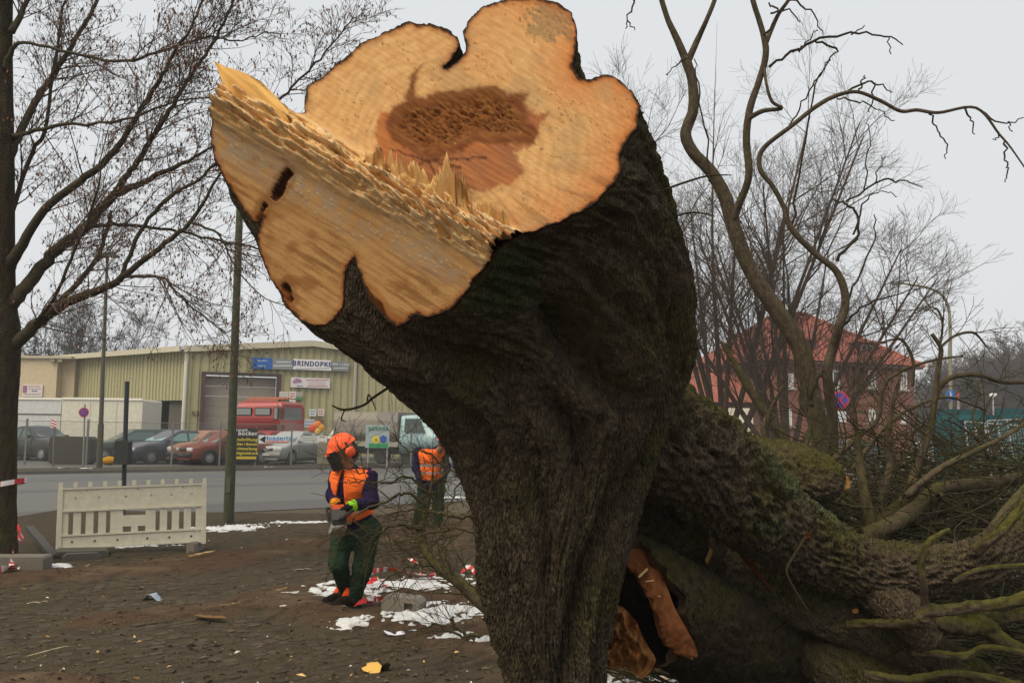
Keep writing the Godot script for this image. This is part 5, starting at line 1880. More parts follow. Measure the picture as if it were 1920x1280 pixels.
func build_trees() -> void:
	rng.seed = 23
	# lindens on the right
	bare_tree("linden_tree", "leafless linden with several stems just right of the raised trunk", "leafless lindens before the brick house", stand(1352, 826, 33), 17.8, 0.34, 10, 0.32, Color(0.13, 0.092, 0.066), 8, 2, 0.005, 0.1, 14)
	bare_tree("linden_tree", "leafless linden standing before the left end of the brick house", "leafless lindens before the brick house", stand(1478, 826, 32), 13.4, 0.33, 10, 0.43, Color(0.12, 0.085, 0.06), 8, 2, 0.005, 0.1, 14)

	# the street tree on the left, its limbs traced
	rng.seed = 5
	var base := P(-8, 1058, 10.4)
	base.y = 0.0
	var t := thing("street_tree", "bare street tree cut off by the left edge with thin seed hung twigs", "tree", base)
	var col := Color(0.1, 0.084, 0.056)
	var mb := MB.new()
	bits = MB.new()
	var tr := traced([[-10, 1075, 10.4, 84], [-8, 1000, 10.4, 68], [-6, 800, 10.4, 66], [-4, 640, 10.4, 76], [-6, 540, 10.4, 62], [-6, 300, 10.4, 58], [-6, 100, 10.5, 52], [-4, -60, 10.5, 50], [10, -260, 10.6, 40]], 12)
	var rows := []
	mb.tube(tr[0], tr[1], 40, col)
	for i in mb.v.size():
		var p := mb.v[i]
		var n := nr.get_noise_3d(p.x * 9.0, p.y * 1.6, p.z * 9.0)
		mb.v[i] += (p - Vector3(base.x, p.y, base.z)).normalized() * n * 0.012
		mb.c[i] = bark_color(p, 0.5, 0.35) * 1.3
	wpart("trunk", mb, mats.bark, t)
	var crown := MB.new()
	var limbs := [
		[[[10, 660, 10.4, 40], [41, 634, 10.35, 34], [75, 600, 10.3, 30], [120, 569, 10.2, 26], [175, 548, 10.1, 22], [230, 519, 10.0, 18], [295, 465, 9.9, 14], [355, 416, 9.8, 11], [405, 334, 9.7, 7], [424, 300, 9.6, 4]], 22],
		[[[12, 575, 10.4, 44], [41, 547, 10.4, 36], [75, 502, 10.5, 32], [109, 465, 10.5, 30], [159, 426, 10.6, 26], [213, 366, 10.7, 22], [262, 345, 10.8, 16], [306, 323, 10.9, 13], [345, 304, 11, 10], [383, 284, 11, 7], [420, 262, 11.1, 4]], 22],
		[[[205, 372, 10.7, 18], [240, 325, 10.7, 16], [262, 295, 10.6, 15], [290, 250, 10.6, 13], [317, 208, 10.5, 12], [350, 153, 10.5, 10], [380, 110, 10.4, 9], [405, 71, 10.4, 8], [437, 0, 10.3, 6], [455, -60, 10.3, 4]], 26],
		[[[14, 500, 10.4, 40], [33, 470, 10.3, 28], [82, 394, 10.2, 22], [148, 339, 10.1, 20], [208, 290, 10.0, 17], [262, 208, 9.9, 13], [300, 150, 9.8, 11], [323, 104, 9.8, 9], [355, 55, 9.7, 7], [377, 11, 9.7, 6], [395, -40, 9.7, 4]], 26],
		[[[10, 310, 10.4, 34], [33, 257, 10.5, 22], [71, 180, 10.6, 18], [95, 150, 10.7, 16], [115, 115, 10.7, 14], [140, 75, 10.8, 12], [164, 33, 10.8, 10], [180, 0, 10.9, 9], [200, -60, 11, 6]], 18],
		[[[10, 130, 10.4, 22], [33, 82, 10.3, 10], [109, 93, 10.2, 8], [219, 115, 10.1, 8], [295, 98, 10, 7], [383, 71, 9.9, 6], [440, 76, 9.9, 4], [500, 60, 9.9, 3]], 16],
		[[[8, 430, 10.4, 30], [27, 383, 10.6, 14], [60, 284, 10.8, 11], [82, 246, 10.8, 10], [104, 109, 11, 8], [120, 0, 11.1, 6]], 16],
		[[[170, 424, 10.6, 12], [210, 421, 10.7, 10], [262, 424, 10.8, 9], [310, 430, 10.9, 8], [350, 437, 11, 7], [420, 452, 11.1, 6], [481, 465, 11.2, 5], [540, 480, 11.3, 3]], 16],
		[[[98, 580, 10.2, 16], [140, 535, 10.3, 14], [180, 487, 10.4, 12], [196, 440, 10.5, 10], [208, 394, 10.6, 7]], 10],
		[[[228, 516, 10.0, 12], [255, 450, 10.0, 11], [300, 385, 10, 10], [380, 330, 10.1, 8], [450, 262, 10.2, 7], [519, 191, 10.3, 7], [560, 150, 10.4, 6], [601, 109, 10.4, 5], [635, 66, 10.5, 4], [661, 33, 10.5, 3]], 26],
		[[[20, 60, 10.4, 20], [50, 0, 10.5, 12], [80, -70, 10.6, 9]], 10],
		[[[230, 519, 10, 9], [300, 520, 9.9, 7], [340, 560, 9.8, 5], [390, 600, 9.8, 4], [420, 622, 9.8, 3]], 12],
		[[[355, 416, 9.8, 8], [410, 440, 9.7, 6], [440, 500, 9.7, 4], [500, 560, 9.7, 3], [555, 575, 9.7, 2]], 12],
		[[[60, 610, 10.3, 12], [100, 560, 10.0, 9], [140, 470, 9.8, 8], [175, 380, 9.7, 6], [190, 300, 9.6, 4]], 12],
		[[[8, 262, 10.45, 16], [40, 250, 10.35, 12], [120, 235, 10.0, 9], [230, 225, 9.8, 7], [330, 190, 9.7, 5], [420, 180, 9.6, 4]], 16]]
	for q in limbs:
		for e in q[0]:
			e[3] *= 0.7
		var l := traced(q[0], 5)
		mb = MB.new()
		var ln: PackedVector3Array = l[0]
		for i in range(2, ln.size()):
			ln[i] += Vector3(nz.get_noise_2d(i * 0.7, q[0][0][0]), nz.get_noise_2d(i * 0.7, q[0][0][1] + 50.0), 0) * 0.03
		mb.tube(ln, l[1], 9, col)
		wpart("limb", mb, mats.twig_bark, t)
		sprout(crown, ln, l[1], int(float(q[1]) * 1.7), 0.85, 2, 0.1, Color(0.15, 0.112, 0.085), 0.18, 5, 0.009, 0.0024, 0.045)
	stuff(wpart("twigs", crown, mats.twig_bark, t))
	stuff(wpart("seeds", bits, mats.matte, t))
	bits = null

# ---------------------------------------------------------------- logs and limbs of the felled tree
func bark_log(mb: MB, line: PackedVector3Array, rad: PackedFloat32Array, around: int, moss: float, rough := 1.0, lichen := 0.0, tone := 1.0) -> void:
	var m := line.size()
	var d := (line[1] - line[0]).normalized()
	var u := d.cross(Vector3(0.31, 0.9, 0.2)).normalized()
	var first := mb.v.size()
	var run := 0.0
	for i in m:
		d = (line[mini(i + 1, m - 1)] - line[maxi(i - 1, 0)]).normalized()
		if i:
			run += line[i].distance_to(line[i - 1])
		u = (u - d * u.dot(d)).normalized()
		var w := d.cross(u)
		for k in around:
			var a := TAU * k / around
			var o := u * cos(a) + w * sin(a)
			var r := rad[i]
			var base := line[i] + o * r
			var c := Vector3(cos(a), sin(a), 0) * r
			var sway := run * 0.5
			var big := nz.get_noise_3d(c.x * 4.0, c.y * 4.0, run * 1.6)
			var plate := nr.get_noise_3d(c.x * 26.0, c.y * 26.0, run * 7.0)
			var flake := nc.get_noise_3d(c.x * 30.0, c.y * 30.0, run * 12.0)
			var crumb := nz.get_noise_3d(c.x * 60.0, c.y * 60.0, run * 45.0)
			var s := minf(1.0, r * 5.0) * rough
			var p := base + o * (big * r * 0.12 + s * (plate * 0.02 + flake * 0.016 + crumb * 0.007))
			var up := clampf(o.y * 0.75 + 0.25, 0, 1)
			var col := bark_color(base, up, moss, 1.9) * tone
			col = col.lerp(Color(0.02, 0.014, 0.01), clampf(-plate * 1.4, 0, 0.7))
			if lichen > 0.0:
				var f := float(i) / m
				var g := clampf(1.0 - absf(f - 0.36) / 0.16, 0, 1) * clampf(o.y * 1.3 + o.x * 0.8 - 0.75 + big * 2.0 + plate * 0.7, 0, 1) * lichen
				col = col.lerp(Color(0.2, 0.23, 0.12), clampf(g * (1.1 + crumb), 0, 0.9))
			mb.vert(p, col)
	for i in m - 1:
		for k in around:
			var a := first + i * around + k
			var b := first + i * around + (k + 1) % around
			mb.quad(a, b, b + around, a + around)
	for e in [0, m - 1]:
		var cc := mb.vert(line[e], mb.c[first + e * around])
		for k in around:
			var a := first + int(e) * around + k
			var b := first + int(e) * around + (k + 1) % around
			if e:
				mb.tri(cc, a, b)
			else:
				mb.tri(cc, b, a)

# the sawn or broken end of a log, a little proud of the bark
func wood_end(mb: MB, c: Vector3, axis: Vector3, r: float, col: Color) -> void:
	var u := axis.cross(Vector3(0.3, 0.9, 0.1)).normalized()
	var w := axis.cross(u)
	var o := mb.vert(c + axis * 0.012, col)
	var first := mb.v.size()
	for j in 4:
		for k in 28:
			var a := TAU * k / 28
			var rr := r * (j + 1) / 4.0 * (1.0 + 0.12 * nz.get_noise_2d(cos(a) * 2.0, sin(a) * 2.0 + c.x))
			mb.vert(c + (u * cos(a) + w * sin(a)) * rr + axis * (0.012 + 0.012 * nz.get_noise_2d(a * 3.0, j * 2.0)), col.lerp(L(120, 62, 30), 0.7 if j == 3 else 0.12 * nz.get_noise_2d(a * 9.0, j) + 0.1))
	for k in 28:
		mb.tri(o, first + k, first + (k + 1) % 28)
	for j in 3:
		for k in 28:
			mb.quad(first + j * 28 + k, first + (j + 1) * 28 + k, first + (j + 1) * 28 + (k + 1) % 28, first + j * 28 + (k + 1) % 28)

func limb_part(parent: Node3D, called: String, q: Array, sub: int, around: int, moss: float, rough := 1.0, lichen := 0.0, m = null) -> Array:
	var l := traced(q, sub)
	var mb := MB.new()
	bark_log(mb, l[0], l[1], around, moss, rough, lichen, 0.62 if m else 1.0)
	wpart(called, mb, m if m else mats.bark, parent)
	return l

func build_logs() -> void:
	rng.seed = 31
	var tree: Node3D = get_node("felled_tree")
	# the big limb that runs off to the right
	limb_part(tree, "limb", [[1130, 760, 4.05, 250], [1242, 822, 4.2, 220], [1305, 858, 4.3, 208], [1370, 914, 4.4, 192], [1440, 972, 4.5, 172], [1520, 1025, 4.55, 140], [1600, 1062, 4.55, 122], [1690, 1074, 4.5, 108], [1780, 1068, 4.45, 98], [1850, 1050, 4.45, 92], [1900, 1010, 4.5, 80], [1960, 950, 4.6, 72]], 30, 130, 0.5, 1.9, 1.2)
	limb_part(tree, "limb", [[1560, 1050, 4.7, 60], [1600, 1075, 4.62, 80], [1655, 1110, 4.5, 92], [1700, 1150, 4.4, 84], [1740, 1200, 4.4, 70]], 24, 60, 0.62, 0.8)
	# the low limb with the torn end behind the raised trunk
	limb_part(tree, "limb", [[1160, 905, 4.5, 130], [1240, 975, 4.75, 118], [1300, 1020, 4.9, 110], [1345, 1070, 5.0, 90]], 24, 60, 0.75, 0.9)
	# twigs growing from the tree
	for q in [[[[1228, 362, 3.22, 4], [1258, 351, 3.22, 5], [1290, 340, 3.24, 5], [1330, 329, 3.28, 4], [1372, 328, 3.32, 2]], "twig"], [[[1245, 412, 3.3, 4], [1268, 405, 3.3, 4], [1300, 398, 3.32, 4], [1340, 404, 3.36, 2]], "twig"], [[[735, 722, 3.75, 5], [700, 745, 3.7, 5], [680, 760, 3.7, 5], [645, 768, 3.7, 5], [622, 760, 3.7, 3]], "twig"], [[[646, 768, 3.7, 3], [640, 785, 3.7, 3], [648, 790, 3.7, 2]], "twig"], [[[688, 752, 3.7, 3], [692, 740, 3.7, 3], [705, 768, 3.7, 2]], "twig"], [[[1515, 1000, 4.3, 7], [1490, 1040, 4.25, 6], [1475, 1070, 4.2, 6], [1490, 1105, 4.2, 5], [1515, 1145, 4.2, 4]], "twig"]]:
		var l := traced(q[0], 6)
		var mb := MB.new()
		mb.tube(l[0], l[1], 6, Color(0.075, 0.06, 0.038))
		wpart("twig", mb, mats.twig_bark, tree)
	# torn stub with a pale break on the limb
	var mb := MB.new()
	wood_end(mb, P(1516, 1004, 4.17), (view.origin - P(1516, 1004, 4.2)).normalized(), 0.013, L(96, 60, 36))
	wpart("torn_stub", mb, mats.wood, tree)

	# limb standing up behind: two long bent stems and the arching bough
	var t := thing("upright_bough", "mossy bent bough rising behind the stub log with a fork at the top edge", "bough", Vector3(3.2, 0, -9.6))
	limb_part(t, "stem", [[1556, 890, 9.0, 39.1], [1535, 800, 9.0, 37.4], [1518, 720, 9.0, 35.7], [1500, 650, 9.0, 34], [1450, 572, 9.0, 31.4], [1410, 510, 9.0, 28.9], [1380, 440, 9.0, 28.1], [1360, 370, 9.0, 27.2], [1335, 325, 9.0, 23.8], [1300, 285, 9.0, 22.1], [1286, 250, 9.0, 21.2], [1300, 205, 9.0, 19.6], [1298, 150, 9.0, 17.8], [1285, 108, 9.0, 18.7]], 10, 26, 0.5, 0.5, 0.0, mats.twig_bark)
	limb_part(t, "stem", [[1288, 115, 9.0, 15.3], [1268, 70, 9.0, 12.8], [1252, 35, 9.0, 11], [1238, -10, 9.0, 10.2], [1225, -60, 9.0, 8.5]], 8, 16, 0.4, 0.4, 0.0, mats.twig_bark)
	limb_part(t, "stem", [[1290, 115, 9.0, 13.6], [1308, 75, 9.0, 11], [1325, 38, 8.9, 9.3], [1342, -5, 8.9, 8.5], [1355, -60, 8.9, 6.8]], 8, 16, 0.4, 0.4, 0.0, mats.twig_bark)
	limb_part(t, "stem", [[1370, 425, 9.0, 17], [1385, 385, 8.9, 14.4], [1404, 330, 8.8, 14.4], [1400, 262, 8.8, 14.4], [1406, 205, 8.8, 13.6], [1424, 150, 8.8, 11.9], [1436, 105, 8.8, 11.9], [1432, 66, 8.8, 11], [1412, 0, 8.8, 10.2], [1400, -50, 8.8, 7.6]], 8, 20, 0.3, 0.5, 0.0, mats.twig_bark)
	limb_part(t, "stem", [[1437, 80, 8.8, 9.3], [1458, 30, 8.8, 7.6], [1482, -5, 8.7, 6.8], [1500, -50, 8.7, 5.1]], 6, 12, 0.3, 0.4, 0.0, mats.twig_bark)
	limb_part(t, "stem", [[1400, 224, 8.8, 10.2], [1430, 208, 8.7, 8.5], [1466, 203, 8.6, 6.8], [1448, 190, 8.6, 6.8], [1438, 160, 8.6, 6], [1434, 128, 8.7, 5.1]], 6, 12, 0.3, 0.4, 0.0, mats.twig_bark)
	limb_part(t, "stem", [[1560, 870, 8.8, 22.1], [1562, 800, 8.7, 20.4], [1552, 700, 8.6, 19.6], [1562, 655, 8.6, 17.8], [1574, 612, 8.5, 17], [1586, 562, 8.5, 15.3], [1570, 510, 8.5, 13.6], [1530, 476, 8.5, 11.9], [1484, 428, 8.5, 11], [1470, 388, 8.5, 9.3], [1450, 350, 8.5, 9.3], [1426, 317, 8.5, 9.3], [1431, 279, 8.5, 9.3], [1486, 235, 8.4, 8.5], [1530, 200, 8.4, 8.5], [1566, 180, 8.4, 7.6], [1607, 172, 8.3, 6.8], [1650, 188, 8.3, 6.8], [1689, 208, 8.3, 6.8], [1720, 206, 8.3, 6.8], [1760, 211, 8.2, 6], [1831, 202, 8.2, 5.1], [1875, 252, 8.2, 4.2], [1895, 275, 8.2, 3.4], [1925, 318, 8.2, 2.5]], 6, 14, 0.2, 0.4, 0.0, mats.twig_bark)
	var spurs := [[[1442, 126, 5], [1486, 98, 5], [1530, 77, 5], [1596, 63, 4], [1661, 68, 3], [1694, 85, 2]], [[1486, 98, 4], [1510, 86, 3], [1532, 58, 2]], [[1596, 65, 3], [1620, 47, 2]], [[1661, 68, 3], [1668, 85, 2], [1671, 102, 2]], [[1530, 78, 4], [1566, 90, 4], [1566, 100, 3], [1530, 150, 3], [1500, 200, 3], [1480, 235, 3]], [[1484, 430, 5], [1500, 330, 4], [1530, 160, 3], [1560, 110, 2]], [[1570, 490, 6], [1607, 437, 5], [1604, 394, 5], [1580, 378, 4], [1560, 374, 3]], [[1586, 378, 4], [1656, 339, 4], [1690, 340, 3], [1732, 350, 2]], [[1620, 355, 3], [1630, 270, 2], [1628, 232, 2]], [[1640, 345, 3], [1652, 310, 2], [1660, 292, 2]], [[1600, 440, 4], [1625, 375, 3], [1660, 360, 2], [1682, 368, 2]], [[1831, 202, 4], [1880, 232, 3], [1920, 220, 2]], [[1890, 228, 3], [1898, 245, 2]], [[1875, 252, 4], [1862, 262, 2]], [[1885, 265, 4], [1886, 300, 3], [1892, 320, 3], [1885, 342, 2]], [[1740, 208, 4], [1755, 240, 3], [1772, 265, 3], [1774, 296, 2]], [[1810, 203, 4], [1822, 225, 3], [1826, 248, 2]], [[1570, 180, 5], [1620, 155, 4], [1650, 158, 3], [1672, 172, 2]], [[1610, 172, 4], [1620, 150, 3], [1622, 142, 2]], [[1640, 155, 3], [1638, 185, 3], [1630, 210, 2]], [[1570, 184, 3], [1610, 190, 3], [1650, 205, 2], [1676, 228, 2]], [[1432, 66, 5], [1460, 30, 4], [1440, 5, 3]], [[1445, 25, 4], [1480, 20, 3], [1502, 44, 2]], [[1482, 0, 4], [1520, 20, 3], [1544, 66, 2]], [[1285, 108, 4], [1262, 128, 2], [1250, 140, 2]], [[1190, 0, 4], [1180, 25, 3], [1174, 55, 2]], [[1176, 38, 3], [1190, 56, 2]], [[1330, 340, 5], [1328, 280, 3], [1310, 175, 3], [1304, 110, 2]], [[1574, 612, 5], [1600, 540, 4], [1640, 450, 3], [1640, 400, 2]], [[1560, 640, 7], [1590, 600, 5], [1640, 565, 4], [1720, 540, 2]], [[1552, 690, 8], [1530, 712, 9], [1520, 760, 10]]]
	for q in spurs:
		var pts := []
		for e in q:
			pts.append([e[0], e[1], 8.6, e[2]])
		var l := traced(pts, 5)
		mb = MB.new()
		var ln: PackedVector3Array = l[0]
		for i in range(1, ln.size()):
			ln[i] += Vector3(nz.get_noise_2d(i * 1.3, q[0][0]), nz.get_noise_2d(i * 1.3, q[0][1] + 50.0), nz.get_noise_2d(i * 0.5, 9.0)) * 0.035
		mb.tube(ln, l[1], 6, Color(0.06, 0.052, 0.034))
		wpart("twig", mb, mats.twig_bark, t)
	# moss covered upright on the left of it
	t = thing("mossy_branch", "bright mossy branch slanting up in front of the twin stemmed linden", "branch", Vector3(2.2, 0, -9.2))
	limb_part(t, "stem", [[1478, 838, 8.9, 20], [1455, 800, 8.9, 19], [1420, 752, 8.9, 18], [1392, 706, 8.9, 16], [1370, 668, 8.9, 10], [1352, 640, 8.9, 6]], 8, 16, 0.9, 0.5, 0.0, mats.twig_bark)

	# stub log behind the limb
	t = thing("stub_log", "short thick mossy log with a chipped pale end behind the big limb", "log", Vector3(2.2, 0, -6.4))
	limb_part(t, "log", [[1290, 870, 6.3, 150], [1350, 872, 6.3, 140], [1420, 878, 6.2, 122], [1480, 884, 6.1, 112], [1530, 896, 6.0, 98], [1566, 904, 5.95, 76], [1580, 908, 5.94, 40]], 26, 80, 1.1, 1.2)
	limb_part(t, "log", [[1500, 900, 6.3, 90], [1530, 960, 6.35, 86], [1545, 1010, 6.4, 84], [1560, 1080, 6.4, 84]], 18, 46, 0.7, 0.8)
	mb = MB.new()
	wood_end(mb, P(1581, 905, 5.9), (P(1620, 905, 5.6) - P(1580, 905, 5.94)).normalized(), 0.05, L(190, 150, 98))
	wpart("chipped_end", mb, mats.wood, t)
	# bright mossy lump between the logs
	t = thing("mossy_log", "bright yellow green mossy log end seen under the big limb", "log", Vector3(0.8, 0, -4.7))
	limb_part(t, "log", [[1190, 940, 4.75, 110], [1240, 970, 4.7, 104], [1285, 1000, 4.66, 84], [1308, 1022, 4.62, 56], [1316, 1032, 4.6, 24]], 18, 56, 1.9, 1.0)

	# hollow log, its open torn end towards the viewer
	t = thing("hollow_log", "hollow log with an open torn end and orange brown inner wood beside the raised trunk", "log", Vector3(0.8, 0, -4.8))
	var rings := []
	for q in [[1192, 1128, 4.25, 70, 116, 70, -45, -0.2], [1232, 1134, 4.4, 72, 118, 74, -50, -0.2], [1310, 1182, 4.65, 66, 112, 76, -56, -0.22], [1400, 1240, 4.95, 58, 106, 78, -58, -0.24], [1500, 1305, 5.2, 52, 100, 76, -60, -0.25], [1600, 1365, 5.5, 45, 100, 74, -64, -0.25], [1720, 1440, 5.8, 40, 90, 66, -60, -0.22]]:
		var c := P(q[0], q[1], q[2])
		var a := P(q[0] + q[3], q[1] + q[4], q[2]) - c
		var b := P(q[0] + q[5], q[1] + q[6], q[2] + q[7]) - c
		rings.append([c, a, b])
	mb = MB.new()
	var along := 130
	var around := 110
	for i in along:
		var f := float(i) / (along - 1) * (rings.size() - 1)
		var k := mini(int(f), rings.size() - 2)
		var g := f - k
		var c: Vector3 = rings[k][0].lerp(rings[k + 1][0], g)
		var a: Vector3 = rings[k][1].lerp(rings[k + 1][1], g)
		var b: Vector3 = rings[k][2].lerp(rings[k + 1][2], g)
		for j in around:
			var an := TAU * j / around
			var o := a * cos(an) + b * sin(an)
			var on_ := o.normalized()
			var jag := 0.0
			if i < 14:
				jag = (14 - i) / 14.0 * (0.08 * nz.get_noise_2d(cos(an) * 2.0, sin(an) * 2.0) + 0.02 * nz.get_noise_2d(cos(an) * 9.0, sin(an) * 9.0))
			var plate := nr.get_noise_3d(cos(an) * 7.0, sin(an) * 7.0, f * 3.2)
			var crumb := nz.get_noise_3d(cos(an) * 14.0, sin(an) * 14.0, f * 14.0)
			var flake := nc.get_noise_3d(cos(an) * 8.0, sin(an) * 8.0, f * 5.0)
			var p = c + o + on_ * (plate * 0.02 + crumb * 0.008 + flake * 0.012) + (rings[1][0] - rings[0][0]).normalized() * jag
			mb.vert(p, bark_color(c + o, clampf(on_.y * 0.7 + 0.3, 0, 1), 0.55))
	for i in along - 1:
		for j in around:
			var a := i * around + j
			var b := i * around + (j + 1) % around
			mb.quad(a, a + around, b + around, b)
	wpart("bark", mb, mats.bark, t)
	# torn rim and dark inside
	mb = MB.new()
	var c0: Vector3 = rings[0][0]
	var ax: Vector3 = (rings[1][0] - rings[0][0]).normalized()
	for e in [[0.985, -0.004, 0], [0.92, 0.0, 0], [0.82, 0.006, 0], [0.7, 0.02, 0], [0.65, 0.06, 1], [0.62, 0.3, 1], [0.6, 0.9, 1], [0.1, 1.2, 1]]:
		for j in around:
			var an := TAU * j / around
			var n := nz.get_noise_2d(cos(an) * 3.0, sin(an) * 3.0)
			var n2 := nz.get_noise_2d(cos(an) * 4.5, sin(an) * 4.5 + float(e[1]) * 2.0)
			var sa := wrapf(an, -PI, PI)
			# the torn edge is widest low on the right and runs out at the bottom
			var wf := 0.08
			if sa > -0.25:
				wf = lerpf(0.2, 1.5, smoothstep(-0.25, 0.5, sa)) if sa < 0.5 else lerpf(1.5, 0.62, smoothstep(0.5, 1.3, sa)) if sa < 1.3 else lerpf(0.62, 1.0, smoothstep(1.3, 2.3, sa))
			var wide := 1.0 - (1.0 - float(e[0])) * wf * (1.0 + 0.25 * nz.get_noise_2d(cos(an) * 1.6 + 5.0, sin(an) * 1.6) + 0.16 * n2)
			var p = c0 + (rings[0][1] * cos(an) + rings[0][2] * sin(an)) * wide + ax * (float(e[1]) + 0.08 * nz.get_noise_2d(cos(an) * 2.0, sin(an) * 2.0) * maxf(0.0, 1.0 - float(e[1])) + 0.02 * n2)
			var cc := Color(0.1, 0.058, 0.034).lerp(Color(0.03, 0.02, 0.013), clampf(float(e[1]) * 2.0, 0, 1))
			mb.vert(p, cc)
	for i in 7:
		for j in around:
			var a := i * around + j
			var b := i * around + (j + 1) % around
			mb.quad(a, b, b + around, a + around)
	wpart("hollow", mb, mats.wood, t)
	# the torn edge of orange brown wood on the right of the mouth
	mb = MB.new()
	var edge := []
	var io := []
	var oo := []
	for e in [[1152, 1010, 1146, 1040, 4.2], [1186, 1026, 1168, 1056, 4.14], [1216, 1056, 1194, 1084, 4.08], [1238, 1098, 1214, 1118, 4.04], [1254, 1140, 1230, 1154, 4.03], [1274, 1176, 1238, 1190, 4.04], [1290, 1206, 1250, 1212, 4.07], [1298, 1230, 1290, 1236, 4.12]]:
		oo.append(P(e[0] + 11, e[1] - 2, e[4] + 0.01))
		io.append(P(e[2], e[3], e[4] - 0.03))
	var ol := smooth_line(oo, 8)
	var il := smooth_line(io, 8)
	for i in ol.size():
		var row := []
		for k in 9:
			var q := ol[i].lerp(il[i], k / 8.0 * (1.0 + 0.22 * nz.get_noise_2d(i * 0.33, 4.0)))
			row.append(q + view.basis.z * (0.014 * nz.get_noise_2d(i * 0.25, k * 0.9) + 0.016 * sin(PI * k / 8.0)))
		row.append(il[i] - view.basis.z * 0.12)
		edge.append(row)
	mb.grid(edge, Color.WHITE)
	for i in mb.c.size():
		mb.c[i] = L(150, 96, 60).lerp(L(112, 68, 42), clampf(0.5 + 1.1 * nz.get_noise_2d((i % 10) * 1.1, (i / 10) * 0.13), 0, 1))
	wpart("torn_edge", mb, mats.wood, t)
	for q in [[1198, 1082, 1214, 1066, 5.0], [1211, 1090, 1226, 1088, 2.5], [1234, 1118, 1241, 1117, 2.0]]:
		mb = MB.new()
		mb.rod(P(q[0], q[1], 4.0), P(q[2], q[3], 4.02), q[4] * 0.5 * 4.0 / FOCAL, 5, L(232, 200, 136))
		wpart("wood_chip", mb, mats.wood, t)
	# pale broken heartwood lying inside the mouth
	t = thing("broken_wood", "pale orange broken lump of wood lying in the mouth of the hollow log", "broken wood", P(1175, 1250, 4.05))
	mb = MB.new()
	var first := mb.v.size()
	var out := poly([[1130, 1160], [1150, 1140], [1170, 1148], [1190, 1170], [1200, 1195], [1212, 1215], [1222, 1228], [1216, 1245], [1200, 1262], [1184, 1255], [1172, 1240], [1150, 1245], [1132, 1232], [1126, 1200]])
	var ctr := Vector2(1168, 1198)
	for j in 14:
		var f := j / 13.0
		for k in 56:
			var an := TAU * k / 56
			var dirv := Vector2(cos(an), sin(an))
			var lim := 200.0
			for e in out.size():
				var hit = Geometry2D.segment_intersects_segment(ctr, ctr + dirv * 200.0, out[e], out[(e + 1) % out.size()])
				if hit != null:
					lim = minf(lim, ctr.distance_to(hit))
			var q := ctr + dirv * lim * f * 1.18
			var n := nz.get_noise_2d(q.x * 0.05, q.y * 0.03)
			var n2 := nr.get_noise_2d(q.x * 0.06 + q.y * 0.02, q.y * 0.015)
			mb.vert(P(q.x, q.y, 4.12 - 0.1 * sqrt(maxf(0.0, 1.0 - f * f)) + n * 0.16 - n2 * 0.06), L(222, 170, 108).lerp(L(170, 110, 62), clampf(0.45 + n2 * 0.9, 0, 1)).lerp(L(80, 46, 24), clampf(-n * 1.6 - 0.1, 0, 0.8)))
	for j in 13:
		for k in 56:
			var a := first + j * 56 + k
			var b := first + j * 56 + (k + 1) % 56
			mb.quad(a, a + 56, b + 56, b)
	wpart("lump", mb, mats.wood, t)

	# the second low log with torn reddish bark
	t = thing("low_log", "long mossy log sloping down to the lower right below the big limb", "log", Vector3(2.0, 0, -4.9))
	limb_part(t, "log", [[1335, 1030, 5.0, 80], [1370, 1055, 4.95, 112], [1440, 1095, 4.9, 122], [1520, 1130, 4.8, 118], [1610, 1170, 4.7, 108], [1700, 1212, 4.65, 96], [1790, 1255, 4.6, 84], [1880, 1310, 4.55, 76], [1960, 1350, 4.5, 72]], 24, 80, 0.75, 0.8)
	mb = MB.new()
	var strip := []
	for q in [[1342, 1012, 26], [1372, 1014, 24], [1396, 1040, 28], [1414, 1066, 26], [1432, 1090, 18], [1446, 1108, 6]]:
		var row := []
		for k in 5:
			var f := k / 4.0 - 0.5
			row.append(P(q[0] + f * q[2], q[1] + f * q[2] * 0.5, 4.70 + 0.02 * absf(f) + 0.02 * nz.get_noise_2d(q[0] * 0.1, k)))
		strip.append(row)
	mb.grid(strip, L(112, 66, 44))
	wpart("torn_bark", mb, mats.wood, t)
	for q in [[[1322, 1050], [1332, 1026], [1336, 1034], [1326, 1058], "pale torn splinter of wood between the mossy log and the low log"], [[1316, 1088], [1326, 1082], [1330, 1092], [1322, 1096], "small orange chip of wood below the pale torn splinter"]]:
		t = thing("wood_splinter", q[4], "wood chip", P(q[0][0], q[0][1], 4.7))
		mb = MB.new()
		var pts := []
		for k in 4:
			pts.append(P(q[k][0], q[k][1], 4.68 + 0.02 * k))
		mb.face(pts, L(216, 178, 116))
		pts = []
		for k in [3, 2, 1, 0]:
			pts.append(P(q[k][0] + 2, q[k][1], 4.74))
		mb.face(pts, L(180, 130, 84))
		wpart("chip", mb, mats.wood, t)
	t = thing("bottom_log", "dark mossy log end at the bottom edge under the low log", "log", Vector3(1.7, 0, -4.6))
	limb_part(t, "log", [[1500, 1215, 5.0, 60], [1560, 1250, 4.7, 100], [1640, 1290, 4.6, 110], [1740, 1340, 4.5, 110]], 18, 60, 0.7, 0.8)

	# mossy branches in front and below the limb
	var k := 0
	var lab := ["mossy branch with an upright hook in front of the big limb", "long smooth mossy branch running to the right edge below the big limb", "thin mossy branch from the low log towards the hooked branch", "curving mossy branch at the lower right edge", "thick mossy branch arching over the leaf litter at the lower right", "mossy branch rising to the right edge from the big limb", "thin mossy branch along the underside of the big limb at the right edge", "mossy branch lying behind the curving one at the right edge", "short sawn mossy twig with a pale end under the big limb", "low mossy branch along the bottom right corner"]
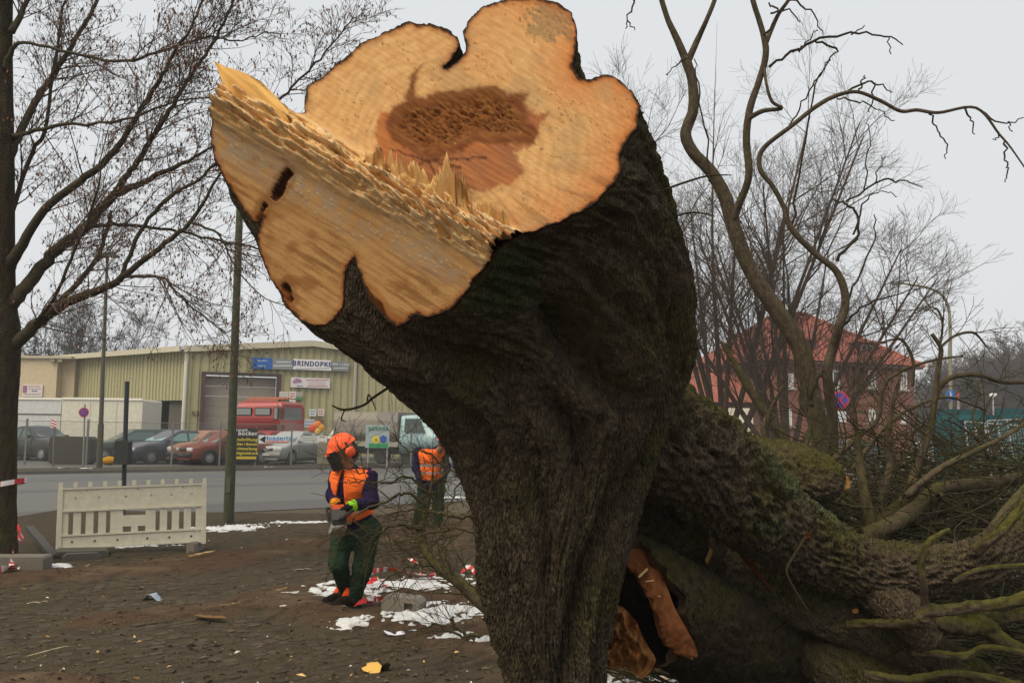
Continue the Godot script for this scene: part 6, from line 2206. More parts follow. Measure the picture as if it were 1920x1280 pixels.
	for q in [
		[[1736, 1165, 4.1, 22], [1734, 1130, 4.1, 15], [1731, 1090, 4.05, 14], [1728, 1055, 4.05, 14], [1738, 1022, 4.05, 14], [1760, 1003, 4.1, 13], [1780, 993, 4.15, 9]],
		[[1725, 1160, 4.12, 30], [1745, 1146, 4.1, 26], [1790, 1142, 4.1, 22], [1835, 1136, 4.1, 22], [1880, 1132, 4.1, 24], [1930, 1120, 4.1, 30]],
		[[1590, 1172, 4.5, 20], [1640, 1168, 4.4, 17], [1690, 1170, 4.3, 18], [1735, 1168, 4.14, 24]],
		[[1712, 1222, 4.4, 16], [1760, 1226, 4.3, 16], [1810, 1230, 4.3, 15], [1850, 1214, 4.3, 14], [1930, 1226, 4.3, 14]],
		[[1750, 1165, 4.35, 30], [1800, 1172, 4.4, 40], [1840, 1172, 4.4, 44], [1870, 1196, 4.4, 34], [1930, 1226, 4.4, 24]],
		[[1832, 1030, 4.3, 26], [1858, 1012, 4.25, 20], [1885, 988, 4.25, 18], [1912, 958, 4.3, 17], [1940, 920, 4.3, 15]],
		[[1790, 1092, 4.3, 12], [1830, 1070, 4.25, 11], [1880, 1063, 4.25, 11], [1930, 1060, 4.25, 11]],
		[[1780, 1148, 4.6, 26], [1840, 1160, 4.6, 28], [1890, 1158, 4.6, 26], [1940, 1150, 4.6, 30]],
		[[1590, 1112, 4.7, 12], [1598, 1128, 4.6, 12], [1603, 1140, 4.55, 12]],
		[[1620, 1262, 4.35, 16], [1700, 1275, 4.3, 18], [1800, 1262, 4.3, 16], [1930, 1290, 4.3, 18]]]:
		t = thing("mossy_branch", lab[k], "branch", P(q[0][0], q[0][1], q[0][2]), "mossy branches round the big limb")
		var lp := limb_part(t, "branch", q, 12, 20, 1.5, 3.2, 0.0, mats.twig_bark)
		var tw := MB.new()
		sprout(tw, lp[0], lp[1], 5, 0.16, 0, 0.1, Color(0.06, 0.055, 0.025), 0.2, 3, 0.014, 0.0018)
		stuff(wpart("twigs", tw, mats.twig_bark, t))
		if k == 8:
			mb = MB.new()
			wood_end(mb, P(1604, 1142, 4.55), (P(1606, 1152, 4.5) - P(1603, 1140, 4.55)).normalized(), 0.016, L(226, 172, 110))
			wpart("sawn_end", mb, mats.wood, t)
		k += 1

# ---------------------------------------------------------------- the felled trunk
const CUT_OUTLINE := [[398, 222], [393, 265], [405, 310], [425, 345], [450, 385], [470, 411], [482, 418], [490, 406], [496, 400], [489, 418], [484, 432], [484, 462], [496, 500], [515, 535], [534, 575], [562, 600], [595, 613], [625, 600], [641, 575], [647, 540], [650, 505], [656, 487], [665, 480], [672, 498], [678, 530], [698, 568], [722, 602], [745, 613], [765, 602], [776, 590], [800, 596], [825, 590], [850, 575], [870, 550], [890, 520], [916, 494], [926, 475], [945, 455], [975, 440], [1010, 430], [1050, 415], [1085, 400], [1120, 375], [1150, 345], [1165, 315], [1162, 290], [1175, 265], [1195, 235], [1201, 205], [1190, 175], [1165, 150], [1135, 140], [1105, 148], [1084, 146], [1075, 128], [1080, 95], [1082, 60], [1070, 25], [1045, 4], [1000, -6], [950, -2], [905, 12], [880, 35], [869, 58], [874, 76], [872, 96], [856, 118], [836, 132], [829, 127], [845, 110], [861, 90], [859, 72], [845, 57], [810, 46], [765, 42], [720, 60], [680, 82], [640, 115], [600, 145], [575, 165], [569, 190], [573, 214], [560, 217], [540, 200], [500, 166], [470, 150], [448, 141], [436, 150], [432, 170], [422, 190], [405, 205]]
const ROT := [[720, 232], [735, 202], [760, 186], [762, 172], [766, 150], [773, 138], [791, 119], [787, 140], [779, 160], [783, 180], [800, 180], [820, 171], [850, 168], [880, 163], [905, 160], [920, 154], [950, 170], [965, 175], [992, 170], [980, 193], [985, 205], [990, 225], [1013, 250], [1001, 272], [960, 270], [920, 272], [890, 268], [860, 285], [820, 300], [800, 303], [770, 285], [735, 262]]
const STAIN := [[700, 236], [718, 212], [760, 190], [850, 172], [960, 178], [1010, 215], [1035, 208], [1012, 240], [1005, 270], [965, 285], [985, 325], [962, 345], [930, 350], [905, 362], [885, 355], [850, 365], [800, 347], [740, 332], [690, 300], [706, 285]]
const HINGE := [[380, 168], [420, 192], [560, 268], [700, 352], [830, 405], [950, 470], [1000, 500]]

func poly(a: Array) -> PackedVector2Array:
	var p := PackedVector2Array()
	for q in a:
		p.append(Vector2(q[0], q[1]))
	return p

func edge_distance(p: Vector2, g: PackedVector2Array) -> float:
	var best := 1e9
	var inside := false
	var n := g.size()
	var b := g[n - 1]
	for i in n:
		var a := g[i]
		var ab := b - a
		var t := clampf((p - a).dot(ab) / ab.length_squared(), 0.0, 1.0)
		best = minf(best, (p - a - ab * t).length_squared())
		if (a.y > p.y) != (b.y > p.y) and p.x < (b.x - a.x) * (p.y - a.y) / (b.y - a.y) + a.x:
			inside = not inside
		b = a
	return sqrt(best) if inside else -sqrt(best)

var cut_at: Vector3
var cut_n: Vector3
var notch_n: Vector3
var hinge_d: Vector3
var hinge := PackedVector2Array()

# signed distance to the hinge (over it: positive) and the share of the way along it
func hinge_side(p: Vector2) -> Vector2:
	var best := 1e9
	var s := 0.0
	var t := 0.0
	for i in hinge.size() - 1:
		var a := hinge[i]
		var ab := hinge[i + 1] - a
		var u := clampf((p - a).dot(ab) / ab.length_squared(), 0.0, 1.0)
		var d := p - a - ab * u
		if d.length_squared() < best:
			best = d.length_squared()
			s = d.length() * (1.0 if ab.cross(d) < 0.0 else -1.0)
			t = (i + u) / (hinge.size() - 1.0)
	return Vector2(s, t)

func on_plane(x: float, y: float, at: Vector3, n: Vector3) -> Vector3:
	var r := ray(x, y)
	return view.origin + r * ((at - view.origin).dot(n) / r.dot(n))

# where the sawn faces lie: back cut above the hinge line, felling notch below it
func cut_point(p: Vector2) -> Vector3:
	var a := P(420, 192, 1.0) - view.origin
	var e := on_plane(420, 192, cut_at, cut_n)
	var f := on_plane(950, 470, cut_at, cut_n)
	var q1 := on_plane(p.x, p.y, cut_at, cut_n)
	var q2 := on_plane(p.x, p.y, e, notch_n)
	return q2 if (q2 - e).dot(cut_n) < 0.0 and hinge_side(p).x < 0.0 else q1

func bark_color(p: Vector3, up: float, moss: float, tone := 1.0) -> Color:
	var k := nz.get_noise_3dv(p * 2.3)
	var f := nz.get_noise_3dv(p * 19.0 + Vector3(5, 0, 0))
	var c := (Color(0.08, 0.061, 0.043) * tone).lerp(Color(0.15, 0.118, 0.08) * tone, clampf(0.5 + f, 0, 1))
	var g := clampf(moss * (0.1 + 0.9 * up) + k * 0.9 + f * 0.35 - 0.1, 0.0, 1.0)
	c = c.lerp(Color(0.1, 0.108, 0.02).lerp(Color(0.17, 0.16, 0.035), clampf(0.5 + f * 1.5, 0, 1)), g * 0.85 * 1.0)
	var l := clampf((nz.get_noise_3dv(p * 5.1 + Vector3(40, 0, 9)) - 0.22) * 3.0, 0.0, 1.0) * clampf(0.4 + f * 2.0, 0, 1)
	c = c.lerp(Color(0.23, 0.21, 0.062), pow(clampf(up, 0, 1), 2.5) * clampf(moss - 0.3, 0, 1) * clampf(0.65 + f * 1.4 + k * 0.6, 0, 1) * 0.8)
	return c.lerp(Color(0.2, 0.21, 0.15), l * 0.5 * clampf(1.2 - moss * 1.4, 0.0, 1.0))

# a torn plate of fibres: ragged along the top, ribbed, thinning upwards
func splinter_shape(a: Vector3, top: Vector3, half: float, id: float) -> MB:
	var mb := MB.new()
	var ax := (top - a).normalized()
	var side := ax.cross(view.basis.z).normalized()
	var dep := ax.cross(side).normalized()
	var h := a.distance_to(top)
	var cols := 11
	var peak := 0.3 + 0.4 * fposmod(id * 0.37, 1.0)
	var rows := []
	for face_ in 2:
		for j in 7:
			var f := j / 6.0
			var row := []
			for i in cols:
				var u := i / (cols - 1.0)
				var tall := h * clampf(1.0 - 1.5 * absf(u - peak) + 0.9 * nz.get_noise_2d(i * 2.6, id * 0.7), 0.14, 1.0)
				var rib := nz.get_noise_2d(i * 2.3, id + f * 0.8)
				var th := (0.016 + 0.008 * rib) * (1.0 - 0.85 * f) + 0.001
				var curl := 0.03 * sin(id) * f * f
				row.append(a - ax * 0.05 + ax * (tall + 0.05) * (f if face_ == 0 else 1.0 - f) + side * ((u - 0.5) * 2.0 * half * (1.0 - 0.25 * f if face_ == 0 else 0.75 + 0.25 * f) + 0.004 * rib) + dep * ((th if face_ == 0 else -th * 0.0 - 0.004) + curl + 0.006 * nz.get_noise_2d(i * 0.9, id)))
			rows.append(row)
	var first := mb.v.size()
	mb.grid(rows, Color.WHITE, false, false)
	for j in rows.size():
		for i in cols:
			mb.c[first + j * cols + i] = L(250, 212, 146).lerp(L(224, 168, 96), clampf(0.4 + 0.9 * nz.get_noise_2d(i * 1.7 + id, j * 0.3), 0, 1))
	return mb

func even_outline(many: int) -> PackedVector2Array:
	var g := poly(CUT_OUTLINE)
	var total := 0.0
	for i in g.size():
		total += g[i].distance_to(g[(i + 1) % g.size()])
	var ring := PackedVector2Array()
	var at := 0.0
	var run := 0.0
	for i in g.size():
		var a := g[i]
		var b := g[(i + 1) % g.size()]
		var l := a.distance_to(b)
		while at < run + l and ring.size() < many:
			ring.append(a.lerp(b, (at - run) / l))
			at += total / many
		run += l
	var n := ring.size()
	var wob := PackedVector2Array()
	for i in n:
		var nrm := (ring[(i + 1) % n] - ring[(i + n - 1) % n]).orthogonal().normalized()
		var q := ring[i]
		wob.append(q + nrm * (nz.get_noise_2d(q.x * 0.02, q.y * 0.02 + 3.0) * 4.0 + nz.get_noise_2d(q.x * 0.08, q.y * 0.08 + 7.0) * 2.5))
	return wob

func build_trunk() -> void:
	var tree := thing("felled_tree", "huge felled tree trunk with its sawn splintered butt raised in the air", "felled tree", Vector3(0.2, 0, -3.9))
	cut_at = P(815, 300, 3.15)
	cut_n = (view.basis * Vector3(-0.33, 0.33, 0.88)).normalized()
	hinge = poly(HINGE)
	var h0 := on_plane(420, 192, cut_at, cut_n)
	hinge_d = (on_plane(950, 470, cut_at, cut_n) - h0).normalized()
	notch_n = cut_n.rotated(hinge_d, deg_to_rad(26.0))
	if (notch_n - cut_n).dot(view.basis * Vector3(-1, -1, 0)) < 0.0:
		notch_n = cut_n.rotated(hinge_d, deg_to_rad(-26.0))

	# outline, evenly spaced: coarse for the face, fine for the bark
	var coarse := even_outline(300)
	var ring := even_outline(680)
	var around := ring.size()

	# ---- the sawn face
	var step := 3.0
	var x0 := 384.0
	var y0 := -18.0
	var nx := int((1212.0 - x0) / step) + 1
	var ny := int((624.0 - y0) / step) + 1
	var sd := PackedFloat32Array()
	sd.resize(nx * ny)
	for j in ny:
		for i in nx:
			sd[j * nx + i] = edge_distance(Vector2(x0 + i * step, y0 + j * step), coarse)
	var rot := poly(ROT)
	var stain := poly(STAIN)
	var face := MB.new()
	var splint := MB.new()
	var ids := {}
	var hd := Vector2(0.85, 0.52)
	var info := func(p: Vector2, d: float) -> int:
		var key := Vector2i((p * 16.0).round())
		if ids.has(key):
			return ids[key]
		var hs := hinge_side(p)
		var s := hs.x
		var t := hs.y
		var al := p.dot(hd)
		var ac := p.dot(hd.orthogonal())
		var base := cut_point(p)
		var h := 0.0
		var big := nz.get_noise_2d(p.x * 0.006, p.y * 0.006)
		var mid := nz.get_noise_2d(p.x * 0.03, p.y * 0.03)
		var fine := nz.get_noise_2d(p.x * 0.16, p.y * 0.16)
		var streak := nz.get_noise_2d(al * 0.006, ac * 0.09)
		var streak2 := nz.get_noise_2d(al * 0.02, ac * 0.35 + 40.0)
		var col: Color
		var w_up := lerpf(62.0, 52.0, t)
		var w_dn := lerpf(48.0, 58.0, t)
		if s >= 0.0:
			# back cut: creamy sapwood, redder towards the bark on the right, radial flecks and saw marks
			col = L(228, 183, 122).lerp(L(214, 162, 102), clampf(0.4 + mid * 0.7, 0, 1))
			var rd := p - Vector2(865, 290)
			var rings_ := sin(rd.length() * 0.34 + big * 9.0 + mid * 2.0)
			col = col.lerp(L(178, 126, 72), clampf(0.1 + rings_ * 0.18 + streak2 * 0.22, 0, 0.5))
			var out := clampf(1.0 - d / 85.0, 0, 1) * clampf((p.x - 860.0) / 260.0 + 0.2, 0, 1)
			col = col.lerp(L(206, 122, 66), out * 0.72)
			var ang := nz.get_noise_2d(rd.angle() * 9.0, rd.length() * 0.004)
			col = col.lerp(L(158, 104, 60), clampf((ang - 0.12) * 2.2, 0, 0.75) * clampf(1.1 - d / 130.0, 0, 1) * clampf((p.y - 160.0) / 200.0, 0.25, 1))
			col = col.lerp(L(176, 146, 104), clampf((nz.get_noise_2d(p.x * 0.008 + 60.0, p.y * 0.008) - 0.05) * 1.4, 0, 0.45))
			if p.distance_to(Vector2(1035, 35)) < 44.0 + mid * 22.0:
				col = col.lerp(L(118, 112, 84), 0.5 + fine * 0.6)
			if fine > 0.5 and nz.get_noise_2d(p.x * 0.01 + 9.0, p.y * 0.01) > 0.2:
				col = col.lerp(L(96, 66, 40), 0.7)
			var q := p + Vector2(mid, nz.get_noise_2d(p.y * 0.05, p.x * 0.05)) * 7.0
			var sd2 := edge_distance(q, stain)
			if sd2 > -12.0:
				var sc := L(178, 104, 58).lerp(L(150, 92, 62), clampf(0.5 + big * 2.2, 0, 1)).lerp(L(206, 140, 80), clampf(streak * 0.9, 0, 0.6))
				col = col.lerp(sc, smoothstep(-4.0, 5.0, sd2) * 0.92)
			var sr := edge_distance(q, rot)
			if sr > -6.0:
				var rc := L(122, 72, 38).lerp(L(140, 92, 48), clampf(0.5 + mid, 0, 1))
				rc = rc.lerp(L(104, 56, 32), clampf(1.0 - sr / 22.0, 0, 1) * 0.8)
				var core := clampf((sr - 14.0) / 18.0, 0, 1)
				var crumb := nz.get_noise_2d(p.x * 0.09, p.y * 0.24)
				h += core * (-0.012 + crumb * 0.016 + fine * 0.006)
				rc = rc.lerp(L(58, 30, 14), clampf(-crumb * 2.4 - 0.25, 0, 1) * core)
				if core > 0.3 and nz.get_noise_2d(p.x * 0.33, p.y * 0.33) > 0.66:
					rc = L(190, 140, 84)
				col = col.lerp(rc, smoothstep(-5.0, 7.0, sr) * 0.95)
			var arm := p - Vector2(803, 302)
			for k in [[-36, 12], [-70, -22], [60, 12], [14, 26], [110, -8]]:
				var e := Vector2(k[0], k[1])
				var u := clampf(arm.dot(e) / e.length_squared(), 0, 1)
				if (arm - e * u + Vector2(0, mid * 4.0)).length() < 2.2:
					col = col.lerp(L(82, 44, 26), 0.7)
			var kerf := sin(ac * 0.62 + mid * 1.5) * 0.5 + sin(ac * 0.23 + big * 4.0) * 0.5
			col = col.lerp(L(190, 140, 88), clampf(kerf * 0.16, 0, 0.3))
			var ck := absf(sin(rd.angle() * 6.5 + mid * 0.5 + big * 2.0))
			if ck < 0.022 and rd.length() > 140.0 and rd.length() < 215.0 + 60.0 * big:
				col = col.lerp(L(120, 78, 46), 0.55)
			h += streak2 * 0.0012 + fine * 0.0007 + kerf * 0.0009
		else:
			# notch: long streaks along the cut, grey sawdust towards the hinge
			col = L(206, 160, 102).lerp(L(176, 130, 80), clampf(0.45 + streak * 0.85 + mid * 0.4, 0, 1))
			col = col.lerp(L(140, 96, 56), clampf((streak2 * 0.4 + streak * 0.75 + big * 0.6 - 0.12) * 1.6, 0, 0.65))
			col = col.lerp(L(152, 104, 58), clampf((nz.get_noise_2d(p.x * 0.009 + 80.0, p.y * 0.014) - 0.1) * 2.4, 0, 0.75) * clampf((-s - 60.0) / 100.0, 0, 1))
			var dust := clampf(1.0 - (absf(-s - lerpf(60.0, 75.0, t)) - 8.0) / 42.0, 0, 1) * clampf(0.55 + mid * 1.2 + big, 0, 1)
			col = col.lerp(L(178, 156, 126), dust * 0.8)
			if dust > 0.25 and nz.get_noise_2d(p.x * 0.21, p.y * 0.21) > 0.5:
				h += 0.004
				col = col.lerp(L(222, 196, 156), 0.6)
			h += streak2 * 0.0009 + fine * 0.0009
			if p.distance_to(Vector2(640, 428 - 40)) < 0.0:
				h = 0.0
			# a pocket of ingrown bark, and a smaller one at the rim
			for pk in [[538, 326, 515, 366, 10.0], [536, 540, 543, 560, 9.0], [496, 384, 484, 412, 6.0]]:
				var pa := Vector2(pk[0], pk[1])
				var e2 := Vector2(pk[2], pk[3]) - pa
				var u2 := clampf((p - pa).dot(e2) / e2.length_squared(), 0, 1)
				var dd := (p - pa - e2 * u2).length() + mid * 5.0
				if dd < float(pk[4]):
					col = L(64, 38, 24)
					h -= 0.03 * (1.0 - dd / float(pk[4]))
				elif dd < float(pk[4]) + 9.0:
					col = col.lerp(L(140, 94, 54), 0.5)
		# rim: cambium and bark
		var rim := d + nz.get_noise_2d(p.x * 0.05 + 11.0, p.y * 0.05) * 3.5
		var wide := 3.5 + 5.0 * clampf(big * 2.0 + 0.4, 0, 1)
		if p.distance_to(Vector2(714, 556)) < 52.0:
			wide += 16.0 * (1.0 - p.distance_to(Vector2(714, 556)) / 52.0)
		if s < 0.0 or absf(s) > w_up or d < 7.0:
			if s < -w_dn or s > w_up or d < 4.0:
				col = col.lerp(L(168, 98, 48), smoothstep(wide + 7.0, wide, rim) * 0.5)
				col = col.lerp(L(84, 48, 28), smoothstep(wide * 0.62 + 2.0, wide * 0.62 - 1.5, rim))
				col = col.lerp(Color(0.045, 0.034, 0.025), smoothstep(3.0, 1.0, rim))
				h += 0.006 * smoothstep(wide * 0.6, 1.0, rim) * (0.3 + fine)
		# torn fibres of the hinge
		if s > -w_dn and s < w_up:
			var up := clampf(s / w_up, 0, 1)
			var dn := clampf(-s / w_dn, 0, 1)
			var prof := (1.0 - smoothstep(0.35, 1.0, up)) if s > 0.0 else (1.0 - smoothstep(0.1, 1.0, dn))
			var lay := nz.get_noise_2d(al * 0.012, ac * 0.085 + 20.0)
			var lay2 := nz.get_noise_2d(al * 0.022, ac * 0.24 + 70.0)
			var jag := absf(nz.get_noise_2d(al * 0.035, ac * 0.1 + 9.0))
			var lean := smoothstep(0.62, 0.38, t)
			h += prof * (lerpf(0.025, 0.062, lean) + lay * 0.06 + lay2 * 0.016 + jag * lerpf(0.075, 0.02, lean)) * smoothstep(1.03, 0.9, t)
			var fc := L(248, 202, 136).lerp(L(255, 226, 176), clampf(0.5 + lay * 1.4, 0, 1)).lerp(L(216, 152, 88), clampf(-lay2 * 1.3, 0, 0.7))
			fc = fc.lerp(L(224, 178, 112), lean * 0.4)
			col = col.lerp(fc, clampf(prof * 2.2, 0, 1) * (1.0 if d > 3.0 else 0.5))
		var id := face.vert(base + cut_n * h, Color(col.r * 0.94, col.g * 0.94, col.b * 1.0))
		ids[key] = id
		return id
	for j in ny - 1:
		for i in nx - 1:
			var cs := [j * nx + i, j * nx + i + 1, (j + 1) * nx + i + 1, (j + 1) * nx + i]
			var any := false
			for k in 4:
				any = any or sd[cs[k]] > 0.0
			if not any:
				continue
			var out := []
			for k in 4:
				var ia: int = cs[k]
				var ib: int = cs[(k + 1) % 4]
				var pa := Vector2(x0 + (ia % nx) * step, y0 + (ia / nx) * step)
				var pb := Vector2(x0 + (ib % nx) * step, y0 + (ib / nx) * step)
				if sd[ia] > 0.0:
					out.append(info.call(pa, sd[ia]))
				if (sd[ia] > 0.0) != (sd[ib] > 0.0):
					out.append(info.call(pa.lerp(pb, sd[ia] / (sd[ia] - sd[ib])), 0.0))
			for k in range(1, out.size() - 1):
				face.tri(out[0], out[k + 1], out[k])
	wpart("cut_face", face, mats.wood, tree)

	# ---- upright splinters on the hinge
	var spikes := [[832, 410, 830, 312, 16], [848, 420, 866, 330, 9], [866, 425, 872, 345, 8], [874, 412, 882, 352, 6], [800, 398, 806, 334, 22], [818, 414, 812, 366, 22], [775, 380, 770, 332, 12], [735, 366, 732, 308, 12], [715, 356, 710, 305, 11], [700, 350, 694, 318, 14], [760, 375, 758, 322, 7], [748, 378, 744, 336, 12], [788, 392, 786, 340, 10], [944, 455, 946, 425, 7], [905, 440, 900, 404, 12], [925, 448, 920, 416, 9], [850, 450, 842, 392, 20], [728, 372, 722, 332, 9], [768, 396, 762, 356, 13], [690, 356, 684, 326, 10], [890, 455, 884, 420, 14]]
	for q in spikes:
		var a := cut_point(Vector2(q[0] + 3.0, q[1] - 30.0)) + cut_n * 0.02
		# the fibres run along the trunk, so every splinter stands up from the cut
		var top := a + (cut_n * 0.12 + view.basis.y * 0.95 - view.basis.x * 0.06).normalized() * absf(q[1] - q[3]) * 0.0017
		var wdt: float = q[4] * 0.003
		wpart("splinter", splinter_shape(a, top, wdt, q[0]), mats.splinter_wood, tree)
	# the long torn plank at the upper left end of the hinge
	var plank := MB.new()
	var pr := []
	for e in [[560, 262, 556, 222], [530, 250, 536, 200], [500, 236, 505, 168], [472, 222, 474, 150], [450, 208, 452, 142], [436, 192, 437, 138], [430, 165, 428, 134], [424, 140, 419, 130]]:
		var a := cut_point(Vector2(e[0], e[1])) + cut_n * 0.03
		var b := cut_point(Vector2(e[2], e[3])) + cut_n * 0.05
		var row := []
		for k in 9:
			var f := k / 8.0
			row.append(a.lerp(b, f) + cut_n * (0.035 * sin(f * PI) + nz.get_noise_2d(f * 11.0, e[0] * 0.012) * 0.03))
		for k in 9:
			var f := 1.0 - k / 8.0
			row.append(a.lerp(b, f) - cut_n * 0.03)
		pr.append(row)
	plank.grid(pr, L(226, 176, 98), true, true)
	for i in plank.c.size():
		plank.c[i] = L(236, 190, 116).lerp(L(196, 142, 78), clampf(0.4 + nz.get_noise_2d((i % 18) * 1.4, (i / 18) * 0.5) * 1.1, 0, 1))
	wpart("splinter", plank, mats.wood, tree)

	# ---- bark body
	var keys := []   # left x, y, right x, y, depth, depth half, blend of the plane towards level
	for e in [[398, 300, 3.4, 1200, 235, 2.9, 0.0], [520, 505, 3.64, 1236, 300, 3.2, 0.1], [664, 632, 3.76, 1278, 430, 3.42, 0.26], [776, 735, 3.84, 1299, 575, 3.58, 0.46], [840, 830, 3.86, 1292, 680, 3.7, 0.66], [876, 912, 3.86, 1252, 800, 3.76, 0.82], [888, 1005, 3.84, 1216, 905, 3.8, 0.92], [904, 1100, 3.82, 1172, 1040, 3.82, 1.0], [926, 1195, 3.8, 1147, 1165, 3.8, 1.0], [950, 1285, 3.78, 1134, 1275, 3.78, 1.0], [962, 1400, 3.76, 1140, 1400, 3.76, 1.0], [950, 1560, 3.74, 1160, 1560, 3.74, 1.0]]:
		var l := P(e[0], e[1], e[2])
		var r := P(e[3], e[4], e[5])
		if keys.is_empty():
			l = on_plane(e[0], e[1], cut_at, cut_n)
			r = on_plane(e[3], e[4], cut_at, cut_n)
		var u := (r - l) * 0.5
		var v0 := cut_n.cross(u).normalized()
		var vv := v0.slerp((Vector3(0, 0, -1) - u.normalized() * Vector3(0, 0, -1).dot(u.normalized())).normalized(), e[6])
		var hv: float = [0.54, 0.47, 0.42, 0.39, 0.365, 0.345, 0.325, 0.3, 0.26, 0.225, 0.22, 0.24][keys.size()]
		keys.append([(l + r) * 0.5, u, vv * hv])
	var c0: Vector3 = keys[0][0]
	var u0: Vector3 = keys[0][1]
	var v0: Vector3 = keys[0][2]
	var th := PackedFloat32Array()
	var dev := PackedVector3Array()
	var un := 0.0
	for i in around:
		var p := cut_point(ring[i])
		var a := (p - c0).dot(u0) / u0.length_squared()
		var b := (p - c0).dot(v0) / v0.length_squared()
		var ang := atan2(b, a)
		if i:
			while ang - un > PI:
				ang -= TAU
			while ang - un < -PI:
				ang += TAU
		un = ang
		th.append(ang)
		dev.append(Vector3(a - cos(ang), b - sin(ang), (p - c0).dot(cut_n)))
	var dir := signf(th[around - 1] - th[0])
	var off := 0.0
	for i in around:
		off += th[i] - dir * TAU * i / around
	off /= around
	var along := 470
	var rows := []
	var body := MB.new()
	var nk := keys.size()
	for j in along:
		var s := float(j) / (along - 1)
		var kk := pow(s, 1.12) * (nk - 1)
		var k := mini(int(kk), nk - 2)
		var f := kk - k
		var ka: Array = keys[maxi(k - 1, 0)]
		var kb: Array = keys[k]
		var kc: Array = keys[k + 1]
		var kd: Array = keys[mini(k + 2, nk - 1)]
		var cc: Vector3 = kb[0].cubic_interpolate(kc[0], ka[0], kd[0], f)
		var uu: Vector3 = kb[1].cubic_interpolate(kc[1], ka[1], kd[1], f)
		var vv: Vector3 = kb[2].cubic_interpolate(kc[2], ka[2], kd[2], f)
		var nn := uu.cross(vv).normalized()
		if nn.dot(cut_n) < 0.0:
			nn = -nn
		var keep := pow(clampf(1.0 - kk / 3.2, 0, 1), 1.3)
		var even := smoothstep(0.2, 4.5, kk)
		var row := []
		for i in around:
			var a := lerpf(th[i], off + dir * TAU * i / around, even)
			var d := dev[i] * keep
			var sc := 1.0
			# flutes and folds that run down the trunk
			var grow := smoothstep(0.15, 2.2, kk)
			for q in [[-1.08, 0.15, 0.36], [-0.58, 0.13, 0.3], [-1.78, 0.13, 0.2], [-2.3, 0.13, 0.16], [-1.42, 0.1, 0.26], [-0.8, 0.05, 0.1], [0.3, 0.2, 0.1], [1.4, 0.2, 0.1], [2.6, 0.2, 0.12]]:
				var da := wrapf(a - float(q[0]) - 0.14 * sin(kk * 0.9 + float(q[0]) * 3.0), -PI, PI)
				sc -= grow * float(q[2]) * exp(-pow(da / float(q[1]), 2.0)) * (0.75 + 0.4 * sin(kk * 1.3 + float(q[0]) * 7.0))
			var lump := nz.get_noise_3d(cos(a) * 1.1, sin(a) * 1.1, kk * 0.42)
			sc += grow * (0.07 * lump + 0.04 * nz.get_noise_3d(cos(a) * 3.1, sin(a) * 3.1, kk * 0.3))
			var pos := cc + uu * (cos(a) * sc + d.x) + vv * (sin(a) * sc + d.y) + nn * d.z
			row.append([pos, a, kk])
		rows.append(row)
	for j in along:
		for i in around:
			var e: Array = rows[j][i]
			var pos: Vector3 = e[0]
			var cc2: Vector3 = rows[j][(i + around / 2) % around][0]
			var outw := (pos - cc2).normalized()
			var a: float = e[1]
			var kk: float = e[2]
			var cx := cos(a) * 3.2
			var cz := sin(a) * 3.2
			var plate := nr.get_noise_3d(cx * 4.2, cz * 4.2, kk * 0.75) * 0.7 + nz.get_noise_3d(cx * 2.2, cz * 2.2, kk * 0.6) * 0.4
			var crumb := nz.get_noise_3d(cx * 9.0, cz * 9.0, kk * 5.0)
			var flake := nc.get_noise_3d(cx * 3.0, cz * 3.0, kk * 2.0)
			var g2 := smoothstep(0.0, 0.25, kk)
			var p := pos + outw * g2 * (plate * 0.026 + crumb * 0.009 + flake * 0.014 + 0.004)
			var up := clampf(outw.y * 0.6 + 0.4, 0, 1)
			var col := bark_color(pos, up, 0.3 + 0.3 * clampf(cos(a), 0, 1), 1.55)
			col = col.lerp(Color(0.02, 0.014, 0.01), clampf(-plate * 1.7 - 0.05, 0, 0.85))
			var gd := pos.distance_to(P(960, 540, 3.02))
			if gd < 0.22:
				col = col.lerp(Color(0.07, 0.1, 0.035), clampf((0.22 - gd) * 7.0 * (0.6 + plate * 1.5), 0, 0.8))
			if kk < 0.1:
				col = col.lerp(L(92, 48, 26), 1.0 - kk * 10.0)
			body.vert(p, col)
	for j in along - 1:
		for i in around:
			var i2 := (i + 1) % around
			if dir > 0.0:
				body.quad(j * around + i, (j + 1) * around + i, (j + 1) * around + i2, j * around + i2)
			else:
				body.quad(j * around + i, j * around + i2, (j + 1) * around + i2, (j + 1) * around + i)
	wpart("trunk", body, mats.bark, tree)

# ---------------------------------------------------------------- brushwood
func twist(p: Vector3, dir: Vector3, l: float, r: float, seg: int, bend: float, up: float) -> Array:
	var pts := PackedVector3Array([p])
	var rr := PackedFloat32Array([r])
	for s in seg:
		p += dir * (l / seg)
		dir = (dir + Vector3(rng.randf_range(-1, 1), rng.randf_range(-1, 1) + up, rng.randf_range(-1, 1)) * bend).normalized()
		pts.append(p)
		rr.append(maxf(r * (1.0 - 0.7 * (s + 1) / seg), 0.0016))
	return [pts, rr]

func moss_tone() -> Color:
	var m := rng.randf()
	return jit(Color(0.075, 0.058, 0.038).lerp(Color(0.085, 0.095, 0.03), m * m), 0.2)

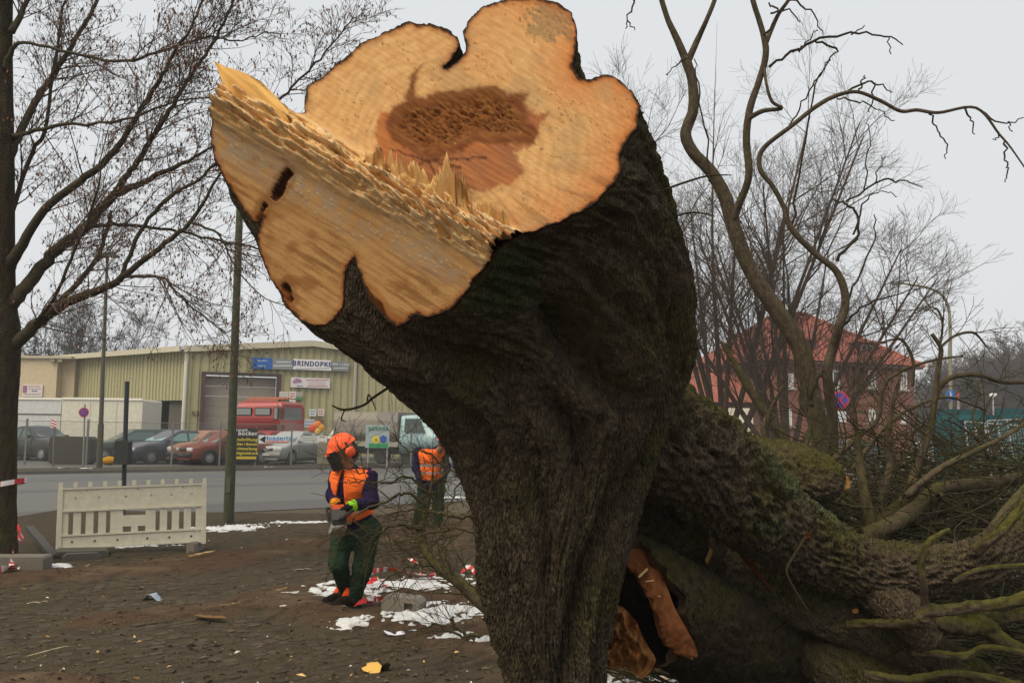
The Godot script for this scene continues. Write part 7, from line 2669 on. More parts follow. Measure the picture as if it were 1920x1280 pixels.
func build_brush() -> void:
	rng.seed = 47
	var trace := [
		[[[1640, 991, 6.2, 26], [1658, 970, 6.2, 24], [1694, 941, 6.3, 22], [1706, 917, 6.3, 20], [1718, 881, 6.4, 17], [1744, 810, 6.4, 13], [1753, 754, 6.4, 11], [1762, 679, 6.4, 9], [1765, 653, 6.4, 8], [1748, 626, 6.4, 7]], "tall branch rising from the brush pile towards the curved lamp"],
		[[[1636, 995, 6.1, 24], [1620, 917, 6.2, 20], [1611, 852, 6.3, 16], [1606, 800, 6.3, 10], [1598, 740, 6.3, 5]], "mossy upright branch at the left of the brush pile"],
		[[[1646, 990, 6.2, 22], [1658, 917, 6.3, 18], [1670, 872, 6.4, 15], [1667, 813, 6.4, 12], [1674, 760, 6.4, 9], [1690, 700, 6.4, 5]], "mossy crooked branch in the middle of the brush pile before the house"],
		[[[1620, 1005, 6.0, 34], [1670, 985, 6.0, 32], [1718, 953, 6.1, 30], [1747, 926, 6.2, 28], [1771, 914, 6.3, 26], [1851, 905, 6.4, 24], [1940, 893, 6.5, 22]], "thick green branch running level to the right edge through the brush pile"],
		[[[1563, 863, 7.0, 13], [1611, 816, 7.0, 11], [1646, 786, 7.0, 9], [1658, 724, 7.0, 8], [1688, 697, 7.0, 7], [1747, 676, 7.0, 5], [1807, 667, 7.0, 3]], "dark thin branch bending before the windows of the brick house"],
		[[[1750, 765, 6.5, 12], [1762, 728, 6.5, 10], [1788, 706, 6.5, 10], [1836, 703, 6.6, 9], [1880, 716, 6.7, 8], [1930, 716, 6.8, 7]], "long branch arching to the right edge above the footpath sign"],
		[[[1765, 650, 6.4, 5], [1792, 629, 6.5, 5], [1827, 624, 6.6, 5], [1850, 650, 6.6, 3]], "thin arched twig at the top of the brush pile"],
		[[[1712, 725, 6.7, 6], [1713, 679, 6.7, 6], [1700, 647, 6.7, 5], [1685, 635, 6.7, 5], [1646, 644, 6.7, 3]], "hooked thin branch before the right dormer"],
		[[[1762, 655, 6.4, 5], [1768, 610, 6.4, 4], [1760, 582, 6.4, 4], [1745, 575, 6.4, 2]], "topmost crooked twig beside the curved lamp"],
		[[[1700, 930, 6.0, 14], [1760, 880, 6.0, 12], [1830, 845, 6.1, 10], [1890, 815, 6.2, 8], [1940, 780, 6.2, 6]], "slanting branch before the mesh fence panels"],
		[[[1600, 880, 6.8, 10], [1660, 800, 6.8, 9], [1720, 760, 6.9, 7], [1780, 745, 7.0, 5], [1850, 770, 7.0, 3]], "drooping branch before the blue footpath sign"],
		[[[1860, 1010, 4.9, 34], [1884, 972, 5.0, 30], [1905, 945, 5.0, 28], [1940, 905, 5.1, 26]], "thick bright mossy limb end at the right edge"],
		[[[1500, 870, 7.4, 9], [1520, 800, 7.4, 8], [1500, 750, 7.4, 6], [1512, 715, 7.4, 3]], "pale forked branch beside the upright bough"],
		[[[1440, 840, 7.6, 16], [1434, 800, 7.6, 14], [1450, 760, 7.6, 8], [1470, 720, 7.6, 5]], "short mossy branch before the low outbuilding"]]
	var brush := MB.new()
	for q in trace:
		var t := thing("brush_branch", q[1], "branch", P(q[0][0][0], q[0][0][1], q[0][0][2]), "larger branches of the brush pile")
		var l := limb_part(t, "branch", q[0], 7, 12, 0.6, 0.4, 0.0, mats.twig_bark)
		var tw := MB.new()
		sprout(tw, l[0], l[1], 8, 0.42, 1, 0.04, moss_tone(), 0.15, 4, 0.011, 0.0022)
		stuff(wpart("twigs", tw, mats.twig_bark, t))
	# the tangle itself
	for i in 1500:
		var x := rng.randf_range(1545, 1960)
		var d := rng.randf_range(6.0, 10.5)
		var y := lerpf(800, 1010, sqrt(rng.randf()))
		var p := P(x, y, d)
		p.y = maxf(p.y, 0.03)
		var dir := Vector3(rng.randf_range(-1, 1), rng.randf_range(-0.35, 0.4), rng.randf_range(-0.7, 0.7)).normalized()
		var big := rng.randf() < 0.12
		var c := moss_tone()
		var e := twist(p, dir, rng.randf_range(0.35, 1.3), rng.randf_range(0.009, 0.02) if big else rng.randf_range(0.0028, 0.007), 8, 0.3, 0.02)
		brush.tube(e[0], e[1], 5 if big else 4, c, Color(0, 0, 0, 0), false)
		if rng.randf() < 0.6:
			sprout(brush, e[0], e[1], 3, 0.28, 0, 0.05, c, 0.2, 3, 0.012, 0.0018)
	# dark floor of sticks below and behind the limb
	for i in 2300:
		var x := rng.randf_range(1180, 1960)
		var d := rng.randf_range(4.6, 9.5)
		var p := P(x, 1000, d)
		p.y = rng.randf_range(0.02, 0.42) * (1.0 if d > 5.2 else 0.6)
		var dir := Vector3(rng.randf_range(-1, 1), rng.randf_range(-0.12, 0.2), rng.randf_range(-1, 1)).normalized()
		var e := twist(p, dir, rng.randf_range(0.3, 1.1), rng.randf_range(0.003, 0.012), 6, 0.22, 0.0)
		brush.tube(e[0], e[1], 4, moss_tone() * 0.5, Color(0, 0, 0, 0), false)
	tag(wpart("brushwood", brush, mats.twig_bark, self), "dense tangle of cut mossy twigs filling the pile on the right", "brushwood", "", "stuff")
	# dead leaves and chips between the sticks
	var lf := MB.new()
	for i in 5200:
		var p := P(rng.randf_range(1120, 1990), 1000, rng.randf_range(4.2, 11.0))
		p.y = soil(p).x + rng.randf_range(0.004, 0.09)
		var a := rng.randf() * TAU
		var s := rng.randf_range(0.015, 0.045)
		var u := Vector3(cos(a), rng.randf_range(-0.5, 0.5), sin(a)) * s
		var w := Vector3(-sin(a), rng.randf_range(-0.5, 0.5), cos(a)) * s * 0.6
		var c := jit(Color(0.1, 0.058, 0.032), 0.4)
		if rng.randf() < 0.02:
			c = L(214, 170, 110)
		lf.face([p - u, p + w, p + u, p - w], c)
	tag(wpart("dead_leaves", lf, mats.matte, self), "brown dead leaves and chips under the brush pile", "leaf litter", "", "stuff")

	# the brush left of the trunk, in front of the second worker
	var t := thing("mossy_branch", "curved mossy branch with many thin twigs on the snow left of the raised trunk", "branch", P(905, 1130, 6.6))
	var l := limb_part(t, "branch", [[935, 1150, 6.5, 36], [900, 1125, 6.55, 30], [860, 1092, 6.6, 22], [820, 1062, 6.7, 19], [797, 1030, 6.8, 17], [788, 1000, 6.9, 14], [798, 962, 7.0, 11], [806, 925, 7.0, 8], [812, 890, 7.0, 5]], 10, 18, 0.95, 0.5, 0.0, mats.twig_bark)
	var tw := MB.new()
	sprout(tw, l[0], l[1], 24, 0.5, 2, 0.12, Color(0.1, 0.088, 0.04), 0.12, 5, 0.011, 0.002)
	for q in [[[800, 950, 7.0, 8], [760, 925, 6.9, 6], [720, 940, 6.8, 5], [680, 960, 6.7, 4], [640, 1000, 6.7, 3], [625, 1040, 6.7, 3], [612, 1085, 6.7, 2]], [[806, 930, 7.0, 6], [770, 895, 6.9, 5], [720, 905, 6.8, 4], [680, 903, 6.8, 3], [643, 902, 6.8, 2]], [[810, 910, 7.0, 6], [840, 880, 7.0, 5], [800, 850, 7.0, 4], [760, 842, 7.0, 3], [735, 810, 7.0, 2]], [[790, 990, 6.9, 7], [740, 985, 6.8, 5], [700, 1010, 6.8, 4], [680, 1060, 6.8, 2]], [[900, 960, 6.9, 9], [860, 968, 6.9, 8], [820, 960, 6.9, 7], [770, 955, 6.9, 4], [720, 965, 6.9, 2]], [[905, 1000, 6.8, 7], [850, 990, 6.8, 5], [800, 1000, 6.8, 4], [740, 1020, 6.8, 3]], [[850, 1085, 6.6, 6], [830, 1020, 6.6, 5], [840, 950, 6.7, 4], [870, 880, 6.8, 3], [895, 830, 6.8, 2]], [[820, 1062, 6.7, 5], [780, 1060, 6.6, 4], [730, 1080, 6.6, 3], [700, 1110, 6.6, 2]], [[690, 870, 6.85, 3], [676, 886, 6.8, 3], [650, 860, 6.8, 3], [634, 838, 6.8, 2]], [[900, 1195, 6.1, 8], [862, 1180, 6.1, 8], [846, 1158, 6.1, 6]], [[890, 1200, 6.0, 5], [850, 1186, 6.0, 5], [812, 1166, 6.0, 3]]]:
		var e := traced(q, 6)
		var ln: PackedVector3Array = e[0]
		for i in range(1, ln.size()):
			ln[i] += Vector3(nz.get_noise_2d(i * 0.9, q[0][0]), nz.get_noise_2d(i * 0.9, q[0][1]), 0) * 0.03
		tw.tube(ln, e[1], 6, jit(Color(0.11, 0.095, 0.05), 0.2))
		sprout(tw, ln, e[1], 9, 0.4, 1, 0.1, Color(0.1, 0.085, 0.045), 0.2, 4, 0.011, 0.0018)
	stuff(wpart("twigs", tw, mats.twig_bark, t))
	tw = MB.new()
	for i in 130:
		var p := P(rng.randf_range(700, 905), rng.randf_range(890, 1060), rng.randf_range(6.6, 8.6))
		p.y = maxf(p.y, 0.05)
		var dir := Vector3(rng.randf_range(-1, 0.6), rng.randf_range(-0.3, 0.5), rng.randf_range(-0.6, 0.6)).normalized()
		var e := twist(p, dir, rng.randf_range(0.3, 0.9), rng.randf_range(0.002, 0.0045), 7, 0.26, 0.03)
		tw.tube(e[0], e[1], 4, jit(Color(0.095, 0.078, 0.045), 0.25), Color(0, 0, 0, 0), false)
	tag(wpart("brushwood", tw, mats.twig_bark, self), "loose thin twigs left of the raised trunk before the second worker", "brushwood", "", "stuff")

# ---------------------------------------------------------------- people
# bones: [from, to, radius, radius, colour]; their tapered capsules are joined smoothly and meshed as surface nets
func blob(bones: Array, cell: float, k: float, clip = null, wob := 0.0, paint = null) -> MB:
	var lo := Vector3.INF
	var hi := -Vector3.INF
	for b in bones:
		var r := maxf(b[2], b[3]) + cell * 2.0
		for p in [b[0], b[1]]:
			lo = lo.min(p - Vector3.ONE * r)
			hi = hi.max(p + Vector3.ONE * r)
	var n := Vector3i(((hi - lo) / cell).ceil()) + Vector3i.ONE
	var f := PackedFloat32Array()
	f.resize(n.x * n.y * n.z)
	f.fill(1.0)
	for b in bones:
		var a: Vector3 = b[0]
		var ab: Vector3 = b[1] - a
		var l2 := maxf(ab.length_squared(), 1e-9)
		var ra: float = b[2]
		var rb: float = b[3]
		var m := maxf(ra, rb) + k + cell * 2.0
		var i0 := Vector3i(((a.min(b[1]) - Vector3.ONE * m - lo) / cell).floor()).clamp(Vector3i.ZERO, n - Vector3i.ONE)
		var i1 := Vector3i(((a.max(b[1]) + Vector3.ONE * m - lo) / cell).ceil()).clamp(Vector3i.ZERO, n - Vector3i.ONE)
		for z in range(i0.z, i1.z + 1):
			for y in range(i0.y, i1.y + 1):
				for x in range(i0.x, i1.x + 1):
					var p := lo + Vector3(x, y, z) * cell - a
					var t := clampf(p.dot(ab) / l2, 0.0, 1.0)
					var d := (p - ab * t).length() - lerpf(ra, rb, t)
					var id := (z * n.y + y) * n.x + x
					var o := f[id]
					if d < o + k:
						var h := maxf(k - absf(d - o), 0.0) / k
						f[id] = minf(d, o) - h * h * k * 0.25
	if wob > 0.0 or clip:
		for z in n.z:
			for y in n.y:
				for x in n.x:
					var id := (z * n.y + y) * n.x + x
					if f[id] < cell * 3.0:
						var p := lo + Vector3(x, y, z) * cell
						if wob > 0.0:
							f[id] += wob * (nr.get_noise_3d(p.x * 5.0, p.y * 9.0, p.z * 5.0) * 0.7 + nz.get_noise_3dv(p * 14.0) * 0.5)
						if clip:
							f[id] = maxf(f[id], clip.call(p))
	var mb := MB.new()
	var ids := {}
	var st := [1, n.x, n.x * n.y]
	for z in n.z - 1:
		for y in n.y - 1:
			for x in n.x - 1:
				var id := (z * n.y + y) * n.x + x
				var mask := 0
				for c in 8:
					if f[id + (c & 1) + ((c >> 1) & 1) * st[1] + (c >> 2) * st[2]] < 0.0:
						mask |= 1 << c
				if mask == 0 or mask == 255:
					continue
				var s := Vector3.ZERO
				var e := 0
				for c in 8:
					for ax in 3:
						if c & (1 << ax):
							continue
						var c2 := c | (1 << ax)
						if ((mask >> c) & 1) == ((mask >> c2) & 1):
							continue
						var va := f[id + (c & 1) + ((c >> 1) & 1) * st[1] + (c >> 2) * st[2]]
						var vb := f[id + (c2 & 1) + ((c2 >> 1) & 1) * st[1] + (c2 >> 2) * st[2]]
						var q := Vector3(c & 1, (c >> 1) & 1, c >> 2)
						q[ax] += va / (va - vb)
						s += q
						e += 1
				var p := lo + (Vector3(x, y, z) + s / e) * cell
				var col := Color.WHITE
				if paint:
					col = paint.call(p)
				else:
					var best := 1e9
					for b in bones:
						var ab: Vector3 = b[1] - b[0]
						var t := clampf((p - b[0]).dot(ab) / maxf(ab.length_squared(), 1e-9), 0.0, 1.0)
						var d = (p - b[0] - ab * t).length() - lerpf(b[2], b[3], t)
						if d < best:
							best = d
							col = b[4]
				ids[id] = mb.vert(p, col)
	for z in range(1, n.z - 1):
		for y in range(1, n.y - 1):
			for x in range(1, n.x - 1):
				var id := (z * n.y + y) * n.x + x
				var a := f[id] < 0.0
				for ax in 3:
					var o: int = id + st[ax]
					if a == (f[o] < 0.0):
						continue
					var u: int = st[(ax + 1) % 3]
					var w: int = st[(ax + 2) % 3]
					if ids.has(id) and ids.has(id - u) and ids.has(id - u - w) and ids.has(id - w):
						if a:
							mb.quad(ids[id], ids[id - u], ids[id - u - w], ids[id - w])
						else:
							mb.quad(ids[id], ids[id - w], ids[id - u - w], ids[id - u])
	return mb

# five bent fingers round a grip: palm centre, direction of the knuckles, direction the fingers reach, towards the grip
func glove(palm: Vector3, across: Vector3, reach: Vector3, grip: Vector3, col: Color) -> MB:
	var bones := [[palm - reach * 0.03 - across * 0.018, palm + reach * 0.025 - across * 0.022, 0.019, 0.018, col], [palm - reach * 0.03 + across * 0.018, palm + reach * 0.025 + across * 0.022, 0.019, 0.018, col]]
	var long := [0.032, 0.037, 0.034, 0.026]
	for k in 4:
		var o := palm + across * (-0.033 + 0.022 * k) + reach * 0.03
		var l: float = long[k]
		var p1 := o + (reach * 0.9 + grip * 0.4).normalized() * l
		var p2 := p1 + (reach * 0.1 + grip).normalized() * l * 0.8
		var p3 := p2 + (-reach * 0.8 + grip * 0.5).normalized() * l * 0.65
		bones.append_array([[o, p1, 0.0105, 0.01, col], [p1, p2, 0.01, 0.009, col], [p2, p3, 0.009, 0.008, col]])
	var t0 := palm - across * 0.038 - reach * 0.01
	var t1 := t0 + (-across * 0.6 + grip * 0.6 + reach * 0.4).normalized() * 0.035
	bones.append_array([[t0, t1, 0.014, 0.012, col], [t1, t1 + (grip + across * 0.3).normalized() * 0.03, 0.012, 0.009, col]])
	return blob(bones, 0.0055, 0.012)

func build_people() -> void:
	var green := Color(0.03, 0.055, 0.034)
	var purple := Color(0.028, 0.02, 0.06)
	var orange := Color(1.0, 0.165, 0.02)
	var skin := Color(0.35, 0.17, 0.1)
	var boot := Color(0.022, 0.018, 0.015)
	var jz := 8.15
	var feet := G(655, 1136)
	var t := thing("person", "worker in orange helmet, orange vest and green trousers walking with a chainsaw", "person", feet, "forestry workers")
	var J := func(x: float, y: float, d: float) -> Vector3: return P(x, y, d)
	var pelvis: Vector3 = P(671, 982, 8.12)
	var waist: Vector3 = P(664, 945, 8.1)
	var chest: Vector3 = P(659, 905, 8.06)
	var neck: Vector3 = P(651, 874, 8.02)
	var sl: Vector3 = P(689, 896, 8.0)
	var sr: Vector3 = P(634, 893, 8.14)
	var el: Vector3 = P(697, 941, 7.92)
	var hl: Vector3 = P(651, 950, 7.78)
	var er: Vector3 = P(623, 930, 8.08)
	var hr: Vector3 = P(631, 948, 7.86)
	var hipl: Vector3 = P(691, 994, 8.06)
	var hipr: Vector3 = P(643, 994, 8.12)
	var kl: Vector3 = P(680, 1064, 8.02)
	var kr: Vector3 = P(634, 1056, 7.97)
	var al: Vector3 = P(664, 1120, 8.12)
	var ar: Vector3 = P(650, 1112, 8.3)
	al.y = maxf(al.y, 0.1)
	ar.y = maxf(ar.y, 0.12)
	var tl: Vector3 = al + Vector3(-0.17, -0.055, 0.12)
	var t2: Vector3 = ar + Vector3(-0.17, -0.06, 0.08)
	tl.y = 0.055
	t2.y = 0.06
	var bones := [[pelvis, waist, 0.145, 0.132, purple], [waist, chest, 0.132, 0.145, purple], [chest, neck, 0.15, 0.065, purple], [chest, sl, 0.13, 0.09, purple], [chest, sr, 0.13, 0.085, purple],
		[sl, el, 0.085, 0.064, purple], [el, hl.lerp(el, 0.22), 0.064, 0.048, purple], [sr, er, 0.08, 0.06, purple], [er, hr.lerp(er, 0.25), 0.06, 0.046, purple],
		[pelvis + Vector3(0, -0.1, 0), hipl, 0.12, 0.115, green], [pelvis + Vector3(0, -0.1, 0), hipr, 0.12, 0.11, green], [hipl, kl, 0.112, 0.088, green], [hipr, kr, 0.11, 0.084, green], [kl, al, 0.088, 0.068, green], [kr, ar, 0.084, 0.066, green],
		[al, al.lerp(tl, 0.35), 0.058, 0.05, boot], [al.lerp(tl, 0.3), tl, 0.052, 0.042, boot], [ar, ar.lerp(t2, 0.35), 0.056, 0.05, boot], [ar.lerp(t2, 0.3), t2, 0.052, 0.042, boot]]
	wpart("body", blob(bones, 0.014, 0.035, null, 0.012), mats.cloth, t)
	# boots' orange tongues
	for q in [[al, tl], [ar, t2]]:
		var mb := MB.new()
		var fd: Vector3 = (q[1] - q[0]).normalized()
		mb.rod(q[0] + fd * 0.03 + Vector3(0, 0.07, 0), q[0] + fd * 0.09 + Vector3(0, 0.005, 0), 0.058, 10, Color(0.85, 0.1, 0.02), 0.05)
		wpart("boot_tongue", mb, mats.cloth, t)
		mb = MB.new()
		mb.rbox((q[0] + q[1]) * 0.5 + Vector3(0, -0.045, 0), Vector3(0.32, 0.025, 0.095), 0.01, Color(0.015, 0.013, 0.012), Basis(Vector3.UP, heading(fd.x, fd.z)))
		wpart("boot_sole", mb, mats.rubber, t)
	# vest: open at the front, hem slanting up to the back
	var right := view.basis.x
	var px := 8.1 / FOCAL
	var cut := func(p: Vector3) -> float:
		var x := (p - chest).dot(right) / px
		var y := -(p - chest).dot(view.basis.y) / px
		var front := (p - chest).dot(view.basis.z)
		var open := maxf(maxf(x - (-9.0 + y * 0.02), (-20.0 - y * 0.22) - x) * px, 0.0 - front - 0.02)
		var hem := (y - (72.0 - maxf(x, -30.0) * 0.38)) * px
		var upper := (-28.0 - y) * px
		return maxf(maxf(-open, hem), upper)
	var vest := blob([[pelvis + Vector3(0, 0.02, 0), waist, 0.168, 0.152, orange], [waist, chest, 0.152, 0.165, orange], [chest, neck + Vector3(0, -0.02, 0), 0.17, 0.085, orange], [chest, sl.lerp(chest, 0.05), 0.142, 0.1, orange], [chest, sr.lerp(chest, 0.1), 0.142, 0.096, orange]], 0.012, 0.06, cut, 0.008, func(p: Vector3) -> Color:
		var y := -(p - chest).dot(view.basis.y) / px + (p - chest).dot(right) / px * 0.35
		return Color(0.5, 0.47, 0.42) if y > 48.0 and y < 55.0 else orange)
	wpart("vest", vest, mats.matte, t)
	# head looking down to the left
	var fdir := (view.basis * Vector3(-0.8, -0.42, 0.45)).normalized()
	var hup := (view.basis * Vector3(-0.28, 0.95, 0.1)).normalized()
	hup = (hup - fdir * hup.dot(fdir)).normalized()
	var hside := fdir.cross(hup)
	var hc: Vector3 = P(645, 846, 7.98)
	var hair := Color(0.05, 0.035, 0.025)
	var head := blob([[neck + Vector3(0, -0.03, 0), hc - hup * 0.05, 0.058, 0.056, skin], [hc + hup * 0.03 - fdir * 0.015, hc + hup * 0.035 + fdir * 0.02, 0.088, 0.082, skin], [hc + hup * 0.02 + fdir * 0.03, hc - hup * 0.055 + fdir * 0.05, 0.07, 0.045, skin], [hc - hup * 0.005 + fdir * 0.098, hc - hup * 0.03 + fdir * 0.112, 0.01, 0.014, skin], [hc - hup * 0.062 + fdir * 0.088 - hside * 0.02, hc - hup * 0.062 + fdir * 0.088 + hside * 0.02, 0.008, 0.008, Color(0.3, 0.1, 0.08)], [hc - fdir * 0.06 - hup * 0.03, hc - fdir * 0.05 + hup * 0.04, 0.07, 0.07, hair]], 0.007, 0.02)
	wpart("head", head, mats.matte, t)
	for s in [-1, 1]:
		var mb := MB.new()
		var e = hc + hup * 0.012 + fdir * 0.088 + hside * 0.032 * s
		mb.lathe(e - fdir * 0.008, fdir, [[0.0, 0.011], [0.008, 0.011], [0.013, 0.006], [0.014, 0.0]], 10, Color(0.5, 0.48, 0.45))
		mb.lathe(e + fdir * 0.004, fdir, [[0.0, 0.005], [0.003, 0.004], [0.0035, 0.0]], 8, Color(0.02, 0.015, 0.01))
		wpart("eye", mb, mats.plain, t)
	# helmet with peak, ear muffs and raised-mesh visor
	var mb := MB.new()
	var rows := []
	var hcen := hc + hup * 0.052
	for j in 11:
		var a := PI * 0.5 * j / 10.0
		var row := []
		for k in 30:
			var b := TAU * k / 30
			var ridge := 0.004 * cos(b * 6.0) * sin(a * 2.0)
			var peak := 0.036 * pow(maxf(0.0, cos(b)), 1.3) * (1.0 if j == 0 else 0.25 if j == 1 else 0.0) + (0.008 if j == 0 else 0.0)
			var rr := cos(a) * (1.0 + ridge * 6.0)
			row.append(hcen + fdir * (cos(b) * (0.128 * rr + peak)) + hside * sin(b) * (0.106 * rr + peak * 0.2) + hup * (sin(a) * 0.115 - (0.012 * cos(b) if j == 0 else 0.0)))
		rows.append(row)
	mb.grid(rows, Color(0.95, 0.11, 0.02), true)
	wpart("helmet", mb, mats.plain, t)
	mb = MB.new()
	rows = []
	for j in 5:
		var row := []
		for k in 11:
			var b := -1.0 + 2.0 * k / 10.0
			row.append(hc + hup * (0.055 - 0.042 * j) + fdir * (cos(b) * 0.15 + 0.012) + hside * sin(b) * 0.12)
		rows.append(row)
	mb.grid(rows, Color(0.012, 0.012, 0.012))
	wpart("visor", mb, mats.rubber, t)
	for s in [-1, 1]:
		mb = MB.new()
		mb.lathe(hc + hside * s * 0.085 - fdir * 0.02 - hup * 0.005, hside * s, [[0, 0.03], [0.004, 0.046], [0.03, 0.046], [0.042, 0.034], [0.045, 0.0]], 16, Color(0.85, 0.1, 0.02))
		mb.rod(hc + hside * s * 0.115 - fdir * 0.02, hc + hside * s * 0.108 - fdir * 0.015 + hup * 0.09, 0.009, 6, Color(0.03, 0.03, 0.03))
		wpart("ear_muff", mb, mats.plain, t)
	var glove_c := Color(0.018, 0.018, 0.018)
	var grip := (view.basis * Vector3(-0.35, -0.9, -0.1)).normalized()
	wpart("glove", glove(hl, (view.basis * Vector3(0.2, -0.1, 0.95)).normalized(), (view.basis * Vector3(-0.95, -0.1, 0.1)).normalized(), grip, glove_c), mats.cloth, t)
	wpart("glove", glove(hr, (view.basis * Vector3(0.2, 0.1, 0.95)).normalized(), (view.basis * Vector3(-0.5, -0.4, 0.5)).normalized(), grip, glove_c), mats.cloth, t)
	mb = MB.new()
	mb.rod(hl.lerp(el, 0.3), hl.lerp(el, 0.05), 0.054, 14, Color(0.35, 0.75, 0.04), 0.042)
	wpart("glove_cuff", mb, mats.cloth, t)
	mb = MB.new()
	mb.rod(hr.lerp(er, 0.32), hr.lerp(er, 0.08), 0.05, 14, Color(0.8, 0.3, 0.03), 0.04)
	wpart("glove_cuff", mb, mats.cloth, t)

	# the chainsaw hangs from his hands, its bar pointing down and away
	var so: Vector3 = P(632, 975, 7.8)
	var saw := thing("chainsaw", "orange and dark grey chainsaw held low in front of the worker", "chainsaw", so)
	var fb := (view.basis * Vector3(-0.3, -0.55, -0.78)).normalized()
	var sb := fb.cross(view.basis.y).normalized()
	var bb := Basis(fb, sb.cross(fb).normalized(), sb)
	mb = MB.new()
	mb.rbox(so, Vector3(0.24, 0.15, 0.12), 0.03, Color(0.045, 0.04, 0.038), bb)
	mb.rbox(so - bb.x * 0.02 + bb.y * 0.07, Vector3(0.18, 0.07, 0.1), 0.02, Color(0.5, 0.06, 0.015), bb)
	wpart("engine", mb, mats.plain, saw)
	mb = MB.new()
	mb.rbox(so - bb.y * 0.08 + bb.x * 0.02, Vector3(0.2, 0.06, 0.13), 0.015, Color(0.3, 0.27, 0.22), bb)
	wpart("guard", mb, mats.plain, saw)
	mb = MB.new()
	mb.tube(smooth_line([so - bb.x * 0.02 - bb.z * 0.07, so - bb.z * 0.08 + bb.y * 0.11, hr + grip * 0.035 - right * 0.03, hr + grip * 0.035, hr + grip * 0.035 + right * 0.05, so + bb.z * 0.08 + bb.y * 0.05], 4), PackedFloat32Array([0.012, 0.012, 0.012, 0.012, 0.012, 0.012, 0.012, 0.012, 0.012, 0.012, 0.012, 0.012, 0.012, 0.012, 0.012, 0.012, 0.012, 0.012, 0.012, 0.012, 0.012]), 8, Color(0.02, 0.02, 0.02))
	wpart("front_handle", mb, mats.rubber, saw)
	mb = MB.new()
	var hl2 := hl + grip * 0.035
	mb.tube(PackedVector3Array([so - bb.x * 0.1 + bb.y * 0.04, hl2 - right * 0.06, hl2, hl2 + right * 0.06, so - bb.x * 0.14 - bb.y * 0.05]), PackedFloat32Array([0.018, 0.016, 0.015, 0.016, 0.018]), 8, Color(0.022, 0.02, 0.02))
	wpart("rear_handle", mb, mats.rubber, saw)
	mb = MB.new()
	var ring := []
	for k in 7:
		ring.append(Vector2(0.45 + 0.03 * sin(PI * k / 6.0), -0.03 + 0.06 * k / 6.0))
	ring.append(Vector2(0.1, 0.035))
	ring.append(Vector2(0.1, -0.035))
	mb.prism(ring, 0.003, so + bb.z * 0.05, bb, Color(0.35, 0.35, 0.34))
	wpart("guide_bar", mb, mats.metal, saw)

	# second worker, seen from behind, mostly hidden by the trunk
	var d := 14.9
	var f2 := G(803, 990)
	t = thing("person", "worker seen from behind in an orange vest with two grey bands and green trousers", "person", f2, "forestry workers")
	var pe := P(808, 908, d)
	var wa := P(807, 884, d)
	var ch := P(808, 860, d)
	var ne := P(820, 842, d - 0.1)
	var s1 := P(786, 848, d)
	var s2 := P(832, 848, d)
	var e1 := P(779, 878, d - 0.05)
	var h1 := P(786, 900, d - 0.25)
	var e2 := P(838, 876, d - 0.1)
	var h2 := P(832, 898, d - 0.3)
	var hp1 := P(797, 915, d)
	var hp2 := P(820, 915, d)
	var k1 := P(788, 950, d - 0.05)
	var k2 := P(822, 950, d)
	var a1 := P(780, 984, d + 0.05)
	var a2 := P(822, 986, d)
	bones = [[pe, wa, 0.165, 0.15, purple], [wa, ch, 0.15, 0.17, purple], [ch, ne, 0.15, 0.07, purple], [ch, s1, 0.13, 0.085, purple], [ch, s2, 0.13, 0.085, purple], [s1, e1, 0.075, 0.058, purple], [e1, h1, 0.058, 0.045, purple], [s2, e2, 0.075, 0.058, purple], [e2, h2, 0.058, 0.045, purple], [pe, hp1, 0.14, 0.125, green], [pe, hp2, 0.14, 0.125, green], [hp1, k1, 0.12, 0.09, green], [hp2, k2, 0.12, 0.09, green], [k1, a1, 0.09, 0.075, green], [k2, a2, 0.09, 0.075, green], [a1, a1 + Vector3(0.02, -0.05, -0.17), 0.05, 0.042, boot], [a2, a2 + Vector3(0.02, -0.05, -0.17), 0.05, 0.042, boot]]
	for b in bones:
		if b[4] == green:
			b[4] = green * 1.1
	wpart("body", blob(bones, 0.018, 0.06, null, 0.012), mats.cloth, t)
	vest = blob([[pe + Vector3(0, 0.1, 0), wa, 0.185, 0.175, orange], [wa, ch, 0.175, 0.19, orange], [ch, ne - Vector3(0, 0.04, 0), 0.175, 0.1, orange], [ch, s1.lerp(ch, 0.15), 0.15, 0.1, orange], [ch, s2.lerp(ch, 0.15), 0.15, 0.1, orange]], 0.014, 0.06, func(p: Vector3) -> float: return maxf(pe.y + 0.07 - p.y, p.y - ne.y + 0.0), 0.006, func(p: Vector3) -> Color:
		var y := (pe.y - p.y) * FOCAL / d + 908.0
		return Color(0.36, 0.34, 0.33) if absf(y - 872.0) < 2.0 or absf(y - 886.0) < 2.0 else orange)
	wpart("vest", vest, mats.matte, t)
	var h0 := P(833, 828, d - 0.3)
	wpart("head", blob([[ne - Vector3(0, 0.05, 0), h0 - Vector3(0, 0.06, 0), 0.06, 0.056, skin], [h0, h0 + Vector3(0, 0.02, -0.03), 0.09, 0.085, hair], [h0 + Vector3(0, -0.04, -0.06), h0 + Vector3(0, -0.06, -0.07), 0.06, 0.05, skin], [h0 + Vector3(-0.09, -0.02, 0), h0 + Vector3(-0.092, -0.05, 0), 0.018, 0.014, skin], [h0 + Vector3(0.09, -0.02, 0), h0 + Vector3(0.092, -0.05, 0), 0.018, 0.014, skin]], 0.01, 0.02), mats.matte, t)
	mb = MB.new()
	mb.lathe(h0 + Vector3(0, 0.03, -0.02), Vector3.UP, [[0, 0.132], [0.012, 0.122], [0.05, 0.112], [0.09, 0.08], [0.11, 0.04], [0.115, 0.0]], 20, orange)
	wpart("helmet", mb, mats.plain, t)
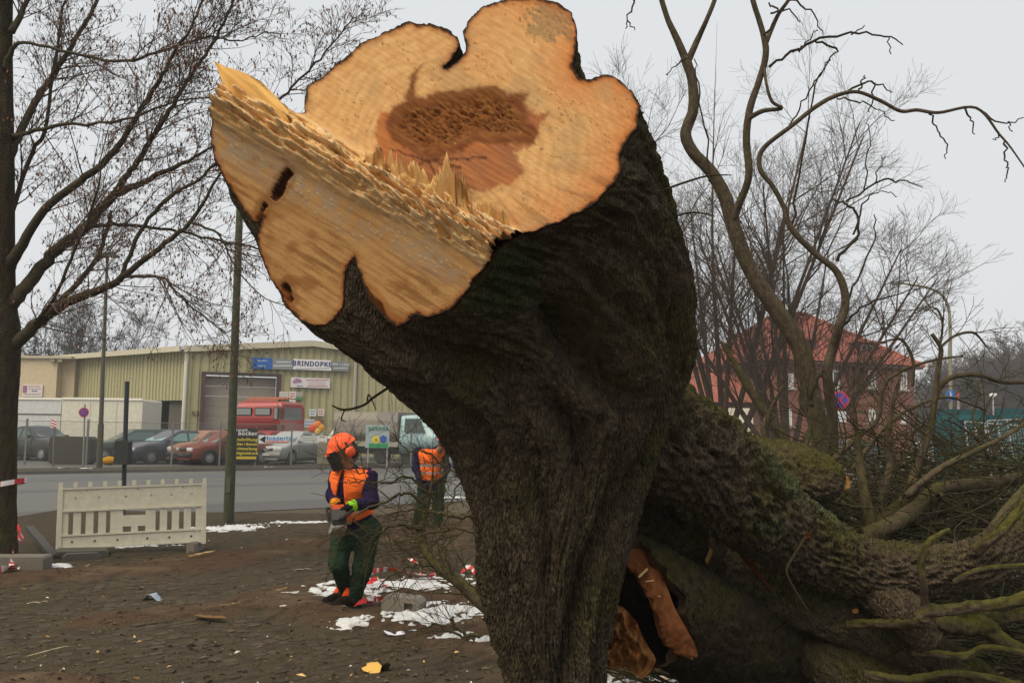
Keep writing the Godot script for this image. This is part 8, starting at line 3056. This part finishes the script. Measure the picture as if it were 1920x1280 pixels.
	wpart("glove", glove(h1, Vector3(0.9, 0, 0.1).normalized(), Vector3(0.1, -0.9, -0.4).normalized(), Vector3(0, 0, -1), glove_c), mats.cloth, t)
	wpart("glove", glove(h2, Vector3(0.9, 0, 0.1).normalized(), Vector3(-0.1, -0.9, -0.4).normalized(), Vector3(0, 0, -1), glove_c), mats.cloth, t)

# ---------------------------------------------------------------- small things on the ground
func tape(label: String, pts: Array, width: float, group := "red and white barrier tape") -> void:
	var t := thing("barrier_tape", label, "barrier tape", pts[0], group)
	var l := smooth_line(pts, 10)
	var mb := MB.new()
	var run := 0.0
	var roll := rng.randf() * TAU
	for i in l.size() - 1:
		var d := (l[i + 1] - l[i]).normalized()
		var up := Vector3.UP.rotated(d, roll)
		var n2 := Vector3.UP.rotated(d, roll + 0.3)
		roll += rng.randf_range(-0.1, 0.32)
		var a := d.cross(up).normalized() * width * 0.5
		var b := d.cross(n2).normalized() * width * 0.5
		var c := Color(0.55, 0.02, 0.03) if fmod(run, 0.2) < 0.13 else Color(0.72, 0.68, 0.68)
		run += l[i].distance_to(l[i + 1])
		mb.face([l[i] - a, l[i + 1] - b, l[i + 1] + b, l[i] + a], c)
	wpart("ribbon", mb, mats.plain, t)

func tape_pts(q: Array) -> Array:
	var o := []
	for e in q:
		var p := G(e[0], e[1])
		p.y = soil(p).x + 0.03 + e[2]
		o.append(p)
	return o

func build_small() -> void:
	rng.seed = 91
	# tape on the snow and round the left tree
	var list := [[[[655, 1125, 0.02], [690, 1095, 0.06], [730, 1082, 0.03], [770, 1092, 0.05], [800, 1100, 0.08]], "longest crumpled barrier tape across the snow behind the concrete block"], [[[640, 1138, 0.0], [660, 1132, 0.03], [690, 1140, 0.01], [715, 1148, 0.03]], "barrier tape scrap at the worker's boots"], [[[665, 1150, 0.0], [690, 1146, 0.04], [712, 1144, 0.02]], "barrier tape scrap left of the concrete block"], [[[752, 1068, 0.04], [768, 1070, 0.08], [785, 1078, 0.05], [790, 1092, 0.03]], "barrier tape scrap caught between the twigs over the snow"], [[[805, 1095, 0.02], [812, 1098, 0.08], [818, 1094, 0.02]], "small knot of barrier tape under the mossy branch on the snow"], [[[690, 1110, 0.0], [705, 1108, 0.05], [722, 1118, 0.02], [708, 1124, 0.04]], "looped barrier tape scrap beside the worker's leg"], [[[866, 1082, 0.0], [880, 1078, 0.05], [890, 1086, 0.02]], "barrier tape scrap nearest the raised trunk"]]
	for q in list:
		tape(q[1], tape_pts(q[0]), 0.05)
	var heap := [[[-20, 1062, 0.16], [8, 1052, 0.24], [24, 1040, 0.3], [38, 1046, 0.2], [12, 1056, 0.22]], [[40, 1046, 0.14], [24, 1058, 0.16], [22, 1072, 0.1], [20, 1084, 0.02], [0, 1088, 0.02], [-20, 1086, 0.0]], [[-10, 1040, 0.32], [10, 1048, 0.28], [30, 1050, 0.2]], [[-30, 1084, 0.0], [4, 1086, 0.01], [34, 1085, 0.01]]]
	var hl := ["crumpled barrier tape heaped on the concrete kerb stone by the left tree", "barrier tape hanging down over the concrete kerb stone by the left tree", "upper strand of barrier tape at the foot of the left tree", "strand of barrier tape on the soil before the concrete kerb stone"]
	for k in 4:
		tape(hl[k], tape_pts(heap[k]), 0.075)
	var t := thing("barrier_tape", "red and white tape tied round the trunk of the left street tree", "barrier tape", P(6, 908, 10.4))
	var mb := MB.new()
	for i in 40:
		var a := TAU * i / 40.0
		var b := TAU * (i + 1) / 40.0
		var c := P(8, 908, 10.4)
		var r := 0.222
		var h := 0.028
		var tilt := 0.05
		mb.face([c + Vector3(cos(a) * r, -h + cos(a) * tilt, sin(a) * r), c + Vector3(cos(b) * r, -h + cos(b) * tilt, sin(b) * r), c + Vector3(cos(b) * r, h + cos(b) * tilt, sin(b) * r), c + Vector3(cos(a) * r, h + cos(a) * tilt, sin(a) * r)], Color(0.55, 0.02, 0.03) if i % 8 < 4 else Color(0.7, 0.66, 0.66))
	wpart("ribbon", mb, mats.plain, t)
	# concrete block with a grip recess
	var bp := G(757, 1158)
	t = thing("concrete_block", "grey concrete block with a square recess lying at the edge of the snow", "concrete block", bp)
	var bb := Basis(Vector3.UP, -0.22) * Basis(Vector3.BACK, -0.06)
	var cs := CSGCombiner3D.new()
	var body := CSGBox3D.new()
	body.size = Vector3(0.34, 0.145, 0.2)
	cs.add_child(body)
	var hole := CSGBox3D.new()
	hole.size = Vector3(0.075, 0.062, 0.1)
	hole.position = Vector3(0.07, 0.0, 0.1)
	hole.operation = CSGShape3D.OPERATION_SUBTRACTION
	cs.add_child(hole)
	for s in [-1, 1]:
		var cutter := CSGBox3D.new()
		cutter.size = Vector3(0.05, 0.05, 0.4)
		cutter.position = Vector3(s * 0.17, 0.072, 0)
		cutter.rotation.z = PI / 4
		cutter.operation = CSGShape3D.OPERATION_SUBTRACTION
		cs.add_child(cutter)
	var cm := mat("block_concrete", Color(0.3, 0.27, 0.225), 0.95, false)
	tri_tex(cm, mats.t_fine, Vector3(5, 5, 5), mats.b_fine, 0.5)
	for ch in cs.get_children():
		ch.name = "recess" if ch != body else "solid"
		ch.material = cm
	cs.transform = Transform3D(bb, Vector3(0, 0.115, 0))
	put(cs, "block", t)
	# concrete base stones near the left tree
	t = thing("kerb_stone", "low concrete kerb stone beside the foot of the left tree", "concrete block", G(20, 1076))
	mb = MB.new()
	mb.rbox(Vector3(-0.12, 0.09, -0.12), Vector3(0.85, 0.18, 0.28), 0.02, Color(0.2, 0.185, 0.15), Basis(Vector3.UP, 0.12))
	part("block", mb, mats.concrete, t)
	for q in [[52, 1020, 100, 1052, 0.1, 0.06, "dark weathered board leaning behind the concrete kerb stone"], [90, 1048, 150, 1040, 0.2, 0.08, "dark wet board lying under the left foot of the white barrier"]]:
		t = thing("board", q[6], "board", G(q[0], q[1] + 16), "dark boards by the left tree")
		mb = MB.new()
		var a := G(q[0], q[1])
		var b := G(q[2], q[3])
		a.y = 0.22 if q[0] < 60 else 0.05
		b.y = 0.05
		var dx := (b - a).normalized()
		mb.rbox((a + b) * 0.5, Vector3(a.distance_to(b), q[5], q[4]), 0.01, Color(0.04, 0.033, 0.027), Basis(dx, Vector3.UP, dx.cross(Vector3.UP).normalized()))
		wpart("board", mb, mats.weathered, t)
	t = thing("stone_slab", "flat grey stone slab under the left end of the white barrier", "concrete block", G(130, 1046))
	mb = MB.new()
	mb.rbox(Vector3(0.1, 0.05, -0.1), Vector3(0.6, 0.1, 0.5), 0.03, Color(0.12, 0.11, 0.085), Basis(Vector3.UP, 0.4))
	part("slab", mb, mats.concrete, t)

	# litter
	var base := G(287, 1128)
	t = thing("plastic_sheet", "pale blue crumpled plastic sheet standing up like a small tent", "plastic sheet", base)
	mb = MB.new()
	var rows := []
	for i in 7:
		var row := []
		for k in 5:
			var x := -0.08 + 0.027 * i
			row.append(Vector3(x, maxf(0.02, 0.085 - absf(x + 0.01) * 0.9 + 0.014 * nz.get_noise_2d(i * 2.0, k * 2.0)), -0.05 + 0.03 * k))
		rows.append(row)
	mb.grid(rows, Color(0.3, 0.36, 0.46))
	part("sheet", mb, mats.plain, t)
	base = G(735, 1200)
	t = thing("paper", "folded sheet of white paper lying on the sandy soil", "paper", base)
	mb = MB.new()
	rows = []
	for i in 7:
		var row := []
		for k in 5:
			row.append(Vector3(-0.075 + 0.025 * i + 0.008 * k, 0.045 + 0.01 * absf(i - 3.0) * 0.6 + 0.01 * nz.get_noise_2d(i * 3.0, k * 3.0 + 8.0), -0.05 + 0.026 * k))
		rows.append(row)
	mb.grid(rows, Color(0.72, 0.74, 0.85))
	part("sheet", mb, mats.matte, t)
	base = G(700, 1266)
	t = thing("wood_chunk", "bright fresh chunk of wood with bark lying on the setts near the trunk", "wood chunk", base)
	mb = MB.new()
	rows = []
	for j in 5:
		var row := []
		for k in 14:
			var a := TAU * k / 14
			var r := (0.052 - 0.006 * j) * (1.0 + 0.55 * nz.get_noise_2d(cos(a) * 2.0, sin(a) * 2.0))
			row.append(Vector3(cos(a) * r * 1.2, 0.035 + sin(a) * r * 0.5 + 0.02, 0.03 - j * 0.02 - sin(a) * 0.03))
		rows.append(row)
	mb.grid(rows, L(236, 190, 106), true, true)
	part("wood", mb, mats.wood, t)
	mb = MB.new()
	mb.rbox(Vector3(0.06, 0.04, -0.04), Vector3(0.09, 0.035, 0.05), 0.015, Color(0.05, 0.035, 0.024), Basis(Vector3.BACK, 0.4))
	part("bark", mb, mats.bark, t)
	for q in [[350, 1060, 405, 1050, 0.05, "pale splintered wood offcut on the soil in front of the white barrier", L(226, 190, 130)], [44, 1246, 131, 1224, 0.016, "long thin pale lath on the setts at the lower left", L(196, 184, 150)], [58, 1252, 84, 1243, 0.01, "short thin sliver beside the long pale lath", L(180, 168, 132)], [364, 1168, 424, 1172, 0.05, "flat brown board half sunk into the soil", L(124, 98, 68)], [410, 1158, 450, 1150, 0.014, "thin pale stick right of the sunk board", L(180, 160, 120)], [50, 1142, 90, 1138, 0.02, "pale sliver on the trodden soil at the left", L(176, 160, 136)], [548, 1076, 582, 1074, 0.02, "pale sliver on the setts left of the worker", L(176, 166, 146)], [515, 1128, 540, 1122, 0.03, "yellowish wood chip on the soil left of the worker's boots", L(190, 160, 104)], [523, 1160, 536, 1158, 0.03, "small pale chip beside the ragged snow", L(220, 214, 204)]]:
		var a := G(q[0], q[1])
		var b := G(q[2], q[3])
		t = thing("wood_offcut", q[5], "wood offcut", a, "pale offcuts scattered on the ground")
		mb = MB.new()
		rows = []
		for i in 8:
			var f := i / 7.0
			var p := a.lerp(b, f)
			p.y = soil(p).x + 0.025 + q[4] * 0.3
			var w: float = q[4] * (0.8 + 0.7 * nz.get_noise_2d(i * 2.0, q[0])) * (1.0 if i > 0 and i < 7 else 0.45)
			var row := []
			for k in 4:
				var an := TAU * (k + 0.5) / 4
				row.append(p + Vector3(nz.get_noise_2d(k * 5.0, q[1]) * 0.03 * (1.0 if i == 0 or i == 7 else 0.0), sin(an) * w * 0.3 + nz.get_noise_2d(i * 1.3, q[0]) * 0.012, cos(an) * w))
			rows.append(row)
		mb.grid(rows, q[6], true, true)
		wpart("piece", mb, mats.wood, t)
	# the piece before the barrier has a raised torn tip
	# chips, twigs and crumbs of bark strewn over the ground
	mb = MB.new()
	for i in 1500:
		var p := G(rng.randf_range(-40, 960), 1000 + 300 * pow(rng.randf(), 0.8))
		if p.z < -14.0:
			continue
		p.y = maxf(soil(p).x, 0.02) + 0.006
		var a := rng.randf() * TAU
		var s := rng.randf_range(0.005, 0.016)
		var u := Vector3(cos(a), rng.randf_range(-0.2, 0.4), sin(a)) * s * rng.randf_range(1.0, 3.0)
		var w := Vector3(-sin(a), 0.2, cos(a)) * s * 0.6
		var c := jit(Color(0.1, 0.072, 0.048), 0.4)
		var m := rng.randf()
		if m < 0.025:
			c = jit(L(206, 172, 118), 0.2)
		elif m < 0.045:
			c = Color(0.6, 0.6, 0.58)
		mb.face([p - u, p + w, p + u, p - w], c)
		mb.face([p - u, p - w + Vector3(0, s, 0), p + u], c)
	tag(wpart("wood_crumbs", mb, mats.matte, self), "wood crumbs, chips and bark bits strewn over the trodden ground", "debris", "", "stuff")
